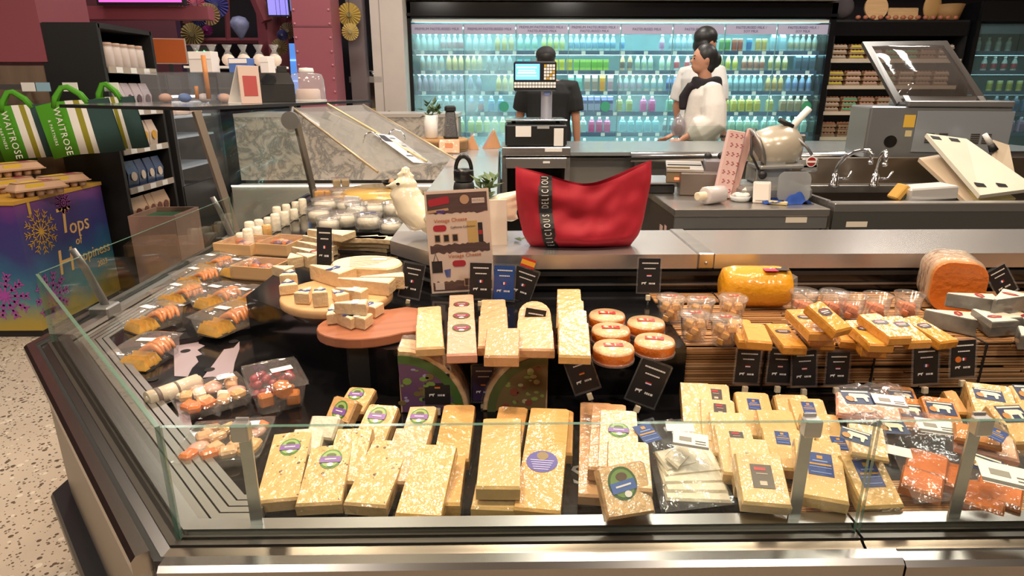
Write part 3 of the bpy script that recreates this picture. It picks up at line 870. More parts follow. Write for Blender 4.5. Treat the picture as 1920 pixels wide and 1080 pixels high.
# plastic cups
CUP = {}
def cup(px, py, z, fillk, label, group, r=.029, h=.05, lid=True, tilt=0, fill=1, topc=None):
    p = oz(px, py, z)
    o = thing('plastic_cup', label, 'cup', T(p.x, p.y, z + .0005) @ RX(tilt), group)
    if 'b' not in CUP:
        CUP['b'] = MB().lathe([(r * .74, 0), (r * .78, .002), (r, h), (r * 1.07, h), (r * 1.07, h + .002), (r * .97, h + .001), (r * .72, .004)], 20).mesh('cup_wall', CLEAR)
        CUP['l'] = MB().lathe([(r * 1.08, h), (r * 1.08, h + .006), (r * .9, h + .008), (.001, h + .007)], 20).mesh('lid', CLEAR)
    put('cup_wall', CUP['b'], o)
    if lid: put('lid', CUP['l'], o)
    k = 'f' + fillk + str(fill)
    if k not in CUP:
        mb = MB(); rn = random.Random(3)
        for lay in range(int(3 * fill)):
            for q in range(5):
                a, rr = rn.uniform(0, 6.3), r * rn.uniform(.2, .55)
                mb.box((0, 0, 0), (.014, .014, .013), 0, T(rr * math.cos(a), rr * math.sin(a), .011 + lay * .0125) @ RZ(rn.uniform(0, 90)) @ RX(rn.uniform(-20, 20)), ch=.0015)
        CUP[k] = mb.mesh('cheese_cubes', CH[fillk])
    put('cheese_cubes', CUP[k], o)
    if topc: stick(o, topc, .011, T(0, 0, h + .0078))
    return o
for i, (x, y) in enumerate(((1255, 602), (1310, 606), (1370, 602), (1299, 636), (1356, 645))):
    cup(x, y, ST, 'amber', 'lidded clear cup of cheese cubes with red label, %s' % ('next to the price-card stand', 'in the middle of the back three', 'below the yellow loaf', 'front one beside the cheese rounds', 'front one beside the amber slabs')[i], 'lidded cube cups on the bamboo mat', topc='red')
for i, (x, y) in enumerate(((1503, 590), (1558, 592), (1592, 596), (1640, 594), (1698, 592))):
    cup(x, y, ST + .001, 'orange', 'clear cup of orange cheese cubes behind the amber slabs, %s' % ('beside the yellow loaf', 'second from the loaf', 'third from the loaf', 'fourth from the loaf', 'beside the orange half wheel')[i], 'orange cube cups behind the amber slabs', lid=i < 2, fill=.7)
cup(707, 672, DK, 'white', 'clear tub of white cheese with blue lid label in front of the lower board', None, topc='blueb')
cup(752, 645, DK + .03, 'white', 'clear tub of white cheese with blue lid label beside the pale slab stack', None, topc='blueb')
# yellow loaf, orange half wheel
p = oz(1421, 580, ST)
o = thing('cheese_loaf', 'bright yellow cheese loaf wrapped in film with pink and black label', 'cheese', T(p.x, p.y + .03, ST) @ RZ(-3))
MB().lathe([(.001, -.078), (.030, -.078), (.043, -.072), (.048, -.05), (.048, .05), (.044, .07), (.03, .076), (.001, .076)], 28, M=T(0, 0, .046) @ RY(90)).build('loaf', CH['yellow'], o)
MB().box((.022, -.018, .092), (.03, .03, .001), 0, RX(0)).box((.05, -.012, .0925), (.028, .034, .001), 1).build('label', [pm('B0305A', .4), pm('3A2A20', .4)], o)
MB().add([(.074, -.03, .02), (.09, -.02, .03), (.094, .0, .07), (.086, .02, .05), (.074, .03, .02), (.075, 0, .08)], [(0, 1, 5), (1, 2, 5), (2, 3, 5), (3, 4, 5)]).build('film_end', WRAP, o)
p = oz(1780, 585, ST)
o = thing('cheese_half_wheel', 'large half wheel with an orange cut face and clear wrapped rind', 'cheese', T(p.x, p.y + .035, ST) @ RZ(-22))
arc = [(-.045, .0)] + [(.002 - .065 * 1.0 + .062 * math.cos(R(a)), .052 + .058 * math.sin(R(a))) for a in ()]
half = rrect(.105, .115, .035, 5, 0, .058)
MB().prism(half, -.0, .004, 0, M=T(.02, -.03, 0) @ RX(90), ch=.001).build('cut_face', CH['orange'], o)
MB().prism(half, -.12, -.0, 0, M=T(.02, -.03, 0) @ RX(90), ch=.012, sm=False).build('rind', CH['rind'], o)
MB().prism(rrect(.112, .122, .038, 6, 0, .060), -.128, -.004, 0, M=T(.019, -.03, .0) @ RX(90), ch=.02).build('film', sheet('wheel_film', (.97, .97, .97), 2.2, .08, bump=1, bscale=30, haze=.45, hazecol=(.86, .8, .7)), o)
# amber slabs
AM = [((1408, 640), (1385, 598), 'lying half under its neighbour', .03, .034, True), ((1425, 640), (1412, 606), 'small one at the front of the mat', .05, .052, False), ((1492, 650), (1446, 596), 'long single one on the bamboo mat', .026, .028, True),
 ((1545, 642), (1500, 590), 'bottom of the tall stack', .022, .024, False), ((1543, 634), (1496, 584), 'second in the tall stack', .044, .046, False), ((1541, 624), (1490, 576), 'top of the tall stack', .066, .07, True),
 ((1585, 618), (1525, 566), 'tilted across the top of the pile', .08, .11, True), ((1600, 640), (1580, 605), 'low one in the middle of the pile', .024, .026, False), ((1655, 646), (1603, 600), 'front one with a pale label in the pile', .044, .05, True),
 ((1690, 632), (1628, 588), 'upper middle one with a dark label', .06, .07, True), ((1728, 640), (1668, 590), 'broad one with a dark label near the ash-rind wedges', .05, .068, True), ((1782, 640), (1705, 594), 'long one next to the ash-rind wedges', .03, .046, True), ((1640, 655), (1610, 622), 'short one at the front edge under the pile', .023, .023, False)]
for b, t, d, zb, zt, s_ in AM:
    slab(b, t, .044, 'amber', 'amber cheese slab, ' + d, base=ST, th=.019, zb=zb, zt=zt, st='amber' if s_ else None, ss=.015, sp=(0, .62), Lmax=.12)
# ash-rind wedges
def wedge(M, L_, w, h, mats, label, name='cheese_wedge', group=None, st=None, ss=.015, cat='cheese', parent=None, spos=None):
    mb = MB().prism([(-w / 2, 0), (w / 2, 0), (w * .06, L_), (-w * .06, L_)], 0, h, 0, ch=.002, mside=1)
    o = mb.build(name, mats, parent, M, label, cat, group)
    if st: stick(o, st, ss, T(*(spos or (0, L_ * .35, h + .0005))))
    return o
AG = [CH['white'], CH['grey']]
for (px, py, z, rz, L_, w, h, d, s_) in ((1785, 618, 0, 60, .09, .06, .035, 'broad one with maroon label beside the amber pile', 1), (1858, 622, .0, 8, .075, .07, .04, 'one showing its grey rind to the glass', 0), (1858, 606, .042, 8, .075, .06, .014, 'thin one with maroon label lying on the grey rind', 1),
   (1826, 580, .036, 70, .09, .05, .03, 'tilted one leaning on the half wheel', 1), (1885, 582, .036, 120, .10, .055, .034, 'pale one on top of the heap', 1), (1912, 622, .0, 30, .08, .06, .035, 'one with maroon label at the end of the heap', 1), (1925, 650, .0, -10, .06, .06, .03, 'front one nearest the bamboo edge', 0)):
    p = oz(px, py, ST + z)
    wedge(T(p.x, p.y, ST + z + .001) @ RZ(rz) @ T(0, -L_ * .4, 0), L_, w, h, AG, 'ash-rind cheese wedge, ' + d, st='maroon' if s_ else None)
# ---------------------------------------------------------------- price cards
FL = {'fr': ('v', '27376F', 'E8E0DC', 'B02030'), 'nl': ('h', 'B02030', 'E8E0DC', '27376F'), 'de': ('h', '1A1614', 'A8242A', 'D8A030'), 'lv': ('h', '8A2430', 'E8E0DC', '8A2430')}
def pricecard(px, py, y, ang, w, h, flag, label, stand=True, tint=None, yaw=0, back=-8, z=None):
    """px,py: middle of the card; y: its distance"""
    p = oy(px, py, y)
    M = T(p) @ RZ(yaw) @ RY(ang) @ RX(90 + back)
    o = thing('price_card', label, 'price card', M, 'price cards in acrylic holders')
    MB().prism(rrect(w + .007, h + .009, .004), -.0022, -.0012, 0).box((0, -h / 2 - .0035, 0), (w + .007, .002, .005), 0).box((-w / 2 - .0025, 0, 0), (.0015, h + .005, .004), 0).box((w / 2 + .0025, 0, 0), (.0015, h + .005, .004), 0).build('acrylic_holder', ACR, o)
    MB().box((0, 0, -.0002), (w, h, .0012)).build('card', tint or CARD, o)
    rn = random.Random(int(px * 7 + py))
    f = FL[flag]
    pr = MB(); z0 = .0007
    for (cy, ww, hh) in ((.36, .7, .035), (.2, .5, .03)):
        x = -w * ww / 2
        while x < w * ww / 2:
            l = rn.uniform(.03, .09) * w
            pr.box((x + l / 2, cy * h, z0), (l * .8, hh * h, .0004), 0)
            x += l
    fy, fwid, fh = -.02 * h, .22 * w, .075 * h
    for i in range(3):
        if f[0] == 'v': pr.box(((i - 1) * fwid / 3, fy, z0), (fwid / 3, fh, .0005), 1 + i)
        else: pr.box((0, fy + (1 - i) * fh / 3, z0), (fwid, fh / 3, .0005), 1 + i)
    s = w * .13
    pr.prism([(s * x - w * .24, s * yy - h * .24) for x, yy in ((-.7, .3), (.5, .35), (.9, .5), (1, .2), (.7, .1), (.6, -.5), (.4, -.5), (.3, -.1), (-.4, -.1), (-.5, -.5), (-.7, -.5))], z0 - .0002, z0 + .0003, 0)
    x = w * .0
    for l in (.06, .07, .06, .12): pr.box((x + l * w / 2, -h * .25, z0), (l * w * .7, .05 * h, .0004), 0); x += l * w
    pr.build('print', [WHITEP] + [pm(c, .4) for c in f[1:]], o)
    if stand:
        MB().box((0, -h / 2 - .014, 0), (.010, .013, .008), ch=.001).build('clip_knob', mat('knob', srgb('D8C9AA'), .4), o)
        MB().tube([(0, -h / 2 - .02, 0), (0, -h / 2 - .034, 0)], .002, 6).build('clip_stem', CLEAR, o)
    return o
PC = [(772, 526, 1.42, 12, .046, .078, 'fr', 'tilted black price card with french flag beside the round board'), (901, 526, 1.40, 2, .05, .082, 'fr', 'upright black price card with french flag in front of the promotion poster'),
 (945, 530, 1.41, 3, .048, .08, 'fr', 'dark blue glossy price card with french flag next to a black one'), (980, 533, 1.43, 20, .055, .075, 'fr', 'tilted black price card under a small red and yellow flag'),
 (1217, 516, 1.40, 1, .05, .078, 'nl', 'black price card with dutch flag standing behind the cheese rounds'), (1000, 612, 1.2, 10, .042, .072, 'de', 'slanted black price card with german flag stuck in the round-topped slabs'),
 (820, 724, 1.06, 0, .046, .07, 'de', 'black price card with german flag leaning on the purple quarter wheel'), (906, 719, 1.09, 0, .04, .068, 'de', 'dark violet price card with german flag between the two quarter wheels'),
 (1090, 698, 1.07, -20, .046, .072, 'de', 'glossy black price card with german flag tipped over in front of the black step'), (1216, 718, 1.06, 22, .056, .08, 'nl', 'large tilted black price card with dutch flag below the cheese rounds'),
 (1402, 686, 1.1, 3, .044, .066, 'nl', 'black price card with dutch flag below the amber slabs'), (1463, 686, 1.105, 3, .044, .066, 'lv', 'black price card with striped flag half behind its twin'),
 (1508, 690, 1.095, -3, .044, .068, 'lv', 'black price card with striped flag overlapping its twin'), (1571, 690, 1.1, 0, .042, .062, 'nl', 'black price card with dutch flag above the cow-label bag'),
 (1736, 684, 1.1, -4, .046, .074, 'fr', 'black price card with french flag below the ash-rind wedges'), (1806, 672, 1.11, -4, .046, .072, 'fr', 'black price card with orange seal and french flag'),
 (1878, 527, 1.42, -32, .045, .07, 'fr', 'glaring bluish price card leaning behind the orange half wheel'), (608, 462, 1.5, 3, .036, .092, 'fr', 'tall narrow black price card with french flag standing over the brie board')]
for c in PC:
    t = None
    if 'blue' in c[7]: t = mat('card_blue', srgb('2A4A8A'), .12)
    if 'violet' in c[7]: t = pm('3A2A4A', .3)
    o = pricecard(*c, tint=t)
    if 'red and yellow' in c[7]:
        MB().box((-.005, .052, .0015), (.034, .022, .001), 0).box((-.005, .052, .0018), (.034, .011, .001), 1).build('flag_card', [pm('B8302A', .4), pm('E0A030', .4)], o)
    if 'orange seal' in c[7]:
        MB().prism(circle(.006, 14), .0007, .0012, M=T(-.010, -.0015, 0)).build('seal', pm('D8702A', .4), o)
# ================================================================ LEFT WING OF THE CASE
TR = {}
def frustum(mb, w0, l0, w1, l1, h, m=0, r=.012, z0=0, close=True):
    a, b = rrect(w0, l0, r, 3), rrect(w1, l1, r * 1.3, 3)
    n = len(a)
    vs = [(x, y, z0) for x, y in a] + [(x, y, z0 + h) for x, y in b]
    mb.add(vs, [(i, (i + 1) % n, n + (i + 1) % n, n + i) for i in range(n)] + ([list(range(n))[::-1]] if close else []), m, None, True)
    c = rrect(w1 + .008, l1 + .008, r * 1.4, 3)
    mb.add([(x, y, z0 + h) for x, y in b] + [(x, y, z0 + h + .0015) for x, y in c], [(i, (i + 1) % n, n + (i + 1) % n, n + i) for i in range(n)], m)
    return mb
YEL, ORA = mat('pineapple', srgb('DDA838'), .35, var=.25, vscale=60, coat=.3), mat('papaya', srgb('CC7C36'), .3, var=.2, vscale=40, coat=.3)
BER = mat('berry', srgb('A02034'), .35, var=.3, vscale=90, coat=.3)
def fruit_tray(px, py, z, rz, kind, label, sc=1.0, lid=True):
    p = oz(px, py, z + .02)
    o = thing('fruit_tray', label, 'fruit tray', T(p.x, p.y, z + .0006) @ RZ(rz) @ Matrix.Scale(sc, 4), 'clear fruit trays')
    if 'tray' not in TR:
        mb = MB(); frustum(mb, .075, .115, .09, .132, .042)
        TR['tray'] = mb.mesh('tray', CLEAR)
        n = 10; vs = []
        for i in range(n):
            for j in range(n):
                u, v = i / (n - 1), j / (n - 1)
                vs.append(((u - .5) * .094, (v - .5) * .136, .044 + .012 * (math.sin(math.pi * u) * math.sin(math.pi * v)) ** .4))
        TR['lid'] = MB().add(vs, [(i * n + j, i * n + j + 1, i * n + n + j + 1, i * n + n + j) for i in range(n - 1) for j in range(n - 1)], 0, None, True).mesh('lid', sheet('lid_plastic', (.99, .99, .99), 2.2, .05, bump=.35, bscale=25, haze=.10))
        TR['spear'] = MB().add([(-.034, -.008, 0), (.034, -.008, 0), (.034, .008, 0), (-.034, .008, 0), (-.028, 0, .022), (.028, 0, .022)], [(0, 3, 2, 1), (0, 1, 5, 4), (2, 3, 4, 5), (1, 2, 5), (3, 0, 4)]).mesh('fruit_slice', YEL)
        TR['cresc'] = MB().tube([(-.03 + .06 * t, .012 * math.sin(math.pi * t), .004 + .014 * math.sin(math.pi * t)) for t in [i / 6 for i in range(7)]], [.003, .006, .008, .009, .008, .006, .003], 8).mesh('fruit_slice', ORA)
        TR['cube'] = MB().box((0, 0, .011), (.024, .022, .022), ch=.003).mesh('fruit_cube', ORA)
        mb = MB(); rn = random.Random(5)
        for q in range(34): mb.ell((rn.uniform(-.033, .033), rn.uniform(0, .05), rn.uniform(.008, .034)), (.008, .008, .008), 8)
        TR['berries'] = mb.mesh('berries', BER)
    put('tray', TR['tray'], o)
    if lid: put('lid', TR['lid'], o)
    if kind == 'red':
        put('berries', TR['berries'], o)
        rn = random.Random(2)
        for q in range(5): put('fruit_cube', TR['cube'], o, T(rn.uniform(-.024, .024), -.045 + .013 * (q % 3), .004 + .016 * (q // 3)) @ RZ(rn.uniform(0, 80)))
    else:
        for q in range(4): put('fruit_slice', TR['spear'], o, T(0, -.048 + q * .013, .003 + .003 * (q % 2)) @ RZ((-4, 3, 5, -3)[q]))
        for q in range(5): put('fruit_slice', TR['cresc'], o, T(0, .004 + q * .011, .010 + .003 * (q % 2)) @ RZ((6, -5, 4, -3, 5)[q]))
    put('sticker', sticker('slip', .018), o, T(.012, -.012, .0575) @ RZ(4))
    return o
FT = [(277, 662, DK, -8, 'y', 'clear tray of yellow and orange fruit standing alone at the corner glass', 1), (285, 598, .735, -28, 'y', 'clear tray of yellow and orange fruit nearest the first glass bracket', 1), (337, 553, .735, -32, 'y', 'clear tray of yellow and orange fruit, second along the wing glass', .95),
 (369, 521, .735, -34, 'y', 'clear tray of yellow and orange fruit, third along the wing glass', .95), (400, 495, .735, -34, 'y', 'clear tray of yellow and orange fruit, fourth along the wing glass', .95), (408, 558, .735, -28, 'y', 'clear tray of orange slices in the inner row beside the wooden boxes', 1),
 (423, 602, .735, -25, 'y', 'clear tray of fruit with a big white lid sticker beside the black step', 1.05), (462, 560, .735, -30, 'y', 'clear tray of fruit squeezed between the black step and the inner row', .9), (447, 502, .735, -30, 'y', 'clear tray of yellow fruit behind the wooden boxes', .9), (517, 728, DK, 28, 'red', 'clear tray of dark red berries and orange mango cubes', 1.1)]
for f in FT: fruit_tray(*f)
# snack platters and rolled pack
def platter(px, py, rz, label, seed):
    p = oz(px, py, DK)
    o = thing('snack_platter', label, 'snack pack', T(p.x, p.y, DK + .0006) @ RZ(rz), None)
    mb = MB(); frustum(mb, .115, .115, .13, .13, .018, r=.01)
    mb.build('tray', CLEAR, o)
    rn = random.Random(seed)
    k = 0
    kinds = ('pinkham', 'white', 'tan', 'orange', 'pinkham', 'gold', 'butter', 'tan')
    for gi in range(4):
        for gj in range(4):
            c = kinds[(gi * 3 + gj * 5 + seed) % 8] if gj < 3 else ('orange', 'orange', 'tan', 'gold')[gi]
            cx, cy = -.042 + gi * .028 + rn.uniform(-.005, .005), .042 - gj * .028 + rn.uniform(-.005, .005)
            m = mat('ham', srgb('D9A898'), .4, coat=.4, var=.2, vscale=30) if c == 'pinkham' else CH[c]
            mb = MB()
            if c == 'pinkham': mb.ell((0, 0, .010), (.020, .017, .009), 10)
            else: mb.box((0, 0, .010), (.028, .022, .015), 0, RX(rn.uniform(-14, 14)), ch=.004)
            mb.build('ham_slice' if c == 'pinkham' else 'cheese_piece', m, o, T(cx, cy, .003 + .005 * (k % 2)) @ RZ(rn.uniform(0, 90)))
            k += 1
    n = 9; vs = []
    for i in range(n):
        for j in range(n):
            u, v = i / (n - 1), j / (n - 1)
            vs.append(((u - .5) * .136, (v - .5) * .136, .02 + .012 * (math.sin(math.pi * u) * math.sin(math.pi * v)) ** .5 + rn.uniform(-.001, .001)))
    MB().add(vs, [(i * n + j, i * n + j + 1, i * n + n + j + 1, i * n + n + j) for i in range(n - 1) for j in range(n - 1)], 0, None, True).build('film', sheet('film_soft', (.99, .99, .99), 1.2, .06, bump=.5, bscale=18, haze=.06), o)
    put('sticker', sticker('slip', .016), o, T(.035, .02, .034))
platter(398, 752, 38, 'clear square platter of ham, cheese and orange pieces beside the rolled pack', 1)
platter(427, 842, 8, 'clear square platter of snacks standing close behind the front glass', 2)
a, b = oz(272, 752, DK + .02), oz(372, 716, DK + .02)
o = thing('rolled_pack', 'slim rolled pack in white printed paper lying across the deck grille', 'pack', T(a.lerp(b, .5)))
d = (b - a)
MB().tube([-d * .46, d * .5], .017, 12).build('wrapper', mat('wrapper', srgb('D8CBB4'), .4, coat=.5, var=.25, vscale=25), o)
MB().tube([-d * .32, -d * .24], .0176, 12).tube([d * .05, d * .09], .0176, 12).build('printed_band', pm('6A5E58', .4), o)
MB().tube([-d * .5, -d * .44], [.004, .012], 8).tube([d * .5, d * .55], [.014, .012], 8).build('folded_end', mat('foil', srgb('B8AC98'), .3, .3), o)
# wooden trays with fruit cheese packs
def wood_tray(px, py, rz, label, w=.15, l=.11, seed=0, z=.735):
    p = oz(px, py, z)
    o = thing('wooden_tray', label, 'wooden tray', T(p.x, p.y, z + .0006) @ RZ(rz))
    h, t = .042, .004
    MB().box((0, 0, .002), (w, l, .004)).build('base', WOODP, o)
    for sx, sy, ww, ll in ((0, -1, w, t), (0, 1, w, t), (-1, 0, t, l - 2 * t), (1, 0, t, l - 2 * t)):
        MB().box((sx * (w - t) / 2, sy * (l - t) / 2, h / 2), (ww, ll, h)).build('side_board', WOODP, o)
    rn = random.Random(seed)
    for q in range(7):
        m = (mat('grape', srgb('6A4A68'), .4, coat=.5), CH['orange'], mat('ham', srgb('D9A898')), CH['pale'])[q % 4]
        MB().ell((0, 0, 0), (.017, .014, .012), 10).build('filling', m, o, T(rn.uniform(-.045, .045), rn.uniform(-.03, .03), .022 + rn.uniform(0, .008)))
    n = 8
    vs = [((i / (n - 1) - .5) * w * .97, (j / (n - 1) - .5) * l * .97, .043 + rn.uniform(-.002, .003)) for i in range(n) for j in range(n)]
    MB().add(vs, [(i * n + j, i * n + j + 1, i * n + n + j + 1, i * n + n + j) for i in range(n - 1) for j in range(n - 1)], 0, None, True).build('film', MATS['film_soft'], o)
wood_tray(492, 516, -14, 'pale wooden tray under film nearest the round brie board', .14, .12, 1)
wood_tray(462, 470, -14, 'pale wooden tray under film against the wing glass', .15, .16, 2)
wood_tray(532, 470, -14, 'pale wooden tray under film half hidden by brie packs', .13, .16, 3)
# round board with brie, standing on clear drum
def board(px, py, z, r, th, m, label, sy=1, drum=None):
    p = oz(px, py, z)
    o = thing('serving_board', label, 'board', T(p.x, p.y, z - th))
    MB().lathe([(r * .96, 0), (r, .004), (r, th - .004), (r * .97, th), (.001, th)], 36, sy=sy).build('board', m, o)
    if drum: MB().lathe([(r * .8, drum - z + th), (r * .8, -.0005)], 24).build('drum', mat('drum', srgb('5A4E48'), .3), o)
    return p
ZR = .862
pr_ = board(632, 548, ZR, .124, .022, WOODP, 'round pale wooden board carrying brie pieces on a low drum', 1, ST)
def at_board(px, py, h=0): return oz(px, py, ZR + h)
BR = [CH['brie'], CH['brierind']]
# big brie half wheel with top print lines
p = at_board(690, 522)
o = thing('brie_half_wheel', 'large white brie half wheel on the round board', 'cheese', T(p.x - .005, p.y + .02, ZR + .0006) @ RZ(-10))
arc = [(.088 * math.cos(R(a)), .07 * math.sin(R(a))) for a in range(-40, 221, 13)]
MB().prism(arc, 0, .034, 0, ch=.004, mside=1).build('rind', BR, o)
for q in range(7):
    MB().box((0, 0, 0), (.12 - .01 * q, .0012, .0006), 0, T(.0, .05 - q * .013, .0345) @ RZ(8 + q * 3)).build('cut_line', mat('cutline', srgb('B79A6E'), .6), o)
stick(o, 'slip', .018, T(.02, .035, .0346) @ RZ(15))
def brie(px, py, rz, label, L_=.09, w=.05, h=.024, st=None, ss=.016, z=0, base=None, rx=0, group=None):
    zz = (ZR if base is None else base) + z
    p = oz(px, py, zz)
    return wedge(T(p.x, p.y, zz + .0008) @ RZ(rz) @ RX(rx) @ T(0, -L_ * .45, 0), L_, w, h, BR, label, 'brie_wedge', group, st, ss)
BW = [(622, 530, 62, 'large flat brie wedge with navy hexagon label on the round board', .115, .06, .036, 'blueb', .02, 0), (690, 548, 80, 'long brie wedge along the near rim of the round board', .13, .045, .03, None, 0, 0), (722, 540, 100, 'brie wedge pointing to the tilted price card on the round board', .1, .04, .03, None, 0, 0),
 (542, 548, 20, 'small brie piece with navy band at the fruit side of the board', .05, .04, .024, 'blueb', .014, 0), (545, 530, 10, 'small brie piece with navy band behind its twin', .05, .04, .026, 'blueb', .014, 0), (530, 518, 70, 'small rounded brie piece overhanging the wooden tray', .05, .04, .024, None, 0, 0), (575, 566, -10, 'short brie stub with navy band at the near rim of the board', .045, .034, .026, 'blueb', .013, 0),
 (603, 572, 12, 'short upright brie stub in clear film at the near rim', .04, .032, .034, 'blueb', .012, 0), (635, 566, 40, 'small brie piece with grey band near the rim of the board', .05, .03, .022, 'blueb', .012, 0), (660, 562, 75, 'wrapped brie piece with white paper lying at the rim', .07, .035, .024, 'slip', .014, 0), (575, 498, 60, 'rounded brie roll piece behind the navy hexagon wedge', .06, .04, .03, None, 0, 0), (552, 500, 30, 'brie end piece next to the wooden tray film', .05, .04, .03, None, 0, 0)]
for (px, py, rz, lb, L_, w, h, st, ss, z) in BW: brie(px, py, rz, lb, L_, w, h, st, ss, z)
# fan of brie wedges stacked behind the round board
for i in range(9):
    brie(700 - (i % 3) * 16, 468 - (i // 3) * 7, 66 + (i % 3) * 9 + i * 2, 'thin brie wedge fanned out in the pile against the service ledge, layer %s' % ('one', 'one', 'one', 'two', 'two', 'two', 'three', 'three', 'three')[i], .15, .05, .014, None, 0, (i // 3) * .0155, base=ST, group='fanned brie wedges')
for i in range(4):
    brie(585 + i * 9, 488 - i * 12, 58, 'wrapped brie wedge with %s behind the round board' % ('red label', 'pale paper', 'magenta label', 'torn film')[i], .15, .045, .03, 'maroon' if i in (0, 2) else None, .016, .0, base=ST)
for i in range(3):
    brie(620, 447, 62 + 3 * i, 'crusty cheese wedge in the short stack under the clear tubs, layer %s' % ('one', 'two', 'three')[i], .15, .07, .022, None, 0, i * .0235, base=ST)
# lower reddish board with wrapped pieces
p = oz(693, 606, .842)
o = thing('serving_board', 'reddish wooden board with squared handle end below the round board', 'board', T(p.x, p.y, .842 - .02) @ RZ(18))
pl = [(.105 * math.cos(R(a)), .085 * math.sin(R(a))) for a in range(60, 301, 15)] + [(.085, -.075), (.125, -.055), (.13, .05), (.09, .078)]
MB().prism(pl, 0, .02, 0, ch=.002).build('board', WOODR, o)
MB().box((0, 0, -.051), (.1, .1, .1)).build('riser', BLACKM, o)
for (px, py, rz, lb, z) in ((628, 600, 20, 'small wrapped cheese piece standing on the near end of the reddish board', 0), (650, 610, 60, 'cheese piece in white and navy paper in the middle of the reddish board', 0), (668, 612, 75, 'longer cheese piece in white paper at the front of the reddish board', 0), (662, 588, 95, 'open-ended cheese piece lying on top of the others on the reddish board', .025), (690, 590, 70, 'cheese piece in clear and navy film beside the board handle', .0)):
    brie(px, py, rz, lb, .065, .036, .024, 'blueb' if 'navy' in lb or 'small' in lb else 'slip', .013, z, base=.842)
cup(778, 634, DK + .05, 'white', 'tub of soft white cheese wrapped in foil beside the pale slab stack', None)
# goat cheese buttons along the wing glass
for i in range(14):
    r_, c_ = i % 7, i // 7
    p = oz(452 + r_ * 17 + c_ * 14, 444 - r_ * 10 + c_ * 4, .77)
    h = .05 + .012 * ((i * 5) % 3)
    MB().lathe([(.017, 0), (.019, .004), (.0185, h - .005), (.015, h), (.001, h + .001)], 14).build('goat_cheese', CH['white'] if i != 9 else CH['gold'], None, T(p.x, p.y, .7355) @ RZ(i * 20), 'small white goat cheese cylinder standing in rows along the wing glass' if i != 9 else 'small golden cheese cylinder among the white goat cheeses', 'cheese', 'goat cheese rows')
# clear tubs and jars
def tub(px, py, z, r, h, label, fillc, lidc=None, sy=1):
    p = oz(px, py, z)
    o = thing('cheese_tub', label, 'tub', T(p.x, p.y, z + .0006), 'clear cheese tubs on the wing')
    MB().lathe([(r * .86, 0), (r, .004), (r, h), (r * .94, h + .002), (r * .9, .005)], 18, sy=sy).build('tub_wall', CLEAR, o)
    MB().lathe([(r * .8, .004), (r * .88, h * .7), (r * .7, h * .82), (.001, h * .84)], 16, sy=sy).build('cheese', fillc, o)
    MB().lathe([(r * 1.05, h), (r * 1.05, h + .006), (r * .85, h + .009), (.001, h + .008)], 18, sy=sy).build('lid', lidc or CLEAR, o)
for i, (px, py, z, r, h, lc) in enumerate(((648, 424, .799, .055, .05, 0), (692, 428, .799, .052, .05, 1), (612, 396, .799, .06, .05, 0), (655, 398, .799, .058, .05, 0), (700, 404, .799, .058, .05, 0), (738, 408, .799, .045, .06, 0), (735, 436, .799, .045, .04, 0), (640, 376, .799, .05, .05, 0), (722, 384, .799, .045, .05, 0), (600, 416, .799, .05, .05, 0), (618, 432, .799, .045, .045, 0), (670, 412, .799, .045, .06, 0))):
    tub(px, py, z, r, h, 'clear lidded tub of white cheese, %s' % ('in front row beside the crusty wedges', 'in front row with navy print on the lid', 'far row beside the goat cheeses', 'far row below the big wheel', 'far row between wheel and rooster', 'next to the ceramic rooster', 'low one touching the service ledge', 'behind the far row', 'close to the yellow wheel', 'at the goat cheese side', 'in front of the goat cheese side', 'taller one in the middle')[i], CH['white'])
    if lc:
        p = oz(px, py, z)
        put('sticker', sticker('blueb', .03), bpy.data.objects[COL.objects[-1].name].parent, T(0, 0, h + .0095))
MB().box((-.525, 2.53, .767), (.40, .48, .062)).build('riser_plate', BLACK, case, CI)
# big cheese wheel with bowl of olives on top

o = thing('cheese_truckle', 'big yellow cheese wheel standing behind the clear tubs', 'cheese', T(-.57, 3.0, .736))
MB().lathe([(.16, 0), (.19, .012), (.197, .05), (.19, .1), (.165, .118), (.001, .12)], 36).build('wheel', cheese('wheel', 'D9AE58', bump=.3), o)
o2 = thing('olive_bowl', 'dark glazed bowl standing on the big yellow cheese wheel', 'bowl', T(-.5, 3.02, .8565))
MB().lathe([(.03, 0), (.06, .01), (.072, .03), (.068, .03), (.055, .012), (.001, .008)], 20).build('bowl', BLACK, o2)
for q in range(5): MB().ell((0, 0, 0), (.016, .016, .014), 10).build('morsel', CH['tan'], o2, T(.03 * math.cos(q * 1.3), .03 * math.sin(q * 1.3), .026))
o = thing('blue_printed_pack', 'small white pack with blue print leaning on the cheese wheel', 'pack', T(oz(655, 392, .8)) @ RZ(-20) @ RX(60))
MB().box((0, 0, 0), (.07, .12, .012), ch=.003).build('wrapper', pm('D8D4D4', .35), o)
MB().prism(circle(.022, 16), .006, .0068).build('print', pm('3A3A8A', .4), o)
for i, (px, py, c, w) in enumerate(((612, 372, 'amber', .11), (640, 350, 'brierind', .10), (625, 385, 'butter', .12))):
    p = oz(px, py, .8)
    o = thing('cheese_pack', 'clear box of %s beside the cheese wheel' % ('amber cheese cubes', 'rind-on cheese wedges', 'buttery cheese sticks')[i], 'cheese', T(p.x, p.y, .7985) @ RZ(15 * i))
    MB().box((0, 0, .025), (w, .08, .05), ch=.004).build('box', CLEAR, o)
    for q in range(4): MB().box((0, 0, 0), (w * .4, .03, .036), 0, ch=.003).build('cheese_piece', CH[c], o, T((q % 2 - .5) * w * .45, (q // 2 - .5) * .036, .022))
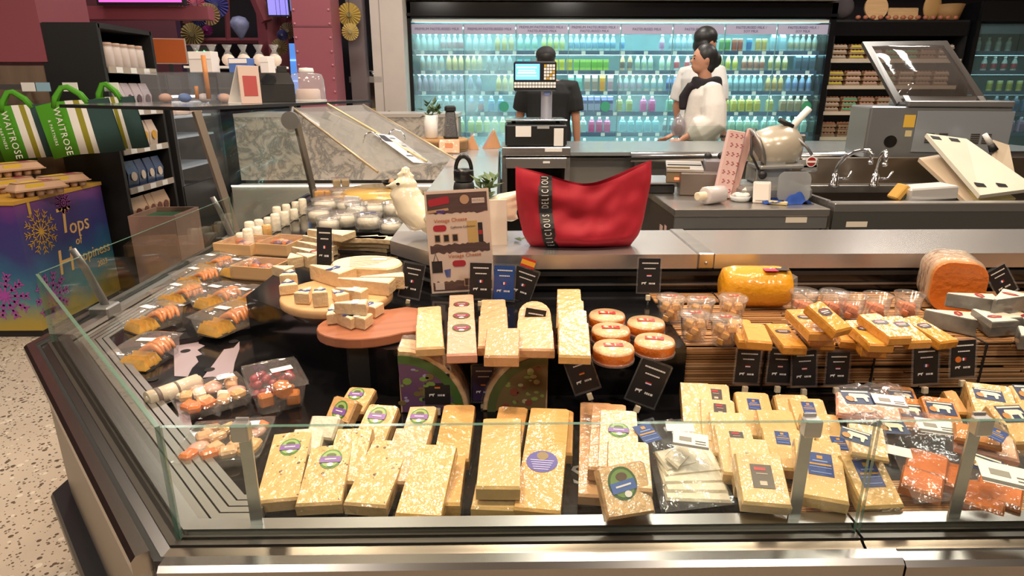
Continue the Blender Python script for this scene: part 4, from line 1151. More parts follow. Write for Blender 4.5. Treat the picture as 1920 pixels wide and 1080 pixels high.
for i in range(4):
    p = oz(720 + i * 12, 348 - (i % 2) * 14, .86)
    MB().box((0, 0, .02), (.09, .05, .05), 0, RZ(20 * i), ch=.012).build('bread_loaf', mat('crust', srgb('C79A66'), .6, var=.3, vscale=20), None, T(-.72 + i * .13, 3.4 + .06 * (i % 2), .7355 + .0), 'pale crusty bread roll behind the big cheese wheel, %s' % ('by the second post', 'next to the post roll', 'in the middle', 'next to the wing ledge')[i], 'bread')
# paper price list taped on the flap
a = U1.lerp(L1, .78).lerp(U2.lerp(L2, .78), .55)
n_ = (U2 - U1).cross(L1 - U1).normalized()
if n_.z < 0: n_ = -n_
y_ = (U1 - L1).normalized()
M_ = Matrix((y_.cross(n_), y_, n_)).transposed().to_4x4(); M_.translation = a + n_ * .012
o = put('price_sheet', MB().box((0, 0, 0), (.15, .3, .001)).mesh('price_sheet', pm('D5D8E0', .4)), None, M_, 'white printed price sheet taped on the raised glass flap', 'paper')
MB().box((-.035, .1, .0008), (.06, .07, .0006)).box((.03, .03, .0008), (.05, .012, .0006)).box((.02, -.04, .0008), (.06, .012, .0006)).box((-.03, -.08, .0008), (.05, .012, .0006)).box((.03, .11, .0008), (.04, .012, .0006)).build('print', pm('3A3A44', .4), o)
# ================================================================ ON THE SERVICE LEDGE
LZ = .9165
# ceramic rooster
CER = mat('ceramic', srgb('E6DCC4'), .18, coat=.6, bump=.2, bscale=18, bdist=.004)
p = oz(830, 455, LZ)
rst = thing('ceramic_rooster', 'white glazed ceramic rooster planter behind the promotion poster', 'figurine', T(-.125, 1.67, LZ) @ Matrix.Diagonal((1.3, 1.15, .82, 1)))
mb = MB()
mb.ell((.0, 0, .07), (.095, .06, .07), 20)
mb.tube([(0, 0, .0), (0, 0, .02)], [.05, .06], 20)
mb.tube([(-.05, 0, .06), (-.085, 0, .10), (-.098, 0, .14), (-.097, 0, .165)], [.055, .042, .032, .026], 14)
mb.ell((-.10, 0, .178), (.026, .022, .024), 14)
mb.tube([(-.118, 0, .178), (-.142, 0, .170)], [.012, .003], 8)
mb.tube([(-.085, 0, .20), (-.1, 0, .215), (-.115, 0, .205)], [.009, .011, .007], 8)
mb.ell((-.098, 0, .222), (.012, .007, .014), 10)
mb.tube([(-.122, 0, .162), (-.124, 0, .138)], [.007, .011], 8)
for k in range(4):
    mb.tube([(.07, 0, .09), (.10 + .004 * k, 0, .13 - .018 * k), (.135 - .004 * k, 0, .15 - .03 * k)], [.03, .022, .010], 10)
blob(mb, 'rooster_body', CER, rst, vox=.005, smooth=6)
for s_ in (-1, 1):
    MB().ell((-.112, s_ * .019, .183), (.004, .003, .004), 8).build('eye', BLACK, rst)
    MB().ell((-.01, s_ * .056, .08), (.05, .010, .035), 14).build('wing', CER, rst)
# herbs growing out of the rooster
LEAF = mat('leaf', srgb('4E6B3A'), .5, var=.3, vscale=30)
pl = thing('herb_sprigs', 'leafy green sprigs growing out of the rooster planter', 'plant', T(-.05, 1.69, LZ + .06))
rn = random.Random(9)
leafm = MB().add([(0, 0, 0), (.010, .012, .004), (0, .04, .0), (-.010, .012, .004), (0, .014, -.002)], [(0, 1, 4), (1, 2, 4), (2, 3, 4), (3, 0, 4)]).mesh('leaf', LEAF)
for q in range(5):
    x, y = rn.uniform(-.01, .05), rn.uniform(-.02, .02)
    h = rn.uniform(.08, .12)
    MB().tube([(0, 0, .02), (x * .4, y * .4, h * .6), (x, y, h)], .0016, 5).build('stem', LEAF, pl)
    for k in range(5): put('leaf', leafm, pl, T(x * (.5 + .1 * k), y, h * (.5 + .12 * k)) @ RZ(rn.uniform(0, 360)) @ RX(rn.uniform(10, 50)))
for q in range(6): put('leaf', leafm, pl, T(.085 + rn.uniform(-.02, .02), rn.uniform(-.05, -.03), -.085 + rn.uniform(0, .03)) @ RZ(rn.uniform(0, 360)) @ RX(rn.uniform(0, 40)))
# white card envelope behind the poster
o = thing('white_card', 'blank white upright card behind the promotion poster', 'card', T(oy(920, 424, 1.6)) @ RZ(4) @ RX(83))
MB().box((0, 0, 0), (.085, .135, .003), ch=.001).build('card', pm('DCCFC0', .5), o)
MB().box((0, -.062, .006), (.085, .004, .012)).build('foot', pm('DCCFC0', .5), o)
# promotion poster in stand
P0 = oy(862, 453, 1.468)
po = thing('promotion_poster', 'promotion poster with brown wood print and red badges in a clear stand', 'poster', T(P0) @ RY(-3.2) @ RX(83))
PW, PH = .152, .244
def pq(x0, y0, x1, y1, z, m, mb): mb.box(((x0 + x1) / 2, (y0 + y1) / 2, z), (abs(x1 - x0), abs(y1 - y0), .0005), m)
MB().box((0, 0, -.001), (PW, PH, .002)).build('paper', pm('DDC6B6', .45), po)
mb = MB()
brn = mat('poster_wood', srgb('5E4542'), .45, var=.3, vscale=12, aniso=(1, 12, 1))
rn = random.Random(6)
def torn(x0, x1, y0, y1, rough_bottom, rough_top):
    n = 22
    top = [(x0 + (x1 - x0) * i / n, y1 + (rn.uniform(-.003, .003) if rough_top else 0)) for i in range(n + 1)]
    bot = [(x0 + (x1 - x0) * i / n, y0 + (rn.uniform(-.003, .003) if rough_bottom else 0)) for i in range(n, -1, -1)]
    mb.prism((top + bot)[::-1], .0001, .0004, 0)
hw = PW / 2 - .005
torn(-hw, hw, .068, .115, True, False); torn(-hw, hw, -.025, -.005, True, True); torn(-hw, hw, -.117, -.095, False, True)
mb.build('wood_print', brn, po)
mb = MB()
mb.prism(rrect(.05, .017, .004, 2), .0006, .001, 0, M=T(-.043, .097, 0) @ RZ(8)); mb.prism(rrect(.032, .015, .007, 3), .0002, .0008, 0, M=T(-.045, .034, 0)); mb.prism(rrect(.032, .015, .007, 3), .0002, .0008, 0, M=T(-.005, -.052, 0))
mb.prism(circle(.011, 16), .0006, .001, 1, M=T(.018, .099, 0)); mb.box((.05, .095, .0007), (.03, .012, .0006), 2); mb.box((-.038, .08, .0007), (.05, .006, .0006), 1, RZ(6)); mb.box((-.04, .073, .0007), (.02, .006, .0006), 6)
for i, x in enumerate((-.052, -.031, -.01)): mb.box((x, .01, .0004), (.015, .019, .0006), 1 + (i == 1) * 0); mb.box((x, .01, .0008), (.011, .015, .0006), 3)
mb.box((.032, .022, .0004), (.024, .052, .0006), 5); mb.box((.051, .02, .0006), (.011, .046, .0006), 3); mb.box((.051, .02, .001), (.008, .01, .0006), 0)
mb.box((-.058, -.058, .0006), (.025, .028, .0006), 3); mb.tube([(-.066, -.045, .0006), (-.06, -.024, .0006), (-.054, -.045, .0006)], .0008, 5, 3); mb.prism([(-.042, -.066), (-.026, -.064), (-.028, -.084), (-.038, -.084)], .0003, .0008, 4); mb.box((-.055, -.105, .0005), (.022, .018, .0008), 2)
mb.box((.012, -.098, .0005), (.016, .02, .0006), 1); mb.box((.012, -.098, .0009), (.012, .016, .0006), 3)
mb.build('artwork', [pm('B02636', .4), pm('C09A78', .4), pm('D8C4B8', .4), pm('2A2224', .4), pm('4A5A9A', .4), pm('C9A86A', .4), pm('5A3A9A', .4)], po)
for body, sz, x, y, c, ang in (('Vintage Cheese', .0125, -.018, .052, 'C0682A', 2), ('California Collection', .007, .01, .035, '3A3030', 1), ('Vintage Cheese', .0125, .01, -.033, 'C0682A', 2), ('VINTAGE', .007, .05, .095, '7A5A4A', 0)):
    letters(body, sz, pm(c, .45), po, T(x, y, .0008) @ RZ(ang), ext=.0002)
MB().prism(rrect(PW + .006, PH + .006, .003), .0018, .003).build('clear_front', sheet('poster_front', (.99, .99, .99), 1.0, .04, bump=.05, bscale=9), po)
MB().box((0, -PH / 2 - .004, -.012), (PW + .006, .004, .03)).build('stand_foot', ACR, po)
# black water bottle
bp = oz(866, 388, LZ)
bp = V((-.12, 1.95, LZ))
o = thing('water_bottle', 'matte black water bottle with loop handle on the pale wing ledge', 'bottle', T(-.118, 1.96, .9155) @ Matrix.Diagonal((1, 1, 1.3, 1)))
MB().lathe([(.030, 0), (.033, .003), (.033, .075), (.030, .085), (.026, .088)], 24).build('body', BLACKM, o)
MB().lathe([(.029, .089), (.031, .091), (.031, .112), (.027, .117), (.001, .118)], 24).build('lid', mat('lid_black', (.008, .008, .009), .3), o)
MB().tube([(.024 * math.cos(R(a)), 0, .115 + .032 * math.sin(R(a))) for a in range(0, 181, 15)], .006, 8).build('loop_handle', MATS['lid_black'], o)
# red tote bag
RED = mat('red_canvas', srgb('A80C28'), .7, bump=.25, bscale=260, bdist=.0006, var=.12, vscale=7)
rb = thing('red_tote_bag', 'red canvas tote bag with black lettered strap on the steel ledge', 'bag', T(.202, 1.585, LZ))
nx, nz = 36, 22
def bagpt(u, v, s):
    """u across 0..1, v up 0..1, s front -1 / back +1"""
    wid = .140 + .028 * v + .010 * math.sin(v * 3.1)
    x = (u - .5) * 2 * wid
    top = .163 + .038 * abs(2 * u - 1) ** 2.2 + (.010 * (u > .5) * (2 * u - 1)) + .004 * math.sin(u * 9)
    z = top * v + .004 * math.sin(u * 8) * v
    dep = .060 * (1 - .62 * v) * (max(0, 1 - abs(2 * u - 1) ** 3.5)) ** .5
    dep *= min(1, .35 + v * 5) if v < .15 else 1
    wr = .016 * noise.noise(V((u * 2.6 + v * 1.2, v * 2.2 - u * .9, 3.1))) + .008 * noise.noise(V((u * 7 - v * 3, v * 4 + u * 4, 7.7)))
    wr *= 1.25 * min(1, 4 * v + .15)
    z = max(0, z - (.02 * (abs(2 * u - 1) < .9) if False else 0))
    if v < .12: x *= .93 + .07 * (v / .12)
    return V((x, s * dep + wr * (1 if v < .97 else .6), z))
vs = [bagpt(i / nx, j / nz, s) for s in (-1, 1) for i in range(nx + 1) for j in range(nz + 1)]
st_ = nz + 1
q_ = (nx + 1) * st_
fs = [(s * q_ + i * st_ + j, s * q_ + (i + 1) * st_ + j, s * q_ + (i + 1) * st_ + j + 1, s * q_ + i * st_ + j + 1) for s in (0, 1) for i in range(nx) for j in range(nz)]
fs += [(i * st_, (i + 1) * st_, q_ + (i + 1) * st_, q_ + i * st_) for i in range(nx)]
MB().add(vs, fs, 0, None, True).build('bag_body', RED, rb)
su = .215
sp_ = [bagpt(su, j / 16, -1) + V((0, -.0025, 0)) for j in range(0, 17)]
mb = MB(); vs = []
for pnt in sp_: vs += [pnt + V((-.0165, -.0012, 0)), pnt + V((.0165, -.0012, 0)), pnt + V((.0165, .0015, 0)), pnt + V((-.0165, .0015, 0))]
mb.add(vs, [(i * 4 + k, i * 4 + (k + 1) % 4, i * 4 + 4 + (k + 1) % 4, i * 4 + 4 + k) for i in range(16) for k in range(4)], 0)
strap = mb.build('strap', mat('strap_black', (.012, .012, .013), .6), rb)
STRW = mat('strap_white', (.7, .68, .66), .6)
for word, v0, v1 in (('ELICIOUS', .02, .5), ('DELICIOU', .56, .995)):
    n = len(word)
    for i, ch_ in enumerate(word):
        v = v0 + (v1 - v0) * (i + .5) / n
        a, b = bagpt(su, v - .02, -1), bagpt(su, v + .02, -1)
        Yv = (b - a).normalized()
        M = Matrix((Yv, V((-1, 0, 0)), Yv.cross(V((-1, 0, 0))))).transposed().to_4x4()
        M.translation = (a + b) / 2 + V((0, -.0048, 0))
        me = text(ch_, .0245, ext=.0005).copy(); me.materials.clear(); me.materials.append(STRW)
        put('letter', me, strap, M @ Matrix.Diagonal((.56, 1, 1, 1)))
# ================================================================ SERVICE AREA
def part(o, name, mb, m, label=None): return mb.build(name, m, o, None, label)
def ox(px, py, x):
    r = ray(px, py)
    return CP + r * (x / r.x)
TZ = .85
tb = thing('prep_table', 'stainless steel prep table with cabinet body behind the service ledge', 'table', T(.99, 2.755, 0))
part(tb, 'tabletop', MB().box((0, 0, TZ - .015), (.62, .6, .03), ch=.003), STEEL)
part(tb, 'apron', MB().box((0, -.285, TZ - .055), (.61, .02, .05)), STEELD)
part(tb, 'cabinet_body', MB().box((.0, .005, .43), (.58, .55, .72)), STEELD)
part(tb, 'side_panel', MB().box((-.3, .0, .45), (.012, .56, .76)), mat('side_steel', srgb('6E645C'), .4, .8))
for i in range(2): d_ = part(tb, 'door', MB().box((-.145 + .29 * i, -.276, .42), (.28, .012, .66), ch=.002), STEELD); part(d_, 'handle', MB().box((-.145 + .29 * i, -.286, .72), (.1, .01, .012), ch=.002), STEEL)
for sx in (-1, 1):
    for sy in (-1, 1): part(tb, 'leg', MB().tube([(sx * .27, sy * .25, 0), (sx * .27, sy * .25, .1)], .02, 10), STEEL)
part(tb, 'name_sticker', MB().box((.18, -.2965, TZ - .045), (.085, .001, .022)), pm('D8CFC0', .5))
part(tb, 'sticker', MB().box((-.307, -.1, .72), (.001, .05, .05)).box((-.307, -.17, .74), (.001, .035, .035)), pm('C8A8A0', .5))
sk = thing('sink_unit', 'stainless sink unit with tall splashback holding chopping boards', 'sink', T(2.02, 2.76, 0))
SX0, SX1 = -.70, .78
part(sk, 'front_rim', MB().box((.04, -.265, .852), (1.48, .06, .036), ch=.004), STEEL)
part(sk, 'splashback', MB().box((.04, .29, .82), (1.48, .02, .34), ch=.003), mat('splash_steel', srgb('8A7E70'), .32, .9, var=.15, vscale=2))
part(sk, 'basin_floor', MB().box((.04, .03, .62), (1.46, .5, .01)), STEELD)
part(sk, 'basin_side', MB().box((-.69, .03, .745), (.02, .5, .25)), STEEL)
part(sk, 'basin_side', MB().box((.77, .03, .745), (.02, .5, .25)), STEEL)
part(sk, 'rear_rim', MB().box((.04, .24, .852), (1.48, .08, .036), ch=.004), STEEL)
part(sk, 'front_apron', MB().box((.04, -.285, .74), (1.48, .015, .19)), mat('apron_steel', srgb('70716E'), .38, .8))
part(sk, 'lower_shelf', MB().box((.04, 0, .2), (1.4, .5, .03)), STEELD)
for sx in (-.66, .74):
    for sy in (-.25, .25): part(sk, 'leg', MB().tube([(sx, sy, 0), (sx, sy, .64)], .02, 8), STEEL)
part(sk, 'name_sticker', MB().box((-.60, -.2935, .785), (.085, .001, .022)), pm('D8CFC0', .5))
# taps
for i, (bx, tx, ty) in enumerate(((1561, 1634, 296), (1636, 1660, 302))):
    b = oy(bx, 362, 2.92); e = oy(tx, ty, 2.80 if i == 0 else 2.72)
    o = thing('sink_tap', 'chrome gooseneck sink tap %s' % ('reaching over the prep table end', 'turned towards the service aisle')[i], 'tap', T(b.x, b.y, .87))
    d = V((e.x - b.x, e.y - b.y, 0)); h = .20
    part(o, 'base', MB().lathe([(.022, 0), (.024, .006), (.018, .012), (.018, .05), (.012, .06)], 14), CHROME)
    arc = [V((0, 0, .05)), V((0, 0, .09))] + [d * t + V((0, 0, .09 + .085 * math.sin(math.pi * (.5 * t + .08)) )) for t in (.25, .5, .75, .9)] + [d + V((0, 0, .16)), d + V((0, 0, .125))]
    part(o, 'spout', MB().tube(arc, .0085, 10), CHROME)
    part(o, 'nozzle', MB().tube([d + V((0, 0, .13)), d + V((0, 0, .115))], .0115, 10), CHROME)
    part(o, 'lever', MB().tube([(.018, 0, .035), (.05, -.02, .04), (.06, -.03, .075)], [.008, .006, .005], 8), CHROME)
# chopping boards and sink things
PEW = mat('board_white', srgb('D8D2C0'), .45, var=.08, vscale=4)
def sheetthing(name, label, cat, quads, th, m, marks=None, group=None):
    c = sum(quads, V()) / len(quads)
    o = thing(name, label, cat, T(c), group)
    q = [p - c for p in quads]
    mb = MB().slabq(q, th); part(o, 'board', mb, m)
    n = (q[1] - q[0]).cross(q[2] - q[0]).normalized()
    for (u, v) in (marks or ()):
        a = q[0].lerp(q[1], u).lerp(q[3].lerp(q[2], u), v)
        s = 1 if n.y < 0 else -1
        e1, e2 = (q[1] - q[0]).normalized() * .02, (q[3] - q[0]).normalized() * .012
        off = n * (th if s > 0 else 0) + n * s * .0015
        part(o, 'foot_pad', MB().slabq([a - e1 - e2 + off, a + e1 - e2 + off, a + e1 + e2 + off, a - e1 + e2 + off], .002), BLACKM)
    return o
sheetthing('chopping_board', 'big white chopping board with green and black corner pads leaning in the sink', 'chopping board', [oy(1737, 250, 2.98), oy(1812, 260, 2.96), oy(1945, 352, 2.62), oy(1838, 366, 2.6)], .018, PEW, ((.15, .07), (.6, .07), (.15, .86), (.5, .9)))
sheetthing('chopping_board', 'yellowish chopping board lying under the big white one', 'chopping board', [oy(1765, 308, 2.96), oy(1830, 318, 2.94), oy(1905, 372, 2.66), oy(1838, 376, 2.64)], .02, mat('board_yellow', srgb('C8B878'), .5))
sheetthing('chopping_board', 'beige wooden chopping board lowest in the sink stack', 'chopping board', [oy(1723, 296, 2.98), oy(1760, 290, 2.98), oy(1846, 372, 2.68), oy(1812, 378, 2.66)], .02, mat('board_beige', srgb('C9B49A'), .5))
sheetthing('chopping_board', 'small cream chopping board standing upright behind the big white one', 'chopping board', [oy(1862, 262, 3.0), oy(1892, 272, 3.0), oy(1905, 335, 2.9), oy(1870, 330, 2.9)], .015, mat('board_cream', srgb('D8C8B0'), .5))
o = thing('cleaver', 'cleaver with white and black handle resting behind the chopping boards', 'knife', T(oy(1850, 270, 2.99)))
part(o, 'handle', MB().tube([(-.02, 0, .045), (.012, -.01, .0)], [.011, .013], 8), WHITE); part(o, 'bolster', MB().tube([(.012, -.01, 0), (.03, -.015, -.03)], [.014, .02], 8), BLACKM)
p = oz(1690, 372, .64)
o = thing('steel_pan', 'low rectangular stainless pan leaning in the sink', 'pan', T(oy(1735, 360, 2.62)) @ RY(-4))
part(o, 'pan', MB().box((0, 0, 0), (.2, .12, .055), ch=.006), mat('pan_steel', (.8, .79, .78), .3, .6))
o = thing('dish_sponge', 'yellow and dark green dish sponge wedged beside the steel pan', 'sponge', T(oy(1685, 360, 2.62)) @ RY(-55))
part(o, 'sponge', MB().box((0, 0, 0), (.07, .07, .025), ch=.005), mat('sponge', srgb('C79A4A'), .9, bump=.6, bscale=90)); part(o, 'scourer', MB().box((0, 0, -.016), (.07, .07, .007), ch=.002), pm('3A3A28', .9))
# vacuum packer
vp = oy(1718, 300, 3.37)
vm = thing('vacuum_packer', 'grey steel vacuum packing machine with raised clear domed lid', 'machine', T(vp.x, vp.y, .95) @ RZ(-14))
part(vm, 'housing', MB().box((0, 0, .14), (.62, .38, .26), ch=.006), mat('housing_steel', srgb('8E9296'), .35, .7))
part(vm, 'front_plate', MB().box((.11, -.194, .15), (.42, .006, .2), ch=.002), mat('plate_steel', srgb('AEB8C4'), .3, .6))
part(vm, 'side_plate', MB().box((-.313, -.01, .15), (.006, .34, .22)), mat('plate_grey', srgb('7E7B76'), .4, .5))
part(vm, 'side_port', MB().prism(circle(.03, 16), 0, .002, M=T(-.2, -.192, .10) @ RX(90)), BLACK)
for k, x in enumerate((-.03, .03, .17, .22)):
    g = part(vm, 'vent', MB().box((x, -.1985, .12), (.04, .002, .05)), STEELD)
    for q in range(5): part(g, 'slot', MB().box((x, -.200, .10 + q * .01), (.036, .002, .004)), BLACKM)
part(vm, 'note', MB().box((-.13, -.1925, .20), (.05, .001, .06)), pm('D8B040', .6)); part(vm, 'note', MB().box((-.125, -.1925, .14), (.03, .001, .03)), pm('C8BC90', .6))
for sx in (-.26, .26):
    for sy in (-.15, .15): part(vm, 'foot', MB().box((sx, sy, -.0), (.05, .05, .025)), BLACKM)
vi = (T(vp.x, vp.y, .95) @ RZ(-14)).inverted()
q = [vi @ oy(1617, 78, 3.58), vi @ oy(1776, 76, 3.56), vi @ oy(1856, 196, 3.22), vi @ oy(1682, 194, 3.28)]
def lidpt(u, v, h=0):
    n = (q[1] - q[0]).cross(q[3] - q[0]).normalized()
    if n.y > 0: n = -n
    return q[0].lerp(q[1], u).lerp(q[3].lerp(q[2], u), v) + n * h
LIDM = mat('lid_frame', srgb('3C3632'), .3)
mb = MB()
for (u0, v0, u1, v1) in ((0, 0, 1, .08), (0, .88, 1, 1), (0, .08, .08, .88), (.92, .08, 1, .88)):
    mb.slabq([lidpt(u0, v0), lidpt(u1, v0), lidpt(u1, v1), lidpt(u0, v1)], .02)
lf = part(vm, 'lid_frame', mb, LIDM)
n = 12
vs = [lidpt(.08 + .84 * i / (n - 1), .08 + .8 * j / (n - 1), .05 * (1 - abs(2 * i / (n - 1) - 1) ** 6) * (1 - abs(2 * j / (n - 1) - 1) ** 6)) for i in range(n) for j in range(n)]
part(vm, 'lid_dome', MB().add(vs, [(i * n + j, i * n + j + 1, i * n + n + j + 1, i * n + n + j) for i in range(n - 1) for j in range(n - 1)], 0, None, True), sheet('dome_plastic', (.50, .46, .44), 1.6, .06, bump=.35, bscale=6, haze=.22, hazecol=(.35, .3, .28)))
for u in (.12, .93): part(vm, 'hinge', MB().slabq([lidpt(u - .03, .9, .012), lidpt(u + .03, .9, .012), lidpt(u + .03, 1.03, .012), lidpt(u - .03, 1.03, .012)], .004), STEEL)
part(vm, 'hinge_bar', MB().tube([lidpt(0, 1.03), lidpt(1, 1.03)], .018, 8), BLACKM)
part(vm, 'chamber_rim', MB().box((.08, -.05, .283), (.46, .3, .03), ch=.005), STEELD)
st2 = thing('machine_stand', 'steel stand carrying the vacuum packing machine', 'stand', T(vp.x, vp.y, 0) @ RZ(-14))
part(st2, 'shelf', MB().box((0, 0, .925), (.64, .40, .02)), STEEL)
for sx in (-.29, .29):
    for sy in (-.16, .16): part(st2, 'leg', MB().tube([(sx, sy, 0), (sx, sy, .915)], .018, 8), STEEL)
# slicer
sl = thing('meat_slicer', 'cream and grey electric meat slicer with round motor drum and raised handle', 'slicer', T(1.13, 2.74, TZ + .0006))
SLC = mat('slicer_cream', srgb('BDB5A6'), .25, .2, coat=.4)
part(sl, 'base', MB().box((.03, .02, .03), (.3, .26, .06), ch=.015), mat('slicer_grey', srgb('9A9C9C'), .35, .4))
part(sl, 'pedestal', MB().box((.04, .04, .1), (.16, .14, .1), ch=.02), MATS['slicer_grey'])
part(sl, 'motor_drum', MB().lathe([(.001, -.115), (.06, -.11), (.085, -.085), (.094, -.03), (.092, .03), (.072, .07), (.036, .09), (.001, .095)], 28, M=T(.055, .0, .215) @ RY(78)), SLC)
part(sl, 'carriage', MB().box((.07, -.03, .14), (.24, .16, .018), 0, RY(-2), ch=.005), MATS['slicer_grey'])
part(sl, 'blade', MB().lathe([(.001, -.006), (.085, -.004), (.09, 0), (.085, .006), (.001, .008)], 32, M=T(-.04, .0, .20) @ RY(72)), mat('blade', (.45, .44, .43), .25, 1))
part(sl, 'blade_guard', MB().lathe([(.088, -.012), (.098, -.01), (.098, .004), (.088, .006)], 32, M=T(-.045, .0, .20) @ RY(72)), mat('guard_steel', srgb('8A8682'), .35, .6))
hd = part(sl, 'handle', MB().tube([(.08, -.02, .27), (.11, -.02, .32), (.155, -.02, .375)], [.012, .015, .014], 10), WHITE)
part(hd, 'grip', MB().tube([(.03, -.03, .33), (.09, -.03, .30)], .011, 8), BLACKM)
part(sl, 'arm', MB().tube([(.07, -.06, .28), (.14, -.08, .22), (.16, -.09, .19)], .006, 8), STEELD)
part(sl, 'knob', MB().ell((-.045, -.11, .11), (.018, .014, .018), 12).tube([(-.045, -.1, .12), (-.04, -.08, .16)], .006, 6), BLACKM)
bd = part(sl, 'badge', MB().prism(circle(.022, 20), 0, .002, M=T(.15, -.112, .165) @ RX(90)), WHITE)
part(bd, 'badge_band', MB().prism(circle(.018, 20), .002, .003, 0, M=T(.15, -.112, .165) @ RX(90)).box((.15, -.1155, .165), (.036, .001, .008), 1), [pm('9A2A2A', .4), WHITE])
part(sl, 'badge_arm', MB().box((.15, -.1, .15), (.07, .02, .06), ch=.008), MATS['slicer_grey'])
part(sl, 'front_guard', MB().prism(rrect(.135, .125, .03, 4), -.003, .003, M=T(.075, -.15, .066) @ RX(84)), sheet('guard_plastic', (.8, .82, .84), .8, .1, haze=.5, hazecol=(.6, .62, .64)))
part(sl, 'deflector', MB().box((.0, -.09, .085), (.12, .006, .14), 0, RX(-6), ch=.002), mat('deflector', srgb('A8ADB0'), .3, .5))
part(sl, 'cord', MB().tube([(-.06, -.02, .29), (-.085, -.05, .26), (-.09, -.08, .19), (-.06, -.1, .13)], .005, 6), BLACKM)
part(sl, 'receiving_tray', MB().box((.12, .1, .19), (.14, .02, .12), 0, RX(10), ch=.004), STEEL)
# patterned paper pack
p = oz(1375, 352, TZ)
o = thing('paper_pack', 'tall pink patterned wrapping-paper pack leaning against the slicer', 'paper pack', T(.945, 2.70, TZ + .008) @ RY(9) @ RX(-4))
part(o, 'sheet_stack', MB().box((0, 0, .14), (.07, .03, .28), ch=.002), pm('D9B8B4', .6)); part(o, 'sheet_stack', MB().box((.05, .012, .15), (.03, .02, .30), 0, RY(3), ch=.002), pm('D0A8A0', .6))
mb = MB()
for i in range(3):
    for j in range(7):
        for k in range(3): mb.box((-.022 + .022 * i + (j % 2) * .008 + (k % 2) * .005, -.0155, .025 + j * .038 + k * .006), (.008, .001, .003))
part(o, 'print', mb, pm('A03A48', .6))['kind'] = 'stuff'
# film roll
p = oz(1340, 366, TZ)
o = thing('film_roll', 'roll of clear plastic film with a cream cardboard core lying on the prep table', 'film roll', T(.87, 2.58, TZ + .037) @ RZ(28))
part(o, 'film', MB().lathe([(.020, -.05), (.033, -.05), (.036, -.046), (.036, .046), (.033, .05), (.020, .05)], 24, M=RY(90)), mat('film_white', srgb('C9C3C4'), .25, coat=.6, bump=.3, bscale=40))
part(o, 'core', MB().lathe([(.012, -.09), (.017, -.09), (.017, .052), (.012, .052), (.011, -.088)], 18, M=RY(90)), mat('core', srgb('E0D2B8'), .6))
part(o, 'core_hole', MB().prism(circle(.0118, 16), -.0895, -.0885, M=RY(90)), pm('6A4A2A', .8))
for nm, lb, ct, px, py, dims, c, rzz in (('foam_tray', 'white foam tray leaning on the slicer base', 'tray', 1413, 345, (.07, .012, .09), 'DCD6D0', -10),):
    p = oz(px, 365, TZ)
    o = thing(nm, lb, ct, T(1.075, 2.585, TZ + .0006) @ RZ(rzz) @ RX(-18))
    part(o, 'tray', MB().box((0, 0, dims[2] / 2), dims, ch=.004), pm(c, .6)); part(o, 'rim', MB().box((0, -.008, dims[2] / 2), (dims[0] * .8, .006, dims[2] * .8), ch=.003), pm(c, .6))
p = oz(1387, 377, TZ)
o = thing('white_bowl', 'small white bowl full of crumpled tissue on the prep table', 'bowl', T(p.x, p.y, TZ + .0006))
part(o, 'bowl', MB().lathe([(.028, 0), (.036, .003), (.044, .022), (.041, .022), (.034, .006), (.001, .005)], 20), pm('D0D8DC', .3))
mb = MB(); rn = random.Random(8)
for k in range(9): mb.ell((rn.uniform(-.02, .02), rn.uniform(-.02, .02), .022 + rn.uniform(0, .008)), (.018, .016, .010), 8)
blob(mb, 'tissue', pm('E4E0DC', .8), o, vox=.004, smooth=2)
p = oz(1475, 382, TZ)
o = thing('blue_cloth', 'crumpled royal blue cleaning cloth at the front edge of the prep table', 'cloth', T(p.x, p.y + .015, TZ + .0006))
n = 22; vs = []; rn = random.Random(3)
for i in range(n):
    for j in range(n):
        u, v = i / (n - 1) - .5, j / (n - 1) - .5
        h = .045 * math.exp(-((u - .22) ** 2 + v * v) * 14) + .010 * math.sin(9 * u + 4 * v) + .008 * math.sin(15 * v - 6 * u) + .006 * math.sin(23 * u)
        vs.append((u * .19 + .006 * math.sin(9 * v), v * .085 + .010 * math.sin(7 * u), max(.001, h * (1 if abs(u) < .45 else .4))))
part(o, 'cloth', MB().add(vs, [(i * n + j, i * n + j + 1, i * n + n + j + 1, i * n + n + j) for i in range(n - 1) for j in range(n - 1)], 0, None, True), mat('blue_cloth', srgb('1F479A'), .85, bump=.5, bscale=150))
o = thing('box_cutter', 'small cream and black cutter lying beside the foam tray', 'tool', T(1.13, 2.55, TZ + .008) @ RZ(-30))
part(o, 'body', MB().box((0, 0, 0), (.07, .022, .014), ch=.003), pm('C8B888', .5)); part(o, 'slider', MB().box((.01, 0, .009), (.02, .01, .006)), BLACKM)
# wrapping machine and portion scale
p = oz(1275, 345, TZ)
o = thing('wrapping_machine', 'steel film wrapping machine with sloped heated plate and red display', 'machine', T(.885, 2.87, TZ + .0006) @ RZ(-12))
part(o, 'base_box', MB().box((.02, 0, .05), (.2, .2, .1), ch=.005), mat('wrap_steel', srgb('8A7E76'), .35, .7))
part(o, 'control_panel', MB().box((-.09, -.085, .075), (.1, .015, .07), 0, T(0, 0, 0) @ RX(-10), ch=.002), mat('ctrl', srgb('7A6A50'), .4, .4))
part(o, 'display', MB().box((-.095, -.105, .075), (.02, .002, .01)), mat('red_led', (1, .12, .05), .4, emit=3))
part(o, 'hot_plate', MB().box((-.06, .02, .115), (.16, .18, .014), 0, RX(6), ch=.002), mat('hotplate', srgb('C8C4C0'), .3, .6))
part(o, 'plate_slot', MB().box((-.06, .0, .123), (.15, .012, .006)).box((-.06, .05, .125), (.15, .012, .006)), BLACKM)
part(o, 'film_box', MB().box((.08, .04, .12), (.1, .1, .05), ch=.004), mat('wrap_steel2', srgb('9A949A'), .35, .6))
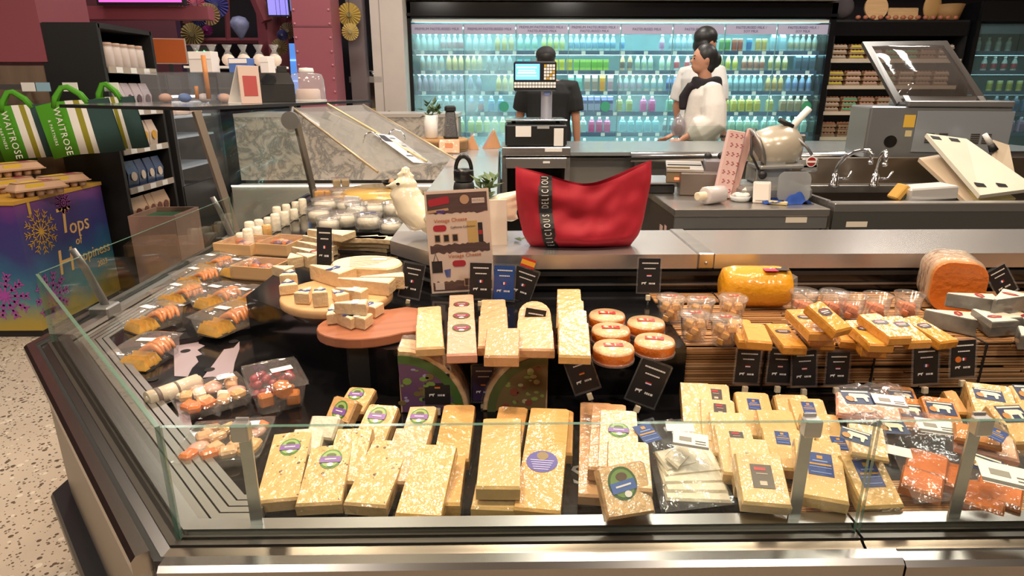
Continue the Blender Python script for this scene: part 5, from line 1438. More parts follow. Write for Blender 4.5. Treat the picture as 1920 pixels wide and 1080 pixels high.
part(o, 'side_note', MB().box((.03, -.101, .03), (.03, .001, .02)), pm('D8B040', .6))
part(o, 'roller_end', MB().ell((.05, .1, .155), (.018, .02, .018), 10).ell((.11, .1, .158), (.018, .02, .018), 10), BLACKM)
o = thing('portion_scale', 'low flat portion scale with grey pan beside the wrapping machine', 'scale', T(.695, 2.95, TZ + .0006))
part(o, 'body', MB().box((0, 0, .02), (.17, .22, .04), ch=.005), BLACKM); part(o, 'pan', MB().box((0, 0, .048), (.19, .24, .012), ch=.004), mat('scalepan', srgb('A8ABB0'), .3, .6))
o = thing('yellow_tub', 'pale yellow tub behind the pink paper pack', 'tub', T(1.06, 2.97, TZ + .0006))
part(o, 'tub', MB().lathe([(.03, 0), (.038, .1), (.034, .1), (.027, .004)], 18), pm('D8D088', .5)); part(o, 'lid', MB().lathe([(.04, .1), (.04, .112), (.001, .114)], 18), pm('D8D088', .5))
# back counter
bc = thing('back_counter', 'long grey steel back counter with rounded nosing in front of the milk fridge', 'counter', T(1.9, 4.15, 0))
part(bc, 'worktop', MB().box((.0, .02, .94), (3.0, .84, .02)), mat('bc_top', srgb('9CA2A4'), .25, .5))
part(bc, 'nosing', MB().tube([(-1.15, -.42, .925), (1.5, -.42, .925)], .03, 12), mat('nosing', (.7, .7, .71), .2, 1))
part(bc, 'body_panel', MB().box((.0, -.30, .46), (3.0, .03, .9)), mat('bc_body', srgb('8C8B88'), .4, .5))
part(bc, 'rear_panel', MB().box((.0, .42, .46), (3.0, .03, .9)), mat('bc_body', srgb('8C8B88')))
for x in (-1.1, -.4, .3, 1.0): part(bc, 'bracket', MB().box((x, -.34, .82), (.03, .08, .16)), STEELD)
part(bc, 'low_shield', MB().slabq([(-.6, .35, .952), (1.4, .35, .952), (1.4, .35, 1.06), (-.6, .35, 1.06)], .006), GLASS)
# weigh stand + scale
ws = thing('scale_stand', 'steel drawer stand carrying the till scale', 'stand', T(.2, 3.95, 0))
part(ws, 'top', MB().box((0, 0, .955), (.4, .42, .05), ch=.004), STEEL)
part(ws, 'drawer', MB().box((0, -.2, .89), (.36, .03, .06), ch=.003), STEEL)
for sx in (-1, 1): part(ws, 'side', MB().box((sx * .185, 0, .46), (.03, .4, .92)), STEEL)
part(ws, 'shelf', MB().box((0, 0, .62), (.34, .38, .02)), STEEL); part(ws, 'back', MB().box((0, .19, .46), (.36, .02, .92)), BLACKM)
part(ws, 'label', MB().box((.1, -.2115, .965), (.1, .001, .02)), WHITE); part(ws, 'label', MB().box((.06, -.216, .895), (.04, .001, .012)), WHITE)

MB().box((0, 0, .02), (.12, .1, .035), ch=.008).build('red_box', pm('B02430', .5), None, T(.12, 3.82, .631), 'small red box on the shelf of the scale stand', 'box')
o = thing('cream_tub', 'cream plastic tub on the shelf of the scale stand', 'tub', T(.27, 3.84, .631)); part(o, 'tub', MB().box((0, 0, .06), (.11, .12, .12), ch=.01), pm('CFC9A0', .5)); part(o, 'lid', MB().box((0, 0, .126), (.12, .13, .012), ch=.004), pm('CFC9A0', .4))
sc = thing('till_scale', 'black label-printing till scale with blue screen on a grey column', 'scale', T(.2, 3.93, .9806))
part(sc, 'body', MB().box((0, 0, .065), (.36, .34, .13), ch=.012), mat('scale_black', (.015, .015, .016), .35))
part(sc, 'weigh_plate', MB().box((0, 0, .15), (.36, .34, .008), ch=.003), mat('wplate', (.5, .52, .53), .2, .9))
part(sc, 'plate_posts', MB().tube([(-.13, -.1, .13), (-.13, -.1, .147)], .012, 8).tube([(.13, -.1, .13), (.13, -.1, .147)], .012, 8), BLACKM)
part(sc, 'sticker', MB().box((-.075, -.1715, .088), (.09, .001, .06)), WHITE); part(sc, 'sticker', MB().box((.04, -.1715, .11), (.07, .001, .014)), pm('A0A0A0', .5))
part(sc, 'receipt', MB().box((.13, -.1745, .055), (.055, .002, .1), 0, None, ch=.0008), WHITE)
part(sc, 'column', MB().lathe([(.036, .15), (.034, .16), (.034, .40), (.03, .42)], 18, M=T(.075, .1, 0)), mat('column_grey', srgb('A8AAB8'), .3, .4))
part(sc, 'column_badge', MB().prism(circle(.018, 14), 0, .001, M=T(.075, .0655, .3) @ RX(90)), pm('7A8AC0', .4))
ds = part(sc, 'display_head', MB().box((.0, .06, .395), (.255, .04, .17), ch=.008), mat('scale_black2', (.012, .012, .013), .3))
part(ds, 'screen', MB().box((-.045, .0385, .42), (.145, .002, .09)), mat('blue_screen', (.10, .32, .9), .3, emit=2.2))
for i, (y, c, w) in enumerate(((.445, (.5, .8, 1), .12), (.428, (.5, .75, 1), .1), (.415, (.75, .5, .8), .11), (.398, (.4, .8, .95), .12))): part(ds, 'screen_row', MB().box((-.05, .0373, y), (w, .001, .007)), mat('row%d' % i, c, .3, emit=1.5))
for r_ in range(2):
    for c_ in range(14): part(ds, 'key', MB().box((-.117 + c_ * .018, .0385, .345 - r_ * .018 + .01), (.015, .004, .014)), WHITE)
for r_ in range(5):
    for c_ in range(4): part(ds, 'key', MB().box((.06 + c_ * .017, .0385, .455 - r_ * .018), (.014, .004, .014)), WHITE if (r_ + c_) % 5 else pm('C8A030', .5))
# end of the wing ledge: wooden round, pot, grater, wrapped wedges
p = oz(830, 285, .916)
o = thing('tree_slice_board', 'thick round wooden block with pot and grater at the end of the wing ledge', 'board', T(-.42 + .02, 4.25, .9155))
part(o, 'block', MB().lathe([(.17, 0), (.178, .008), (.178, .072), (.17, .08), (.001, .081)], 32), mat('block_wood', srgb('B98A54'), .55, var=.25, vscale=5))
part(o, 'bark', MB().lathe([(.1785, .012), (.180, .02), (.180, .06), (.1785, .068)], 32), mat('bark', srgb('8E6A44'), .7, var=.3, vscale=14))
o = thing('plant_pot', 'white cylinder pot with grey-green plant on the wooden block', 'plant', T(-.46, 4.24, .9975))
part(o, 'pot', MB().lathe([(.038, 0), (.042, .004), (.046, .145), (.042, .145), (.04, .12), (.001, .12)], 20), WHITE)
rn = random.Random(2)
for k in range(34): put('leaf', leafm, o, T(rn.uniform(-.04, .06), rn.uniform(-.04, .04), .14 + rn.uniform(0, .08)) @ RZ(rn.uniform(0, 360)) @ RX(rn.uniform(-20, 60)) @ Matrix.Scale(1.3, 4))
part(o, 'stem', MB().tube([(0, 0, .11), (.01, 0, .15), (.05, .0, .22)], .004, 6), LEAF)
o = thing('box_grater', 'black and steel box grater standing on the wooden block', 'grater', T(-.33, 4.2, .9975) @ RZ(15))
mb = MB(); a, b = rrect(.085, .06, .008, 2), rrect(.06, .035, .008, 2); n = len(a)
part(o, 'grater_body', mb.add([(x, y, 0) for x, y in a] + [(x, y, .165) for x, y in b], [(i, (i + 1) % n, n + (i + 1) % n, n + i) for i in range(n)]), mat('grater', (.25, .25, .26), .3, .9, bump=.8, bscale=120))
part(o, 'handle', MB().box((0, 0, .185), (.07, .04, .04), ch=.01), BLACKM); part(o, 'foot_ring', MB().box((0, 0, .008), (.09, .065, .016), ch=.004), BLACKM)
for i, (px, py, h, lb) in enumerate(((882, 276, .10, 'film-wrapped orange cheese wedge standing nearest the wooden block'), (922, 274, .12, 'film-wrapped orange cheese wedge standing nearest the scale stand'), (838, 280, .09, 'square film-wrapped pack of pink cheese lying against the wooden block'))):
    p = oz(px, py + 4, .9155)
    if i < 2:
        o = thing('standing_wedge', lb, 'cheese', T(p.x, p.y, .9158) @ RZ(20 * i))
        part(o, 'wedge', MB().add([(-.06, -.03, 0), (.06, -.03, 0), (.06, .03, 0), (-.06, .03, 0), (.015, -.025, h), (.015, .025, h)], [(0, 3, 2, 1), (0, 1, 4), (2, 3, 5), (1, 2, 5, 4), (3, 0, 4, 5)]), mat('parm', srgb('D09A70'), .4, coat=.8, bump=.6, bscale=40))
        part(o, 'film_crest', MB().add([(.0, -.02, h * .8), (.03, -.02, h * .85), (.03, .02, h * 1.1), (.0, .02, h * 1.08)], [(0, 1, 2, 3)]), WRAP)
    else:
        o = thing('flat_cheese_pack', lb, 'cheese', T(-.33, 4.03, .9158) @ RX(70))
        part(o, 'pack', MB().box((0, .045, 0), (.13, .09, .025), ch=.005), mat('packpink', srgb('D8A888'), .4, coat=.9, bump=.8, bscale=40)); part(o, 'label', MB().box((.0, .05, .0135), (.05, .03, .001)), pm('C87848', .5))
# ================================================================ MILK FRIDGE
def add_emit(name, col, e): return mat(name, col, .5, emit=e)
FX0, FX1, FY = -.97, 3.54, 7.3
fr = thing('milk_fridge', 'long black-framed glass-door milk fridge with lit shelves', 'fridge', T((FX0 + FX1) / 2, 7.6, 0))
FI = T(-(FX0 + FX1) / 2, -7.6, 0)
def fpart(name, mb, m, label=None, parent=None): return mb.build(name, m, parent or fr, FI if parent is None else None, label)
XM = (FX0 + FX1) / 2; WF = FX1 - FX0
fpart('fascia', MB().box((XM, FY + .1, 2.1), (WF + .1, .3, .16)).box((XM, FY - .06, 2.055), (WF + .1, .04, .03)), BLACK)
fpart('light_strip', MB().box((XM, FY - .02, 2.0), (WF - .04, .03, .03)), mat('strip_white', srgb('D8D8D0'), .4, emit=.12))
for x in (FX0 - .02, FX1 + .02): fpart('side_frame', MB().box((x, FY + .3, 1.09), (.06, .7, 2.18)), BLACK)
fpart('base', MB().box((XM, FY + .3, .16), (WF, .7, .32)), BLACKM)
fpart('back_panel', MB().box((XM, FY + .64, 1.2), (WF, .02, 1.8)), mat('fridge_back', srgb('BFDDE0'), .5))
fpart('inner_roof', MB().box((XM, FY + .35, 2.01), (WF, .6, .02)), mat('fridge_in', srgb('A8C4C8'), .5))
ND = 8; DW = WF / ND
HDR = ['PREMIUM PASTEURISED MILK', 'PREMIUM PASTEURISED MILK', 'PREMIUM PASTEURISED MILK /\nPASTEURISED MILK', 'PREMIUM PASTEURISED MILK /\nPASTEURISED MILK', 'PASTEURISED MILK', 'PASTEURISED MILK', 'PASTEURISED MILK /\nSOY MILK', 'PASTEURISED MILK /\nSOY MILK']
LAV = mat('header_lav', srgb('ABA6BC'), .4, emit=.12)  # faint emission added to lighten the printed cards
for i in range(ND):
    x = FX0 + DW * (i + .5)
    hz = (.30, .30, .10, .08, .12, .10, .06, .06)[i]
    g = sheet('door_glass%d' % i, (.90, .98, .97), .7, .03, haze=hz, hazecol=(.75, .95, .95), hazenoise=3.0)
    d = fpart('door', MB().box((x, FY - .005, 1.14), (DW - .012, .008, 1.66)), g)
    fpart('door_edge', MB().box((x - DW / 2 + .004, FY - .008, 1.14), (.008, .014, 1.66)), mat('door_edge', srgb('7FA8A8'), .3, .3), None, d)
    fpart('header_card', MB().box((x, FY - .013, 1.918), (DW - .012, .004, .10)), LAV)
    me = letters(HDR[i], .037, pm('4A4470', .5), fr, FI @ T(x, FY - .0165, 1.918) @ RX(90), ext=.0005)
    if i in (1, 3, 5, 7): fpart('door_disc', MB().prism(circle(.055, 18), 0, .002, M=T(x + .15, FY - .012, 1.12) @ RX(90)), mat('disc_green', srgb('3FA878'), .4, alpha=.6), None, d)
SHZ = [1.70, 1.495, 1.275, 1.05, .82, .58]
LED = add_emit('led_cool', (.66, .97, 1.0), 17.0)
RAIL = mat('price_rail', srgb('3E5478'), .4)
for k, z in enumerate(SHZ):
    s_ = fpart('shelf', MB().box((XM, FY + .36, z - .012), (WF - .02, .46, .02)), mat('shelf_white', srgb('A9BCC4'), .4))
    fpart('price_rail', MB().box((XM, FY + .125, z - .012), (WF - .02, .012, .045)), RAIL, None, s_)
    fpart('led_tube', MB().box((XM, FY + .15, z - .028), (WF - .06, .02, .014)), LED, None, s_)
    rn = random.Random(k)
    x = FX0 + .1
    while x < FX1 - .1:
        fpart('shelf_ticket', MB().box((x, FY + .117, z - .012), (.045, .003, .036)), WHITE, None, s_)
        x += rn.uniform(.14, .34)
fpart('led_tube', MB().box((XM, FY + .12, 1.94), (WF - .06, .03, .016)), LED)
# bottles
BT = {}
def bottlemesh(kind, body, cap, band=None, tall=1.0):
    k = (kind, body, cap, band, tall)
    if k in BT: return BT[k]
    mats = [pm(body, .35), pm(cap, .4), pm(band or body, .4)]
    mb = MB(); t = tall
    if kind == 'bottle': mb.lathe([(.026, 0), (.029, .006), (.029, .03 * t), (.0295, .031 * t), (.0295, .085 * t), (.029, .086 * t), (.027, .105 * t), (.014, .132 * t), (.0125, .142 * t), (.0155, .143 * t), (.0155, .160 * t), (.001, .161 * t)], 10, mats=[0, 0, 2, 2, 2, 0, 0, 0, 1, 1, 1])
    elif kind == 'jug': mb.box((0, 0, .07 * t), (.072, .07, .14 * t), 0, ch=.016).lathe([(.026, .138 * t), (.014, .158 * t), (.016, .16 * t), (.016, .176 * t), (.001, .177 * t)], 10, 1).box((0, -.0355, .06 * t), (.06, .003, .07 * t), 2)
    elif kind == 'carton':
        mb.box((0, 0, .065 * t), (.062, .06, .13 * t), 0).box((0, -.0305, .06 * t), (.062, .001, .07 * t), 2)
        mb.add([(-.031, -.03, .13 * t), (.031, -.03, .13 * t), (.031, .03, .13 * t), (-.031, .03, .13 * t), (-.031, 0, .165 * t), (.031, 0, .165 * t)], [(0, 1, 5, 4), (2, 3, 4, 5), (1, 2, 5), (3, 0, 4)], 0).box((0, 0, .17 * t), (.062, .004, .012), 1)
    elif kind == 'can': mb.lathe([(.024, 0), (.030, .005), (.030, .03), (.030, .09 * t), (.030, .115 * t), (.025, .122 * t), (.001, .122 * t)], 12, mats=[1, 0, 2, 0, 1, 1])
    elif kind == 'box': mb.box((0, 0, .055 * t), (.06, .055, .11 * t), 0).box((0, -.028, .06 * t), (.06, .001, .05 * t), 2)
    BT[k] = mb.mesh('drink_' + kind, mats)
    return BT[k]
CN = {'bottle': ('milk_bottle', 'bottle'), 'jug': ('milk_jug', 'jug'), 'carton': ('milk_carton', 'carton'), 'can': ('drink_can', 'can'), 'box': ('drink_box', 'drink box')}
ORD = ['first', 'second', 'third', 'fourth', 'fifth', 'sixth', 'seventh', 'eighth']
SHN = ['top', 'second', 'third', 'fourth', 'fifth', 'lowest']
CNAME = {}
def run(door, shelf, u0, u1, kind, body, cap, band, desc, tall=1.0, yoff=0):
    z = SHZ[shelf]
    w = .064 if kind != 'jug' else .08
    x0, x1 = FX0 + DW * (door + u0), FX0 + DW * (door + u1)
    n = max(1, int((x1 - x0) / w))
    nm, ct = CN[kind]
    for i in range(n):
        x = x0 + (x1 - x0) * (i + .5) / n
        put(nm, bottlemesh(kind, body, cap, band, tall), None, T(x, FY + .185 + yoff, z + .0005) @ RZ(random.uniform(-6, 6)), '%s, %s shelf, behind the %s door from the partition' % (desc, SHN[shelf], ORD[door]), ct, '%s, %s shelf, %s door' % (desc, SHN[shelf], ORD[door]))
RUNS = [
 (0, 0, .02, .5, 'bottle', 'CDE4E2', 'E8F4F2', None, 'plain white milk bottle'), (0, 0, .52, .98, 'bottle', 'D8DCDC', 'ECECEC', 'C08A92', 'white bottle with pink band'),
 (1, 0, .02, .55, 'bottle', 'D2E6E4', 'F0F4F2', 'B8CCD0', 'white bottle with grey band'), (1, 0, .58, .98, 'bottle', 'D8C88A', 'F0E8C8', 'C8B060', 'pale yellow drink bottle'),
 (2, 0, .02, .45, 'bottle', 'CFEDE6', 'F2F6F2', 'A8D8C8', 'white bottle with mint band'), (2, 0, .5, .98, 'bottle', 'DCE6B0', 'F0F4E0', 'C8D080', 'white bottle with lime band'),
 (3, 0, .02, .98, 'bottle', 'D4F0EE', 'F4F8F6', '88B8D8', 'white bottle with sky-blue band'), (4, 0, .0, .2, 'bottle', 'A8D4EC', 'F4F8F6', '5A9AD0', 'blue and white milk bottle'),
 (4, 0, .8, .98, 'bottle', 'E0C4DC', 'F4F0F6', 'C88AB8', 'pink milk bottle'), (5, 0, .02, .5, 'bottle', 'D0ECEE', 'F0F6F6', 'A8C8D8', 'white bottle with pale label'), (5, 0, .72, .98, 'can', 'C8B090', 'E0D8C0', '9A7A50', 'tan coffee can'),
 (6, 0, .02, .25, 'can', '8FC070', 'E0E8D8', '5A9A50', 'green drink can'), (6, 0, .27, .5, 'can', 'C87858', 'E8D8C8', 'B05040', 'orange drink can'), (6, 0, .52, .72, 'can', '3F9AC8', 'E0E8F0', '2A6AA8', 'blue drink can'), (6, 0, .74, .98, 'can', 'DCC880', 'F0E8D0', 'C8A850', 'yellow drink can'),
 (7, 0, .02, .35, 'carton', 'C0E0E8', 'E8F0F0', 'A0C8D8', 'pale blue milk carton'), (7, 0, .38, .98, 'bottle', 'B8C8C4', 'E0ECE8', 'A8A488', 'grey-white drink bottle'),
 (0, 1, .1, .6, 'bottle', '9AAAA8', 'C8D8D8', 'A09888', 'hazy grey bottle'), (0, 1, .62, .98, 'bottle', 'D8C080', 'E8E0C0', 'C8B070', 'hazy yellow bottle'), (1, 1, .0, .35, 'bottle', 'D0C890', 'E8E8D0', 'B8A860', 'hazy cream bottle'), (1, 1, .4, .95, 'bottle', '8898A0', 'B8C8CC', '788088', 'hazy dark bottle'),
 (2, 1, .02, .3, 'box', '50C8D8', 'E0F0F0', '30A0C0', 'cyan drink box'), (2, 1, .6, .98, 'box', 'E0E060', 'F0F0A0', 'B8C030', 'yellow drink box'), (3, 1, .0, .14, 'box', 'D8D840', 'F0F0A0', 'A8B030', 'lemon drink box'), (3, 1, .15, .85, 'box', 'A0D860', 'E0F0B0', '68B838', 'lime green drink box'),
 (4, 1, .05, .35, 'bottle', 'C8A880', 'F0E8D0', '5A4038', 'coffee milk bottle with black band'), (4, 1, .36, .75, 'bottle', 'B8D8C8', 'E8F0E8', '98B8A0', 'mint milk bottle'), (4, 1, .84, .98, 'bottle', 'C8DCD0', 'F0F4F0', 'A8C8B0', 'pale mint bottle'), (5, 1, .0, .12, 'bottle', 'C8DCD0', 'F0F4F0', 'A8C8B0', 'pale mint bottle'), (5, 1, .14, .28, 'bottle', 'D8DCDC', 'F4F4F4', 'C03A48', 'milk bottle with red label'), (5, 1, .36, .48, 'bottle', 'D8DCDC', 'F4F4F4', 'C03A48', 'milk bottle with red label'),
 (5, 1, .75, .98, 'bottle', 'C0D8CC', 'F0F4F0', 'A0B890', 'white and green bottle'), (6, 1, .02, .45, 'bottle', 'D0D090', 'F4F4E8', 'B8B848', 'milk bottle with yellow label'), (6, 1, .5, .98, 'bottle', 'C8B0A0', 'F0E8E0', '9A6050', 'milk bottle with brown label'), (7, 1, .02, .45, 'bottle', 'C8C8A0', 'E8E8D8', '9A9A60', 'milk bottle with olive label'), (7, 1, .55, .98, 'carton', '4A6A80', '8AA8B8', '3A5068', 'dark blue carton'),
 (0, 2, .02, .98, 'bottle', '98889C', 'B8C4D0', '7A6A88', 'hazy purple bottle'), (1, 2, .02, .35, 'bottle', '8A90A8', 'C0D0D8', '707898', 'hazy blue bottle'), (1, 2, .6, .98, 'bottle', 'D0C078', 'E8E0B0', 'C0A850', 'hazy gold bottle'),
 (3, 2, .02, .35, 'carton', '88D0C8', 'E8F4F0', '60B0A8', 'aqua milk carton'), (3, 2, .36, .66, 'carton', 'C8B8B0', 'E8E0D8', '988880', 'grey-brown milk carton'), (3, 2, .68, .8, 'carton', 'E0A830', 'F0D880', 'D89020', 'orange-yellow milk carton'), (3, 2, .82, .98, 'carton', 'D0C0D0', 'E8E0E8', 'A88898', 'pale pink carton'),
 (4, 2, .02, .55, 'bottle', 'A8B8B8', 'E8D8A0', '9888A0', 'drink bottle with tan cap'), (4, 2, .56, .98, 'bottle', 'D0D0B8', 'F0E8B8', '88A8B8', 'cream bottle with blue band'), (5, 2, .02, .5, 'bottle', '6888C8', 'E0E8F0', '2A3A78', 'navy-label milk bottle'),
 (5, 2, .75, .98, 'bottle', 'B89080', 'E8E0D8', '986050', 'brown milk bottle'), (6, 2, .0, .98, 'bottle', '98C0C8', 'D8E8E8', '7898A8', 'blue-grey milk bottle'), (7, 2, .02, .4, 'bottle', 'C0A870', 'E8E0C8', '987838', 'bronze-label bottle'), (7, 2, .42, .98, 'bottle', '8098B8', 'D0E0E8', '5870A0', 'steel-blue bottle'),
 (0, 3, .4, .98, 'jug', '8898A0', 'C8D8E0', '607888', 'hazy grey jug'), (1, 3, .02, .4, 'jug', '6878A0', 'B8D0E8', 'A84858', 'hazy navy jug with red label'), (1, 3, .42, .8, 'jug', '78A8D0', 'C8E8F4', '4888C0', 'hazy blue jug'), (2, 3, .02, .4, 'jug', '80C8C0', 'E8F8F4', 'C8C080', 'aqua jug'),
 (3, 3, .1, .3, 'jug', '4858A0', 'D0D8E8', '303880', 'indigo milk jug'), (3, 3, .32, .98, 'carton', '3A3A70', 'C8C8E0', '8888B0', 'dark violet milk carton'), (4, 3, .0, .4, 'jug', 'B8C888', 'E8F0D0', '98A868', 'pale green jug'), (4, 3, .5, .85, 'jug', 'D868B0', 'F4C8E4', 'C84898', 'bright pink jug'),
 (5, 3, .02, .4, 'jug', '90C8B0', 'E8F4EC', '70A890', 'mint jug'), (5, 3, .7, .98, 'jug', 'C8D070', 'F4F4D8', 'A8B040', 'yellow-green milk jug'), (6, 3, .02, .98, 'jug', 'D0CC68', 'F4F4DC', 'B0A838', 'yellow milk jug'), (7, 3, .02, .3, 'jug', 'C8C878', 'F0F0D8', 'A0A048', 'pale yellow milk jug'), (7, 3, .35, .95, 'jug', 'A89880', 'D8D8C8', '887858', 'brownish jug'),
 (0, 4, .3, .98, 'jug', 'B0C890', 'E8F0D8', '90A870', 'hazy green jug'), (1, 4, .02, .98, 'jug', 'C8D088', 'F0F4D8', 'A8B868', 'hazy lime jug'), (3, 4, .02, .45, 'jug', 'C0DCDC', 'F0F8F8', 'A0C0C8', 'white milk jug'), (3, 4, .48, .95, 'jug', 'D06AA0', 'F0C8DC', 'C03880', 'magenta milk jug'),
 (4, 4, .1, .95, 'jug', '88C8D8', 'E8F8F8', '68A8C0', 'sky-blue milk jug'), (5, 4, .0, .4, 'bottle', '98A8A8', 'E8F0F0', '585868', 'white-capped dark bottle'), (5, 4, .7, .98, 'jug', 'C0D870', 'F0F8E0', '98B848', 'lime milk jug'), (6, 4, .02, .98, 'jug', 'B8DCC8', 'F0F8F4', '98C0A8', 'pale mint milk jug'), (7, 4, .02, .98, 'jug', 'A8D4CC', 'E8F4F0', '88B8B0', 'pale aqua milk jug'),
 (3, 5, .02, .5, 'jug', 'D8ECEC', 'F8FCFC', 'C0DCE0', 'white milk jug'), (4, 5, .0, .98, 'jug', 'C8ECE4', 'F4FCF8', 'A8DCD0', 'pale green milk jug'), (5, 5, .02, .6, 'jug', 'B0E0E4', 'F0FCFC', '90C8D0', 'pale cyan milk jug')]
for r_ in RUNS: run(*r_, tall=(1.14 if r_[1] < 3 else 1.02))
# ---------------------------------------------------------------- partition and wall above
struct('wall_partition', (-1.165, 7.2, 1.3), (.33, .5, 2.6), mat('partition', srgb('C9BDB4'), .5, var=.04))
wp = bpy.data.objects['wall_partition']
MB().box((-1.235, 6.948, 1.3), (.006, .004, 2.6)).build('seam', pm('8A8078', .6), wp); MB().box((-1.19, 6.947, 1.05), (.022, .006, .075), ch=.002).build('door_pull', STEELD, wp)
struct('wall_above_fridge', (1.27, 7.3, 2.8), (4.6, .3, 1.2), mat('bulkhead', srgb('DCCFC4'), .6))
struct('added_wall_above_rack', (5.5, 7.5, 3.05), (3.8, .3, .7), MATS['bulkhead'])  # unseen wall added as a pale surface for the ledge to reflect
# ================================================================ EGG RACK AND SECOND FRIDGE
er = thing('egg_rack', 'black open rack stacked with egg packs beside the milk fridge', 'rack', T(4.36, 7.55, 0))
part(er, 'back', MB().box((0, .2, 1.0), (1.48, .02, 2.0)), BLACKM)
for sx in (-.73, .73): part(er, 'side', MB().box((sx, 0, 1.0), (.03, .42, 2.0)), BLACKM)
part(er, 'fascia', MB().box((0, -.2, 1.93), (1.5, .03, .14)), BLACK)
ERZ = [1.62, 1.34, 1.06, .78, .52]
for k, z in enumerate(ERZ):
    s_ = part(er, 'shelf', MB().box((0, 0, z - .012), (1.42, .4, .02)), BLACKM)
    rl = part(s_, 'light_rail', MB().box((0, -.205, z - .015), (1.46, .014, .04)), mat('rail_lit', srgb('C8B8A4'), .4))
    part(s_, 'led_strip', MB().box((0, -.12, z - .028), (1.4, .02, .008)), add_emit('led_warm', (1, .85, .7), 2.0))
part(er, 'top_shelf', MB().box((0, 0, 2.01), (1.48, .42, .025)), BLACKM)
EGG = {}
def eggpack(c):
    if c in EGG: return EGG[c]
    mb = MB()
    for l in range(3):
        z = l * .055
        mb.box((0, 0, z + .012), (.17, .11, .022), 0)
        for i in range(4):
            mb.ell((-.06 + .04 * i, -.035, z + .034), (.018, .018, .022), 8, 1)
            mb.ell((-.06 + .04 * i, .02, z + .034), (.018, .018, .022), 8, 1)
        mb.box((0, -.057, z + .03), (.15, .002, .02), 2)
    EGG[c] = mb.mesh('egg_pack', [pm('A88A68', .8), pm('B07A58', .5), pm(c, .5)])
    return EGG[c]
cols = [['C8B8A8', 'D8CC50', 'C8B8C0', '70B890', '78B888', 'B08878', 'D8D0C8'], ['D8C850', 'D0B0A0', 'C8A090', '90B090', 'C8B8A8', 'B8A090', 'C8B8A0'], ['C0B0A0', '68B088', 'C09888', 'B8A898', 'A89078', 'B8A898', 'C0A890'], ['A07868', '806050', 'A07868', '907060', 'A08070', '987868', 'A08878'], ['D85070', 'B06070', 'C04860', 'A87868', 'B08878', 'A08070', 'B09080']]
cn = {'C8B8A8': 'pale', 'D8CC50': 'yellow', 'D8C850': 'yellow', '70B890': 'green', '78B888': 'green', '68B088': 'green', 'D85070': 'pink', 'C04860': 'pink'}
for k, z in enumerate(ERZ):
    for i in range(7):
        c = cols[k][i]
        put('egg_pack', eggpack(c), None, T(4.36 - .60 + i * .2, 7.48, z + .0005), 'egg pack with %s label, %s rack shelf, %s from the milk fridge' % (cn.get(c, 'brownish'), SHN[k], ORD[i]), 'egg pack', 'egg packs on the black rack')
# wooden boards and baskets on top of the rack
def onrack(name, lb, ct, x, mb, m, z=2.0235): 
    o = thing(name, lb, ct, T(x, 7.45, z)); part(o, 'body', mb, m); return o
onrack('paddle_board', 'round wooden paddle board standing on top of the egg rack', 'board', 4.1, MB().prism(circle(.13, 24), 0, .02, M=T(0, 0, .13) @ RX(80)).box((0, .02, .3), (.04, .02, .12), ch=.006), WOODP)
onrack('paddle_board', 'long rectangular wooden board lying on top of the egg rack', 'board', 4.42, MB().box((0, 0, .07), (.34, .02, .13), 0, RX(-8), ch=.01), WOODP)
onrack('wicker_basket', 'round wicker basket on top of the egg rack beside the second fridge', 'basket', 4.9, MB().lathe([(.12, 0), (.16, .16), (.15, .16), (.11, .01)], 20), mat('wicker', srgb('9A7448'), .7, bump=1, bscale=60))
onrack('grey_sack', 'grey cloth sack on top of the egg rack beside the milk fridge', 'sack', 3.72, MB().ell((0, 0, .13), (.13, .12, .13), 14), pm('4A4246', .9))
onrack('straw_hat', 'straw coloured oval basket lid leaning on top of the egg rack', 'basket', 4.70, MB().ell((0, -.04, .14), (.1, .03, .14), 16), mat('straw', srgb('B48A54'), .7, bump=.6, bscale=60))
for i in range(14): MB().ell((0, 0, 0), (.03, .025, .022), 8).build('brown_egg', pm('A8644A', .5), None, T(3.86 + i * .082, 7.33, 2.046), 'brown egg in the row along the top board of the egg rack', 'egg', 'row of eggs on the rack top')
f2 = thing('dairy_fridge', 'second glass-door dairy fridge beyond the egg rack', 'fridge', T(5.9, 7.6, 0))
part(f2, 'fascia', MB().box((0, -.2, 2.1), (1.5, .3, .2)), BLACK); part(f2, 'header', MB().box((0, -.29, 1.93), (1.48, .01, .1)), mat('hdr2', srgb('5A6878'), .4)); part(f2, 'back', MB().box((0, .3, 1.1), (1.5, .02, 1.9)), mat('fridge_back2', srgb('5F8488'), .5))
part(f2, 'base', MB().box((0, 0, .16), (1.5, .6, .32)), BLACKM)
for sx in (-.74, .74): part(f2, 'side', MB().box((sx, 0, 1.1), (.04, .66, 2.2)), BLACK)
for i in range(3): part(f2, 'door', MB().box((-.49 + .49 * i, -.3, 1.14), (.48, .008, 1.66)), sheet('door_glass_b', (.85, .96, .94), .8, .03, haze=.08, hazecol=(.7, .9, .9)))
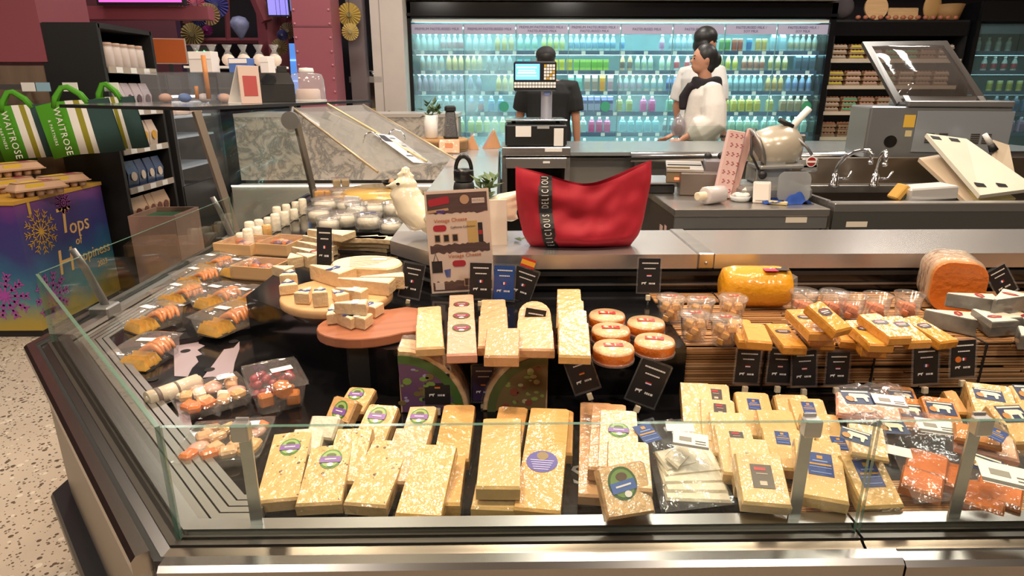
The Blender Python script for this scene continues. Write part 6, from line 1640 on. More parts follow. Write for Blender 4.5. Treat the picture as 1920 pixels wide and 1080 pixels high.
for k, z in enumerate(SHZ[:5]):
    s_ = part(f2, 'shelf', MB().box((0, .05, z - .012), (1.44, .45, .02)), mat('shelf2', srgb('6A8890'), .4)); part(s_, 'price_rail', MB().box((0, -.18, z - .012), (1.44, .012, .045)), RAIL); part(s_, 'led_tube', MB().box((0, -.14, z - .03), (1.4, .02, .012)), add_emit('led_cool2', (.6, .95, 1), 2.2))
    for i in range(12):
        if (i * 7 + k * 3) % 5 == 0: continue
        kd = ('bottle', 'bottle', 'can', 'jug', 'jug')[k]
        c = (('B8D8D8', 'F0F4F4', 'A8B8C8'), ('C8D8D8', 'F4F4F4', 'B03A50'), ('D0D080', 'F0F0D0', 'A8A848'), ('4A78A8', 'D0E0F0', '305888'), ('A888B0', 'E0D0E8', '886898'))[k]
        nm, ct = CN[kd]
        put(nm, bottlemesh(kd, *c), None, T(5.9 - .66 + i * .115, 7.5, z + .0005), '%s drink on the %s shelf of the second fridge' % (('white', 'red-label', 'yellow', 'blue', 'lilac')[k], SHN[k]), ct, 'second fridge %s shelf' % SHN[k])
# ================================================================ PEOPLE
SKIN = mat('skin', srgb('C08A6E'), .5, sss=.1)
def loft(mb, rings, n=16, m=0):
    """rings: (cx, cy, z, rx, ry)"""
    vs = [(cx + rx * math.cos(2 * math.pi * i / n), cy + ry * math.sin(2 * math.pi * i / n), z) for cx, cy, z, rx, ry in rings for i in range(n)]
    k = len(rings)
    return mb.add(vs, [[a * n + i, a * n + (i + 1) % n, (a + 1) * n + (i + 1) % n, (a + 1) * n + i] for a in range(k - 1) for i in range(n)] + [list(range(n))[::-1], [(k - 1) * n + i for i in range(n)]], m, None, True)
def hand(mb, w, d, s, curl=.5):
    """palm and five fingers from wrist w along direction d"""
    d = d.normalized(); side = d.cross(V((0, 1, 0))).normalized() if abs(d.y) < .9 else d.cross(V((1, 0, 0))).normalized()
    nrm = d.cross(side).normalized()
    palm = w + d * .05
    mb.tube([w, w + d * .03, w + d * .085], [.024, .034, .032], 8, flat=.5)
    for i, (o_, L_) in enumerate(((-.026, .065), (-.009, .078), (.009, .072), (.026, .056))):
        b = w + d * .085 + side * o_
        mb.tube([b - d * .015, b + d * L_ * .45 + nrm * .004, b + d * L_ * (1 - .3 * curl) + nrm * L_ * .4 * curl], [.010, .0095, .007], 6)
    b = w + d * .03 + side * (-.03)
    mb.tube([b, b - side * .022 + d * .03, b - side * .022 + d * .06 + nrm * .012], [.012, .011, .008], 6)
def person(label, M, H, pose, cloth, hair, shirt_long=True):
    """built facing -Y (towards the camera) and turned by M; pose holds elbow and wrist points"""
    o = thing('person', label, 'person', M)
    s = H / 1.75
    hp = V(pose.get('head', (0, 0, 0))) * s
    hc = V((0, -.015 * s, 1.63 * s)) + hp
    mb = MB()
    mb.ell(hc, (.076 * s, .094 * s, .112 * s), 18); mb.ell(hc + V((0, -.03 * s, -.06 * s)), (.056 * s, .06 * s, .055 * s), 14)
    mb.tube([hc + V((0, -.09 * s, .0)), hc + V((0, -.108 * s, -.025 * s))], [.010 * s, .015 * s], 8)
    for sx in (-1, 1): mb.ell(hc + V((sx * .078 * s, .012 * s, -.005 * s)), (.010 * s, .02 * s, .032 * s), 8)
    for z in (-.052, -.064): mb.ell(hc + V((0, -.088 * s, z * s)), (.024 * s, .010 * s, .006 * s), 8)
    mb.tube([V((0, .01 * s, 1.38 * s)), hc + V((0, .015 * s, -.07 * s))], [.062 * s, .055 * s], 12)
    tors = [(0, 0, .88, .155, .105), (0, 0, .98, .15, .10), (0, 0, 1.08, .135, .092), (0, 0, 1.22, .155, .105), (0, .01, 1.34, .17, .10), (0, .012, 1.42, .12, .075), (0, .012, 1.46, .06, .055)]
    sc_ = pose.get('wide', 1)
    loft(mb, [(cx * s, cy * s, z * s, rx * s * sc_, ry * s * sc_) for cx, cy, z, rx, ry in tors])
    legs = []
    for sx in (-1, 1):
        st = pose.get('step', 0) * sx
        L_ = [V((sx * .085 * s, 0, .92 * s)), V((sx * .09 * s, -.02 * s + st * .5, .5 * s)), V((sx * .09 * s, .02 * s + st, .085 * s))]
        legs.append(L_)
        mb.tube(L_, [.088 * s, .058 * s, .042 * s], 12)
        mb.tube([L_[2] + V((0, .03 * s, -.045 * s)), L_[2] + V((0, -.08 * s, -.052 * s)), L_[2] + V((0, -.16 * s, -.062 * s))], [.036 * s, .036 * s, .022 * s], 10)
    arms = []
    for sx, key in ((-1, 'R'), (1, 'L')):
        sh = V((sx * .185 * s * sc_, .01 * s, 1.39 * s)); el = V(pose[key][0]) * s; wr = V(pose[key][1]) * s
        arms.append((sh, el, wr))
        mb.tube([V((sx * .1 * s, .01 * s, 1.39 * s)), sh, sh.lerp(el, .5), el, el.lerp(wr, .4), wr], [.06 * s, .055 * s, .045 * s, .038 * s, .036 * s, .025 * s], 10)
        hand(mb, wr, wr - el, s, pose.get('curl', .5))
    blob(mb, 'body', SKIN, o, vox=.009, smooth=3)
    for sx in (-1, 1):
        MB().ell(hc + V((sx * .03 * s, -.088 * s, .008 * s)), (.011 * s, .006 * s, .006 * s), 8).build('eye', BLACK, o)
        MB().tube([hc + V((sx * .016 * s, -.094 * s, .028 * s)), hc + V((sx * .046 * s, -.085 * s, .03 * s))], .003 * s, 5).build('eyebrow', mat('hair_black', (.012, .011, .011), .45), o)
    MB().box((0, 0, 0), (.036 * s, .004, .004), 0, T(hc + V((0, -.096 * s, -.058 * s)))).build('mouth', pm('8A4A44', .5), o)
    # top
    g = cloth['grow']
    mb = MB()
    hem = cloth['hem']
    tr2 = [(0, 0, hem, .165 + g, .115 + g)] + [(cx, cy, z, rx + .018 + g * (1.3 if z < 1.2 else .6), ry + .02 + g * (1.3 if z < 1.2 else .6)) for cx, cy, z, rx, ry in tors if z > hem + .03 and z < 1.43] + [(0, .012, 1.445, .085, .07)]
    loft(mb, [(cx * s, cy * s, z * s, rx * s * sc_, ry * s * sc_) for cx, cy, z, rx, ry in tr2])
    for sh, el, wr in arms:
        k = cloth['sleeve']
        if k <= 1: pts = [sh.lerp(V((0, sh.y, sh.z)), .5), sh, sh.lerp(el, k * .5), sh.lerp(el, k)]; rr = [.07, .072, .066 + g, .064 + g]
        else: pts = [sh.lerp(V((0, sh.y, sh.z)), .5), sh, sh.lerp(el, .5), el, el.lerp(wr, (k - 1) * .6), el.lerp(wr, k - 1)]; rr = [.07, .074, .068 + g, .062 + g * 1.5, .058 + g * 1.7, .045]
        mb.tube(pts, [r_ * s for r_ in rr], 12)
    blob(mb, cloth['name'], cloth['mat'], o, vox=.009, smooth=4)
    mb = MB()
    loft(mb, [(0, 0, .99 * s, .158 * s * sc_, .112 * s * sc_), (0, 0, .92 * s, .175 * s * sc_, .128 * s * sc_), (0, 0, .84 * s, .165 * s, .12 * s), (0, 0, .80 * s, .12 * s, .1 * s)])
    for L_ in legs: mb.tube([L_[0] + V((0, 0, -.04)), L_[0].lerp(L_[1], .5), L_[1], L_[2] + V((0, 0, .02 * s))], [.1 * s, .092 * s, .075 * s, .066 * s], 12)
    blob(mb, 'trousers', cloth['pants'], o, vox=.011, smooth=3)
    for L_ in legs:
        f = L_[2]
        MB().tube([f + V((0, .045 * s, -.045 * s)), f + V((0, -.08 * s, -.045 * s)), f + V((0, -.175 * s, -.055 * s))], [.042 * s, .044 * s, .03 * s], 12).build('shoe', BLACKM, o)
    hb = MB()
    hair(hb, hc, s)
    return o, hb, hc, s
HB = mat('hair_black', (.012, .011, .011), .45)
# man in black at the fridge, back turned
def h1(hb, hc, s): hb.ell(hc + V((0, .015 * s, .035 * s)), (.085 * s, .1 * s, .095 * s), 16)
mp = oy(1024, 97, 5.6)
o, hb, hc, s = person('person in black tee and cap with back turned behind the till scale', T(.40, 5.6, 0) @ RZ(178), 1.66, {'R': ((-.25, .02, 1.10), (-.275, -.04, .84)), 'L': ((.26, -.06, 1.12), (.2, -.26, 1.05)), 'head': (.03, -.05, -.02), 'wide': 1.12},
    dict(grow=.018, hem=.86, sleeve=.72, name='tee_shirt', mat=mat('tee_black', (.008, .008, .009), .8), pants=mat('trouser_black', (.012, .012, .014), .8)), h1)
blob(hb, 'hair', HB, o, vox=.012)
cb = MB(); cb.ell(hc + V((0, .005, .055 * s)), (.092 * s, .105 * s, .075 * s), 18); cb.box(tuple(hc + V((0, -.12 * s, .03 * s))), (.12 * s, .09 * s, .012), ch=.004)
blob(cb, 'cap', mat('cap_black', (.014, .013, .014), .7), o, vox=.009)
# woman in white blouse, profile to the left, bun and scarf
def h2(hb, hc, s):
    hb.ell(hc + V((0, .022 * s, .028 * s)), (.088 * s, .098 * s, .105 * s), 16); hb.ell(hc + V((0, .10 * s, -.005 * s)), (.055 * s, .06 * s, .065 * s), 14); hb.ell(hc + V((0, .05 * s, -.06 * s)), (.07 * s, .055 * s, .06 * s), 12)
o, hb, hc, s = person('person in loose white blouse and dark scarf holding a clear bag', T(1.635, 5.3, 0) @ RZ(-88), 1.64, {'R': ((-.23, .06, 1.12), (-.16, -.2, 1.0)), 'L': ((.24, .02, 1.12), (.16, -.22, .98)), 'head': (0, -.02, .0), 'curl': .9},
    dict(grow=.038, hem=.97, sleeve=1.75, name='blouse', mat=mat('blouse_white', srgb('DDD5CC'), .75, bump=.5, bscale=14, bdist=.01), pants=mat('trouser_grey', srgb('5A5E6C'), .8)), h2)
blob(hb, 'hair', HB, o, vox=.009)
sb = MB()
for k in range(3): sb.tube([(.12 * s * math.cos(R(a)), .01 + .1 * s * math.sin(R(a)), (1.40 + .03 * k) * s + .012 * math.sin(R(a * 3))) for a in range(0, 361, 24)], .034 - .004 * k, 8)
sb.tube([(-.02, -.1 * s, 1.42 * s), (-.05, -.16 * s, 1.32 * s), (-.03, -.17 * s, 1.22 * s)], [.05, .045, .03], 8)
blob(sb, 'scarf', mat('scarf', srgb('1E181E'), .9, bump=.6, bscale=70), o, vox=.011)
cbag = thing('clear_carrier_bag', 'small clear plastic bag of brown goods held by the white-bloused person', 'bag', T(oy(1272, 238, 5.28)))
part(cbag, 'film', MB().ell((0, 0, 0), (.06, .05, .085), 14), sheet('carrier', (.85, .85, .88), 1.2, .1, bump=.6, bscale=20, haze=.4, hazecol=(.6, .55, .58)))
part(cbag, 'goods', MB().box((0, 0, -.02), (.07, .05, .08), ch=.02), pm('7A5A50', .7)); part(cbag, 'handle', MB().tube([(-.02, 0, .07), (0, 0, .11), (.02, 0, .07)], .006, 6), MATS['carrier'])
# man in white tee behind her
def h3(hb, hc, s): hb.ell(hc + V((0, .012 * s, .045 * s)), (.094 * s, .108 * s, .092 * s), 16); hb.ell(hc + V((0, .06 * s, -.02 * s)), (.085 * s, .05 * s, .07 * s), 12)
o, hb, hc, s = person('person with short black hair in white tee behind the white-bloused one', T(1.80, 5.95, 0) @ RZ(118), 1.82, {'R': ((-.25, .03, 1.10), (-.26, -.06, .84)), 'L': ((.25, .03, 1.1), (.26, -.06, .84))},
    dict(grow=.022, hem=.86, sleeve=.8, name='tee_shirt', mat=mat('tee_white', srgb('D8D4D0'), .8), pants=mat('trouser_black', (.012, .012, .014))), h3)
blob(hb, 'hair', HB, o, vox=.009)
MB().lathe([(.031, -.01), (.033, 0), (.031, .01)], 14).build('watch', BLACK, o, T(V((-.26, -.045, .87)) * s))
# ================================================================ LEFT SIDE OF THE SHOP
gd = thing('wooden_gondola', 'wood-panelled gondola wall carrying the hanging green bags', 'shelf', T(-3.5, 4.15, 0))
part(gd, 'panel', MB().box((0, 0, .72), (1.42, .06, 1.44)), WOODD)
for x in (-.2, .3): part(gd, 'panel_joint', MB().box((x, -.031, .72), (.006, .003, 1.44)), pm('4A3C32', .7))
rl = part(gd, 'hook_rail', MB().box((0, -.17, 1.315), (1.4, .02, .03)), mat('rail_grey', (.4, .42, .44), .3, .9))
for x in (-.6, 0, .6): part(rl, 'arm', MB().box((x, -.1, 1.315), (.02, .13, .02)), MATS['rail_grey'])
for i, px in enumerate((50, 76, 128, 205)): part(rl, 'price_ticket', MB().box((oy(px, 157, 3.95).x + 3.5, -.186, 1.315), (.085, .006, .05)), WHITE if i != 1 else pm('8FB4C8', .5))
GRN, TEA, OLV = mat('bag_green', srgb('4C9A1E'), .6), mat('bag_teal', srgb('1F3F3E'), .6), mat('bag_olive', srgb('8E8A20'), .6)
for i, (px, py, w, ry) in enumerate(((2, 262, .30, 10), (52, 248, .34, 12), (152, 240, .40, 6), (222, 232, .27, 4))):
    c = oy(px, py, (3.92, 3.84, 3.80, 3.93)[i])
    b = thing('shopping_bag', 'green striped shopping bag with white lettering, %s' % ('dark one at the shelf start behind the others', 'hanging above the egg cartons', 'widest one in the middle of the rail', 'last one beside the black shelf')[i], 'bag', T(c) @ RZ(ry) @ RY(-8), 'green shopping bags on the rail')
    hh = .30; x0 = -w / 2
    segs = [(0, .42, GRN), (.42, .53, WHITE), (.53, .61, OLV), (.61, .68, WHITE), (.68, 1.0, TEA)] if i else [(0, 1, mat('bag_darkgreen', srgb('2A5A18'), .6))]
    for a, e, m in segs:
        n = 4; vs = []
        for s_ in (-1, 1):
            for k in range(n + 1):
                for j in (0, .5, 1):
                    u = a + (e - a) * k / n
                    bul = .035 * (math.sin(math.pi * min(max(u, .02), .98))) * (1 - .7 * j) + .004
                    vs.append((x0 + w * u, s_ * bul, -hh / 2 + hh * j + .008 * math.sin(u * 5)))
        q = (n + 1) * 3
        fs = [(s_ * q + k * 3 + j, s_ * q + (k + 1) * 3 + j, s_ * q + (k + 1) * 3 + j + 1, s_ * q + k * 3 + j + 1) for s_ in (0, 1) for k in range(n) for j in (0, 1)]
        fs += [(k * 3, (k + 1) * 3, q + (k + 1) * 3, q + k * 3) for k in range(n)]
        MB().add(vs, fs, 0, None, True).build('stripe' if len(segs) > 1 else 'bag_body', m, b)
    for sy in (-1, 1):
        MB().tube([(-w * .25, sy * .012, hh * .42), (-w * .2, sy * .01, hh * .6), (-w * .08, 0, hh * .76), (.0, 0, hh * .76), (w * .14, sy * .01, hh * .6), (w * .2, sy * .012, hh * .42)], .016, 6, flat=.25).build('handle', GRN, b)
    if i:
        letters('WAITROSE', .05, WHITEP, b, T(-w * .2, -.044, -.005) @ RX(86) @ RZ(-90), ext=.0006, sp=1.12)
        letters('& PARTNERS', .022, WHITEP, b, T(-w * .34, -.04, -.005) @ RX(86) @ RZ(-90), ext=.0006, sp=1.2)
# egg stand with printed cardboard
def grad_mat():
    m = bpy.data.materials.new('stand_print'); m.use_nodes = True
    N, L = m.node_tree.nodes, m.node_tree.links
    tc = N.new('ShaderNodeTexCoord'); sp = N.new('ShaderNodeSeparateXYZ'); L.new(tc.outputs['Object'], sp.inputs[0])
    nz = N.new('ShaderNodeTexNoise'); nz.inputs['Scale'].default_value = 5; nz.inputs['Detail'].default_value = 5; L.new(tc.outputs['Object'], nz.inputs['Vector'])
    ad = N.new('ShaderNodeMath'); ad.operation = 'MULTIPLY_ADD'; ad.inputs[1].default_value = .28; L.new(nz.outputs['Fac'], ad.inputs[0])
    L.new(sp.outputs['Z'], ad.inputs[2])
    mr = N.new('ShaderNodeMapRange'); mr.inputs[1].default_value = .14; mr.inputs[2].default_value = .88; L.new(ad.outputs[0], mr.inputs[0])
    r = N.new('ShaderNodeValToRGB'); L.new(mr.outputs[0], r.inputs[0])
    e = r.color_ramp.elements
    e[0].position = 0; e[0].color = (*srgb('B89A3C'), 1); e[1].position = 1; e[1].color = (*srgb('7A3A80'), 1)
    for p, c in ((.14, 'A8964C'), (.28, '4E8490'), (.5, '2F5F88'), (.66, '363A78'), (.85, '40307A')):
        k = e.new(p); k.color = (*srgb(c), 1)
    L.new(r.outputs[0], N['Principled BSDF'].inputs['Base Color']); N['Principled BSDF'].inputs['Roughness'].default_value = .45
    return m
es = thing('egg_stand', 'printed cardboard promotion stand with gold and purple snowflakes under the egg cartons', 'stand', T(-2.86, 3.64, 0))
part(es, 'print_box', MB().box((0, 0, .385), (.68, .74, .69)), grad_mat())
part(es, 'foot', MB().box((0, 0, .02), (.66, .72, .04)), BLACKM)
OCH = mat('ochre_board', srgb('C09238'), .55)
part(es, 'top', MB().box((0, 0, .74), (.69, .75, .02)), OCH)
GOLD = mat('gold_print', srgb('C9A040'), .4, .2)
FXX = .3415
for body, sz, y, z, sh in (('T', .21, -.03, .575, .15), ('ops', .13, .095, .535, .1), ('of', .07, .06, .445, .2), ('H', .20, -.085, .35, .15), ('appiness', .092, .185, .345, .1), ('2023', .05, .24, .262, .1)):
    letters(body, sz, mat('gold_text', srgb('E0B878'), .4), es, T(FXX, y, z) @ RZ(90) @ RX(90), ext=.001, shear=sh)
def flake(c, M, r, arms, m, wdt=.004):
    mb = MB()
    for k in range(arms):
        a = 2 * math.pi * k / arms
        d = V((math.cos(a), math.sin(a), 0)); n = V((-d.y, d.x, 0))
        def seg(p, q_, w_):
            t = (q_ - p).normalized(); s2 = V((-t.y, t.x, 0)) * w_
            mb.add([p - s2, q_ - s2 * .6, q_ + s2 * .6, p + s2], [(0, 1, 2, 3)], 0, M)
        seg(V(), d * r, wdt)
        for f in (.4, .65, .85):
            for s2 in (-1, 1): seg(d * r * f, d * r * (f + .18) + n * s2 * r * .16, wdt * .8)
    mb.prism(circle(r * .14, 12), 0, .001, 0, M)
    part(es, 'snowflake', mb, m)
flake(None, T(FXX + .001, -.22, .56) @ RZ(90) @ RX(90), .12, 12, GOLD)
flake(None, T(-.08, -.3715, .56) @ RX(90), .10, 12, GOLD)
flake(None, T(FXX + .001, -.24, .20) @ RZ(90) @ RX(90), .13, 10, mat('flake_purple', srgb('A84AA8'), .4), .007)
flake(None, T(.18, -.3715, .24) @ RX(90), .13, 10, MATS['flake_purple'], .007)
flake(None, T(FXX + .001, .0, .68) @ RZ(90) @ RX(90), .06, 10, mat('flake_violet', srgb('9A4A9A'), .4), .007)
part(es, 'ribbon', MB().box((FXX + .001, -.27, .7), (.001, .02, .07)), GOLD)
# egg cartons
PULP = mat('pulp', srgb('B8957A'), .85, bump=.4, bscale=60)
def carton(px, py, z, rz, label):
    p = oz(px, py, z)
    o = thing('egg_carton', label, 'egg carton', T(p.x, p.y, z + .0006) @ RZ(rz), 'egg cartons on the stand')
    mb = MB()
    for i in range(5):
        for j in range(2):
            mb.lathe([(.016, 0), (.024, .035)], 8, 0, T(-.1 + .05 * i, -.025 + .05 * j, 0))
    mb.box((0, 0, .036), (.27, .12, .006))
    part(o, 'cup_tray', mb, PULP)
    frustum(lm := MB(), .265, .115, .22, .075, .035, 0, .01, .04, close=False); lm.box((0, 0, .0755), (.215, .07, .002))
    part(o, 'lid', lm, PULP)
    part(o, 'label', MB().box((-.03, 0, .0775), (.1, .05, .001), 0).box((.05, 0, .0775), (.05, .05, .001), 1).box((-.03, -.05, .058), (.09, .003, .022), 0, None), [pm('D8B840', .5), pm('9A3A50', .5)])
    return o
for a in ((20, 360, .7505, 62, 'pulp egg carton with yellow label at the front corner of the printed stand'), (72, 366, .7505, 62, 'pulp egg carton with yellow label in the middle of the printed stand'), (118, 352, .7505, 62, 'pulp egg carton at the far end of the printed stand'), (30, 330, .829, 62, 'upper pulp egg carton stacked on two others')): carton(*a)
# black product shelf facing the aisle
BX = -2.42
bs = thing('black_shelf', 'tall black shelf of coffee and snack packs beside the gondola', 'shelf', T(BX - .2, 4.42, 0))
part(bs, 'end_panel', MB().box((.02, -.3, .84), (.36, .03, 1.68)), BLACKM); part(bs, 'end_panel', MB().box((.02, .3, .84), (.36, .03, 1.68)), BLACKM)
part(bs, 'back', MB().box((-.15, 0, .84), (.03, .6, 1.68)), BLACKM); part(bs, 'roof', MB().box((.02, 0, 1.67), (.36, .6, .03)), BLACKM)
BZ = [1.43, 1.17, .93, .68, .44, .2]
for k, z in enumerate(BZ):
    s_ = part(bs, 'shelf', MB().box((.02, 0, z - .01), (.36, .57, .016)), BLACKM)
    part(s_, 'ticket_rail', MB().box((.205, 0, z - .012), (.008, .56, .04)), mat('ticket_rail', srgb('A89C90'), .5))
    for q in range(3): part(s_, 'ticket', MB().box((.2105, -.17 + .16 * q, z - .012), (.002, .07, .034)), WHITE)
def goods(kind, c1, c2):
    k = ('g', kind, c1, c2)
    if k in BT: return BT[k]
    mb = MB()
    if kind == 'jar': mb.lathe([(.036, 0), (.04, .005), (.04, .12), (.034, .13), (.036, .131), (.036, .15), (.001, .151)], 14, mats=[0, 0, 0, 0, 1, 1, 1])
    elif kind == 'pouch':
        mb.add([(-.05, -.02, 0), (.05, -.02, 0), (.05, .02, 0), (-.05, .02, 0), (-.055, -.03, .09), (.055, -.03, .09), (.055, .03, .09), (-.055, .03, .09), (-.05, -.003, .17), (.05, -.003, .17), (.05, .003, .17), (-.05, .003, .17)], [(0, 3, 2, 1), (0, 1, 5, 4), (1, 2, 6, 5), (2, 3, 7, 6), (3, 0, 4, 7), (4, 5, 9, 8), (5, 6, 10, 9), (6, 7, 11, 10), (7, 4, 8, 11), (8, 9, 10, 11)], 0)
        mb.prism(circle(.03, 12), 0, .003, 1, T(0, -.031, .07) @ RX(88))
    BT[k] = mb.mesh('goods', [mat('g' + c1, srgb(c1), .4, coat=.4, bump=.5, bscale=25), pm(c2, .4)])
    return BT[k]
GD = [('jar', 'CDBFBA', 'B89A88', 'white snack jar', 5, 2), ('pouch', 'B8AEB4', '5A4A50', 'silver snack pouch', 4, 1), ('pouch', 'C8B4A4', 'C8942E', 'clear pouch of nuts with yellow top', 4, 1), ('pouch', '34486A', 'C8B8A8', 'navy coffee pouch with white badge', 4, 1), ('pouch', 'C0A084', '6A3A30', 'tan biscuit pouch with brown badge', 5, 1), ('pouch', 'B89A78', '6A3A40', 'beige biscuit pouch with plum badge', 5, 1)]
for k, (kd, c1, c2, ds_, n, rows) in enumerate(GD):
    for r_ in range(rows):
        for i in range(n):
            put('snack_jar' if kd == 'jar' else 'snack_pouch', goods(kd, c1, c2), None, T(BX - .05 - .0 * r_, 4.42 - .22 + .44 * (i + .5) / n - .0, BZ[k] + .0005 + r_ * .0) @ RZ(90 + (i * 37) % 13 - 6) if r_ == 0 else T(BX - .15, 4.42 - .22 + .44 * (i + .5) / n, BZ[k] + .0005) @ RZ(90), '%s on the %s shelf of the black unit%s' % (ds_, SHN[k], '' if r_ == 0 else ', back row'), 'jar' if kd == 'jar' else 'pouch', '%s %d' % (ds_, r_))
# second black unit with clear front behind
b2 = thing('black_cabinet', 'low black cabinet with clear window behind the black shelf', 'cabinet', T(-2.6, 5.2, 0))
part(b2, 'end_frame', MB().box((.0, -.4, .7), (.4, .04, 1.4)), mat('cab_black', (.02, .02, .022), .4)); part(b2, 'far_frame', MB().box((0, .4, .7), (.4, .04, 1.4)), MATS['cab_black'])
part(b2, 'front_low', MB().box((.19, 0, .3), (.03, .8, .6)), MATS['cab_black']); part(b2, 'front_top', MB().box((.19, 0, 1.33), (.03, .8, .14)), MATS['cab_black']); part(b2, 'back', MB().box((-.19, 0, .7), (.03, .8, 1.4)), pm('C4C8CC', .5)); part(b2, 'led_strip', MB().box((.12, 0, 1.25), (.03, .76, .015)), add_emit('cab_led', (1, .95, .88), 9)); part(b2, 'pastry_row', MB().ell((.06, -.22, 1.135), (.07, .09, .04), 12), pm('D0A890', .6)); part(b2, 'pastry_row', MB().ell((.06, 0, 1.135), (.07, .09, .04), 12), pm('D8B8A0', .6)); part(b2, 'pastry_row', MB().ell((.06, .22, 1.135), (.07, .09, .04), 12), pm('CFA58C', .6)); part(b2, 'window', MB().box((.19, 0, .93), (.006, .78, .66)), ACR)
for i, z in enumerate((.72, .95, 1.1)): part(b2, 'tray', MB().box((.0, 0, z), (.3, .7, .015)), mat('tray_pale', srgb('B8C8D4'), .3))
# marble counter far behind the wing, with white base and glowing line
def marble():
    m = bpy.data.materials.new('marble'); m.use_nodes = True
    N, L = m.node_tree.nodes, m.node_tree.links
    tc = N.new('ShaderNodeTexCoord'); n1 = N.new('ShaderNodeTexNoise'); n1.inputs['Scale'].default_value = 7; n1.inputs['Detail'].default_value = 10; n1.inputs['Distortion'].default_value = .7; n1.inputs['Roughness'].default_value = .65
    L.new(tc.outputs['Object'], n1.inputs['Vector'])
    r = N.new('ShaderNodeValToRGB'); L.new(n1.outputs['Fac'], r.inputs[0]); e = r.color_ramp.elements
    e[0].position = .36; e[0].color = (*srgb('C0B8AE'), 1); e[1].position = .66; e[1].color = (*srgb('C4BCB2'), 1)
    for p, c in ((.43, 'B2A698'), (.475, '84827E'), (.505, '9A9690'), (.56, 'BEB4A8')):
        k = e.new(p); k.color = (*srgb(c), 1)
    L.new(r.outputs[0], N['Principled BSDF'].inputs['Base Color']); N['Principled BSDF'].inputs['Roughness'].default_value = .25
    return m
mc = thing('marble_counter', 'pastry counter with grey-veined marble front and white base behind the wing', 'counter', T(-2.0, 5.9, 0))
part(mc, 'marble_panel', MB().box((.65, -.2, .80), (1.94, .03, .54)), marble())
part(mc, 'white_base', MB().box((.65, -.32, .25), (1.94, .24, .50)), pm('C4BDB2', .4))
part(mc, 'light_line', MB().box((.65, -.443, .512), (1.94, .01, .012)), add_emit('line_warm', (1, .93, .84), 3))
part(mc, 'worktop', MB().box((.65, .1, 1.085), (1.94, .64, .03)), pm('B8B0A8', .3))
part(mc, 'body', MB().box((.65, .1, .53), (1.92, .5, 1.05)), pm('7A7068', .6))
# things on the glass top shelf of the case
TSZ = 1.2366
o = thing('acrylic_case', 'clear acrylic display case of pastries on the glass top shelf', 'display case', T(-1.52, 3.35, TSZ) @ RZ(-12))
for c, d in (((0, -.14, .07), (.42, .004, .14)), ((0, .14, .07), (.42, .004, .14)), ((-.21, 0, .07), (.004, .28, .14)), ((.21, 0, .07), (.004, .28, .14)), ((0, 0, .142), (.424, .284, .004)), ((0, 0, .07), (.41, .27, .003))): part(o, 'acrylic_wall', MB().box(c, d), ACR)
for i in range(7): part(o, 'pastry', MB().ell((0, 0, 0), (.03, .035, .022), 10, 0, T(-.16 + .055 * i, -.05 + .07 * (i % 2), .024)), (mat('pastry', srgb('C8A08A'), .6), pm('D8D0D0', .5), pm('5A7AB0', .5))[i % 3])
part(o, 'wooden_tongs', MB().tube([(.12, -.1, .02), (.12, -.1, .22)], .011, 8), mat('tongs', srgb('B8783C'), .5)); part(o, 'wooden_tongs', MB().tube([(.07, -.12, .02), (.075, -.12, .08)], .009, 8), MATS['tongs'])
for i, (x, y, w, h, c) in enumerate(((-1.60, 3.5, .13, .10, 'D8D4D4'), (-1.42, 3.52, .11, .07, '4A6AB0'), (-1.30, 3.55, .05, .08, 'E0DCDC'))):
    o = thing('paper_box', 'small %s on top of the acrylic pastry case' % ('plain white paper box', 'blue and silver carton', 'narrow white carton')[i], 'box', T(x + .10, y - .10, TSZ + .1446) @ RZ(-12)); part(o, 'box', MB().box((0, 0, h / 2), (w, .06, h), ch=.002), pm(c, .6)); part(o, 'flap', MB().box((0, -.031, h * .8), (w * .9, .002, h * .3)), pm('E8E4E4', .6))
ps = thing('pastry_riser', 'white pastry riser behind the acrylic case on the glass top shelf', 'stand', T(-1.58, 4.02, TSZ))
part(ps, 'shelf', MB().box((0, 0, .19), (.56, .16, .012)), WHITE)
for sx in (-.26, .26): part(ps, 'leg', MB().box((sx, 0, .092), (.012, .15, .184)), ACR)
for i in range(6):
    p = V((-1.81 + .092 * i, 4.02, TSZ + .1966))
    o = thing('meringue_bag', 'clear bag of pale meringues in the row behind the black carry box', 'bag', T(p), 'bags of meringues'); part(o, 'meringues', MB().ell((0, 0, .035), (.04, .035, .035), 10), pm('E0D0C4', .6)); part(o, 'bag_top', MB().tube([(0, 0, .06), (0, 0, .085), (0, 0, .12)], [.03, .012, .03], 8), WRAP)
o = thing('menu_sign', 'white a-frame table sign with red print on the glass top shelf', 'sign', T(-1.21, 3.15, TSZ) @ RZ(62))
part(o, 'front_leaf', MB().box((0, -.03, .085), (.12, .004, .17), 0, RX(0), ch=.001), pm('C8B0A4', .5)); part(o, 'rear_leaf', MB().slabq([(-.06, -.026, .168), (.06, -.026, .168), (.06, .06, 0), (-.06, .06, 0)], .003), WHITE); part(o, 'foot', MB().box((0, .015, .002), (.12, .09, .004)), WHITE); part(o, 'print', MB().box((0, -.033, .08), (.08, .001, .09)), pm('A84A48', .5))
o = thing('carry_box', 'matte black gable carry box on the glass top shelf', 'box', T(-1.21, 3.55, TSZ) @ RZ(18))
part(o, 'box', MB().box((0, 0, .045), (.2, .13, .09), ch=.002), BLACKM)
part(o, 'gable', MB().add([(-.1, -.065, .09), (.1, -.065, .09), (.1, .065, .09), (-.1, .065, .09), (-.08, -.008, .15), (.08, -.008, .15), (.08, .008, .15), (-.08, .008, .15)], [(0, 1, 5, 4), (2, 3, 7, 6), (1, 2, 6, 5), (3, 0, 4, 7), (4, 5, 6, 7)]), BLACKM)
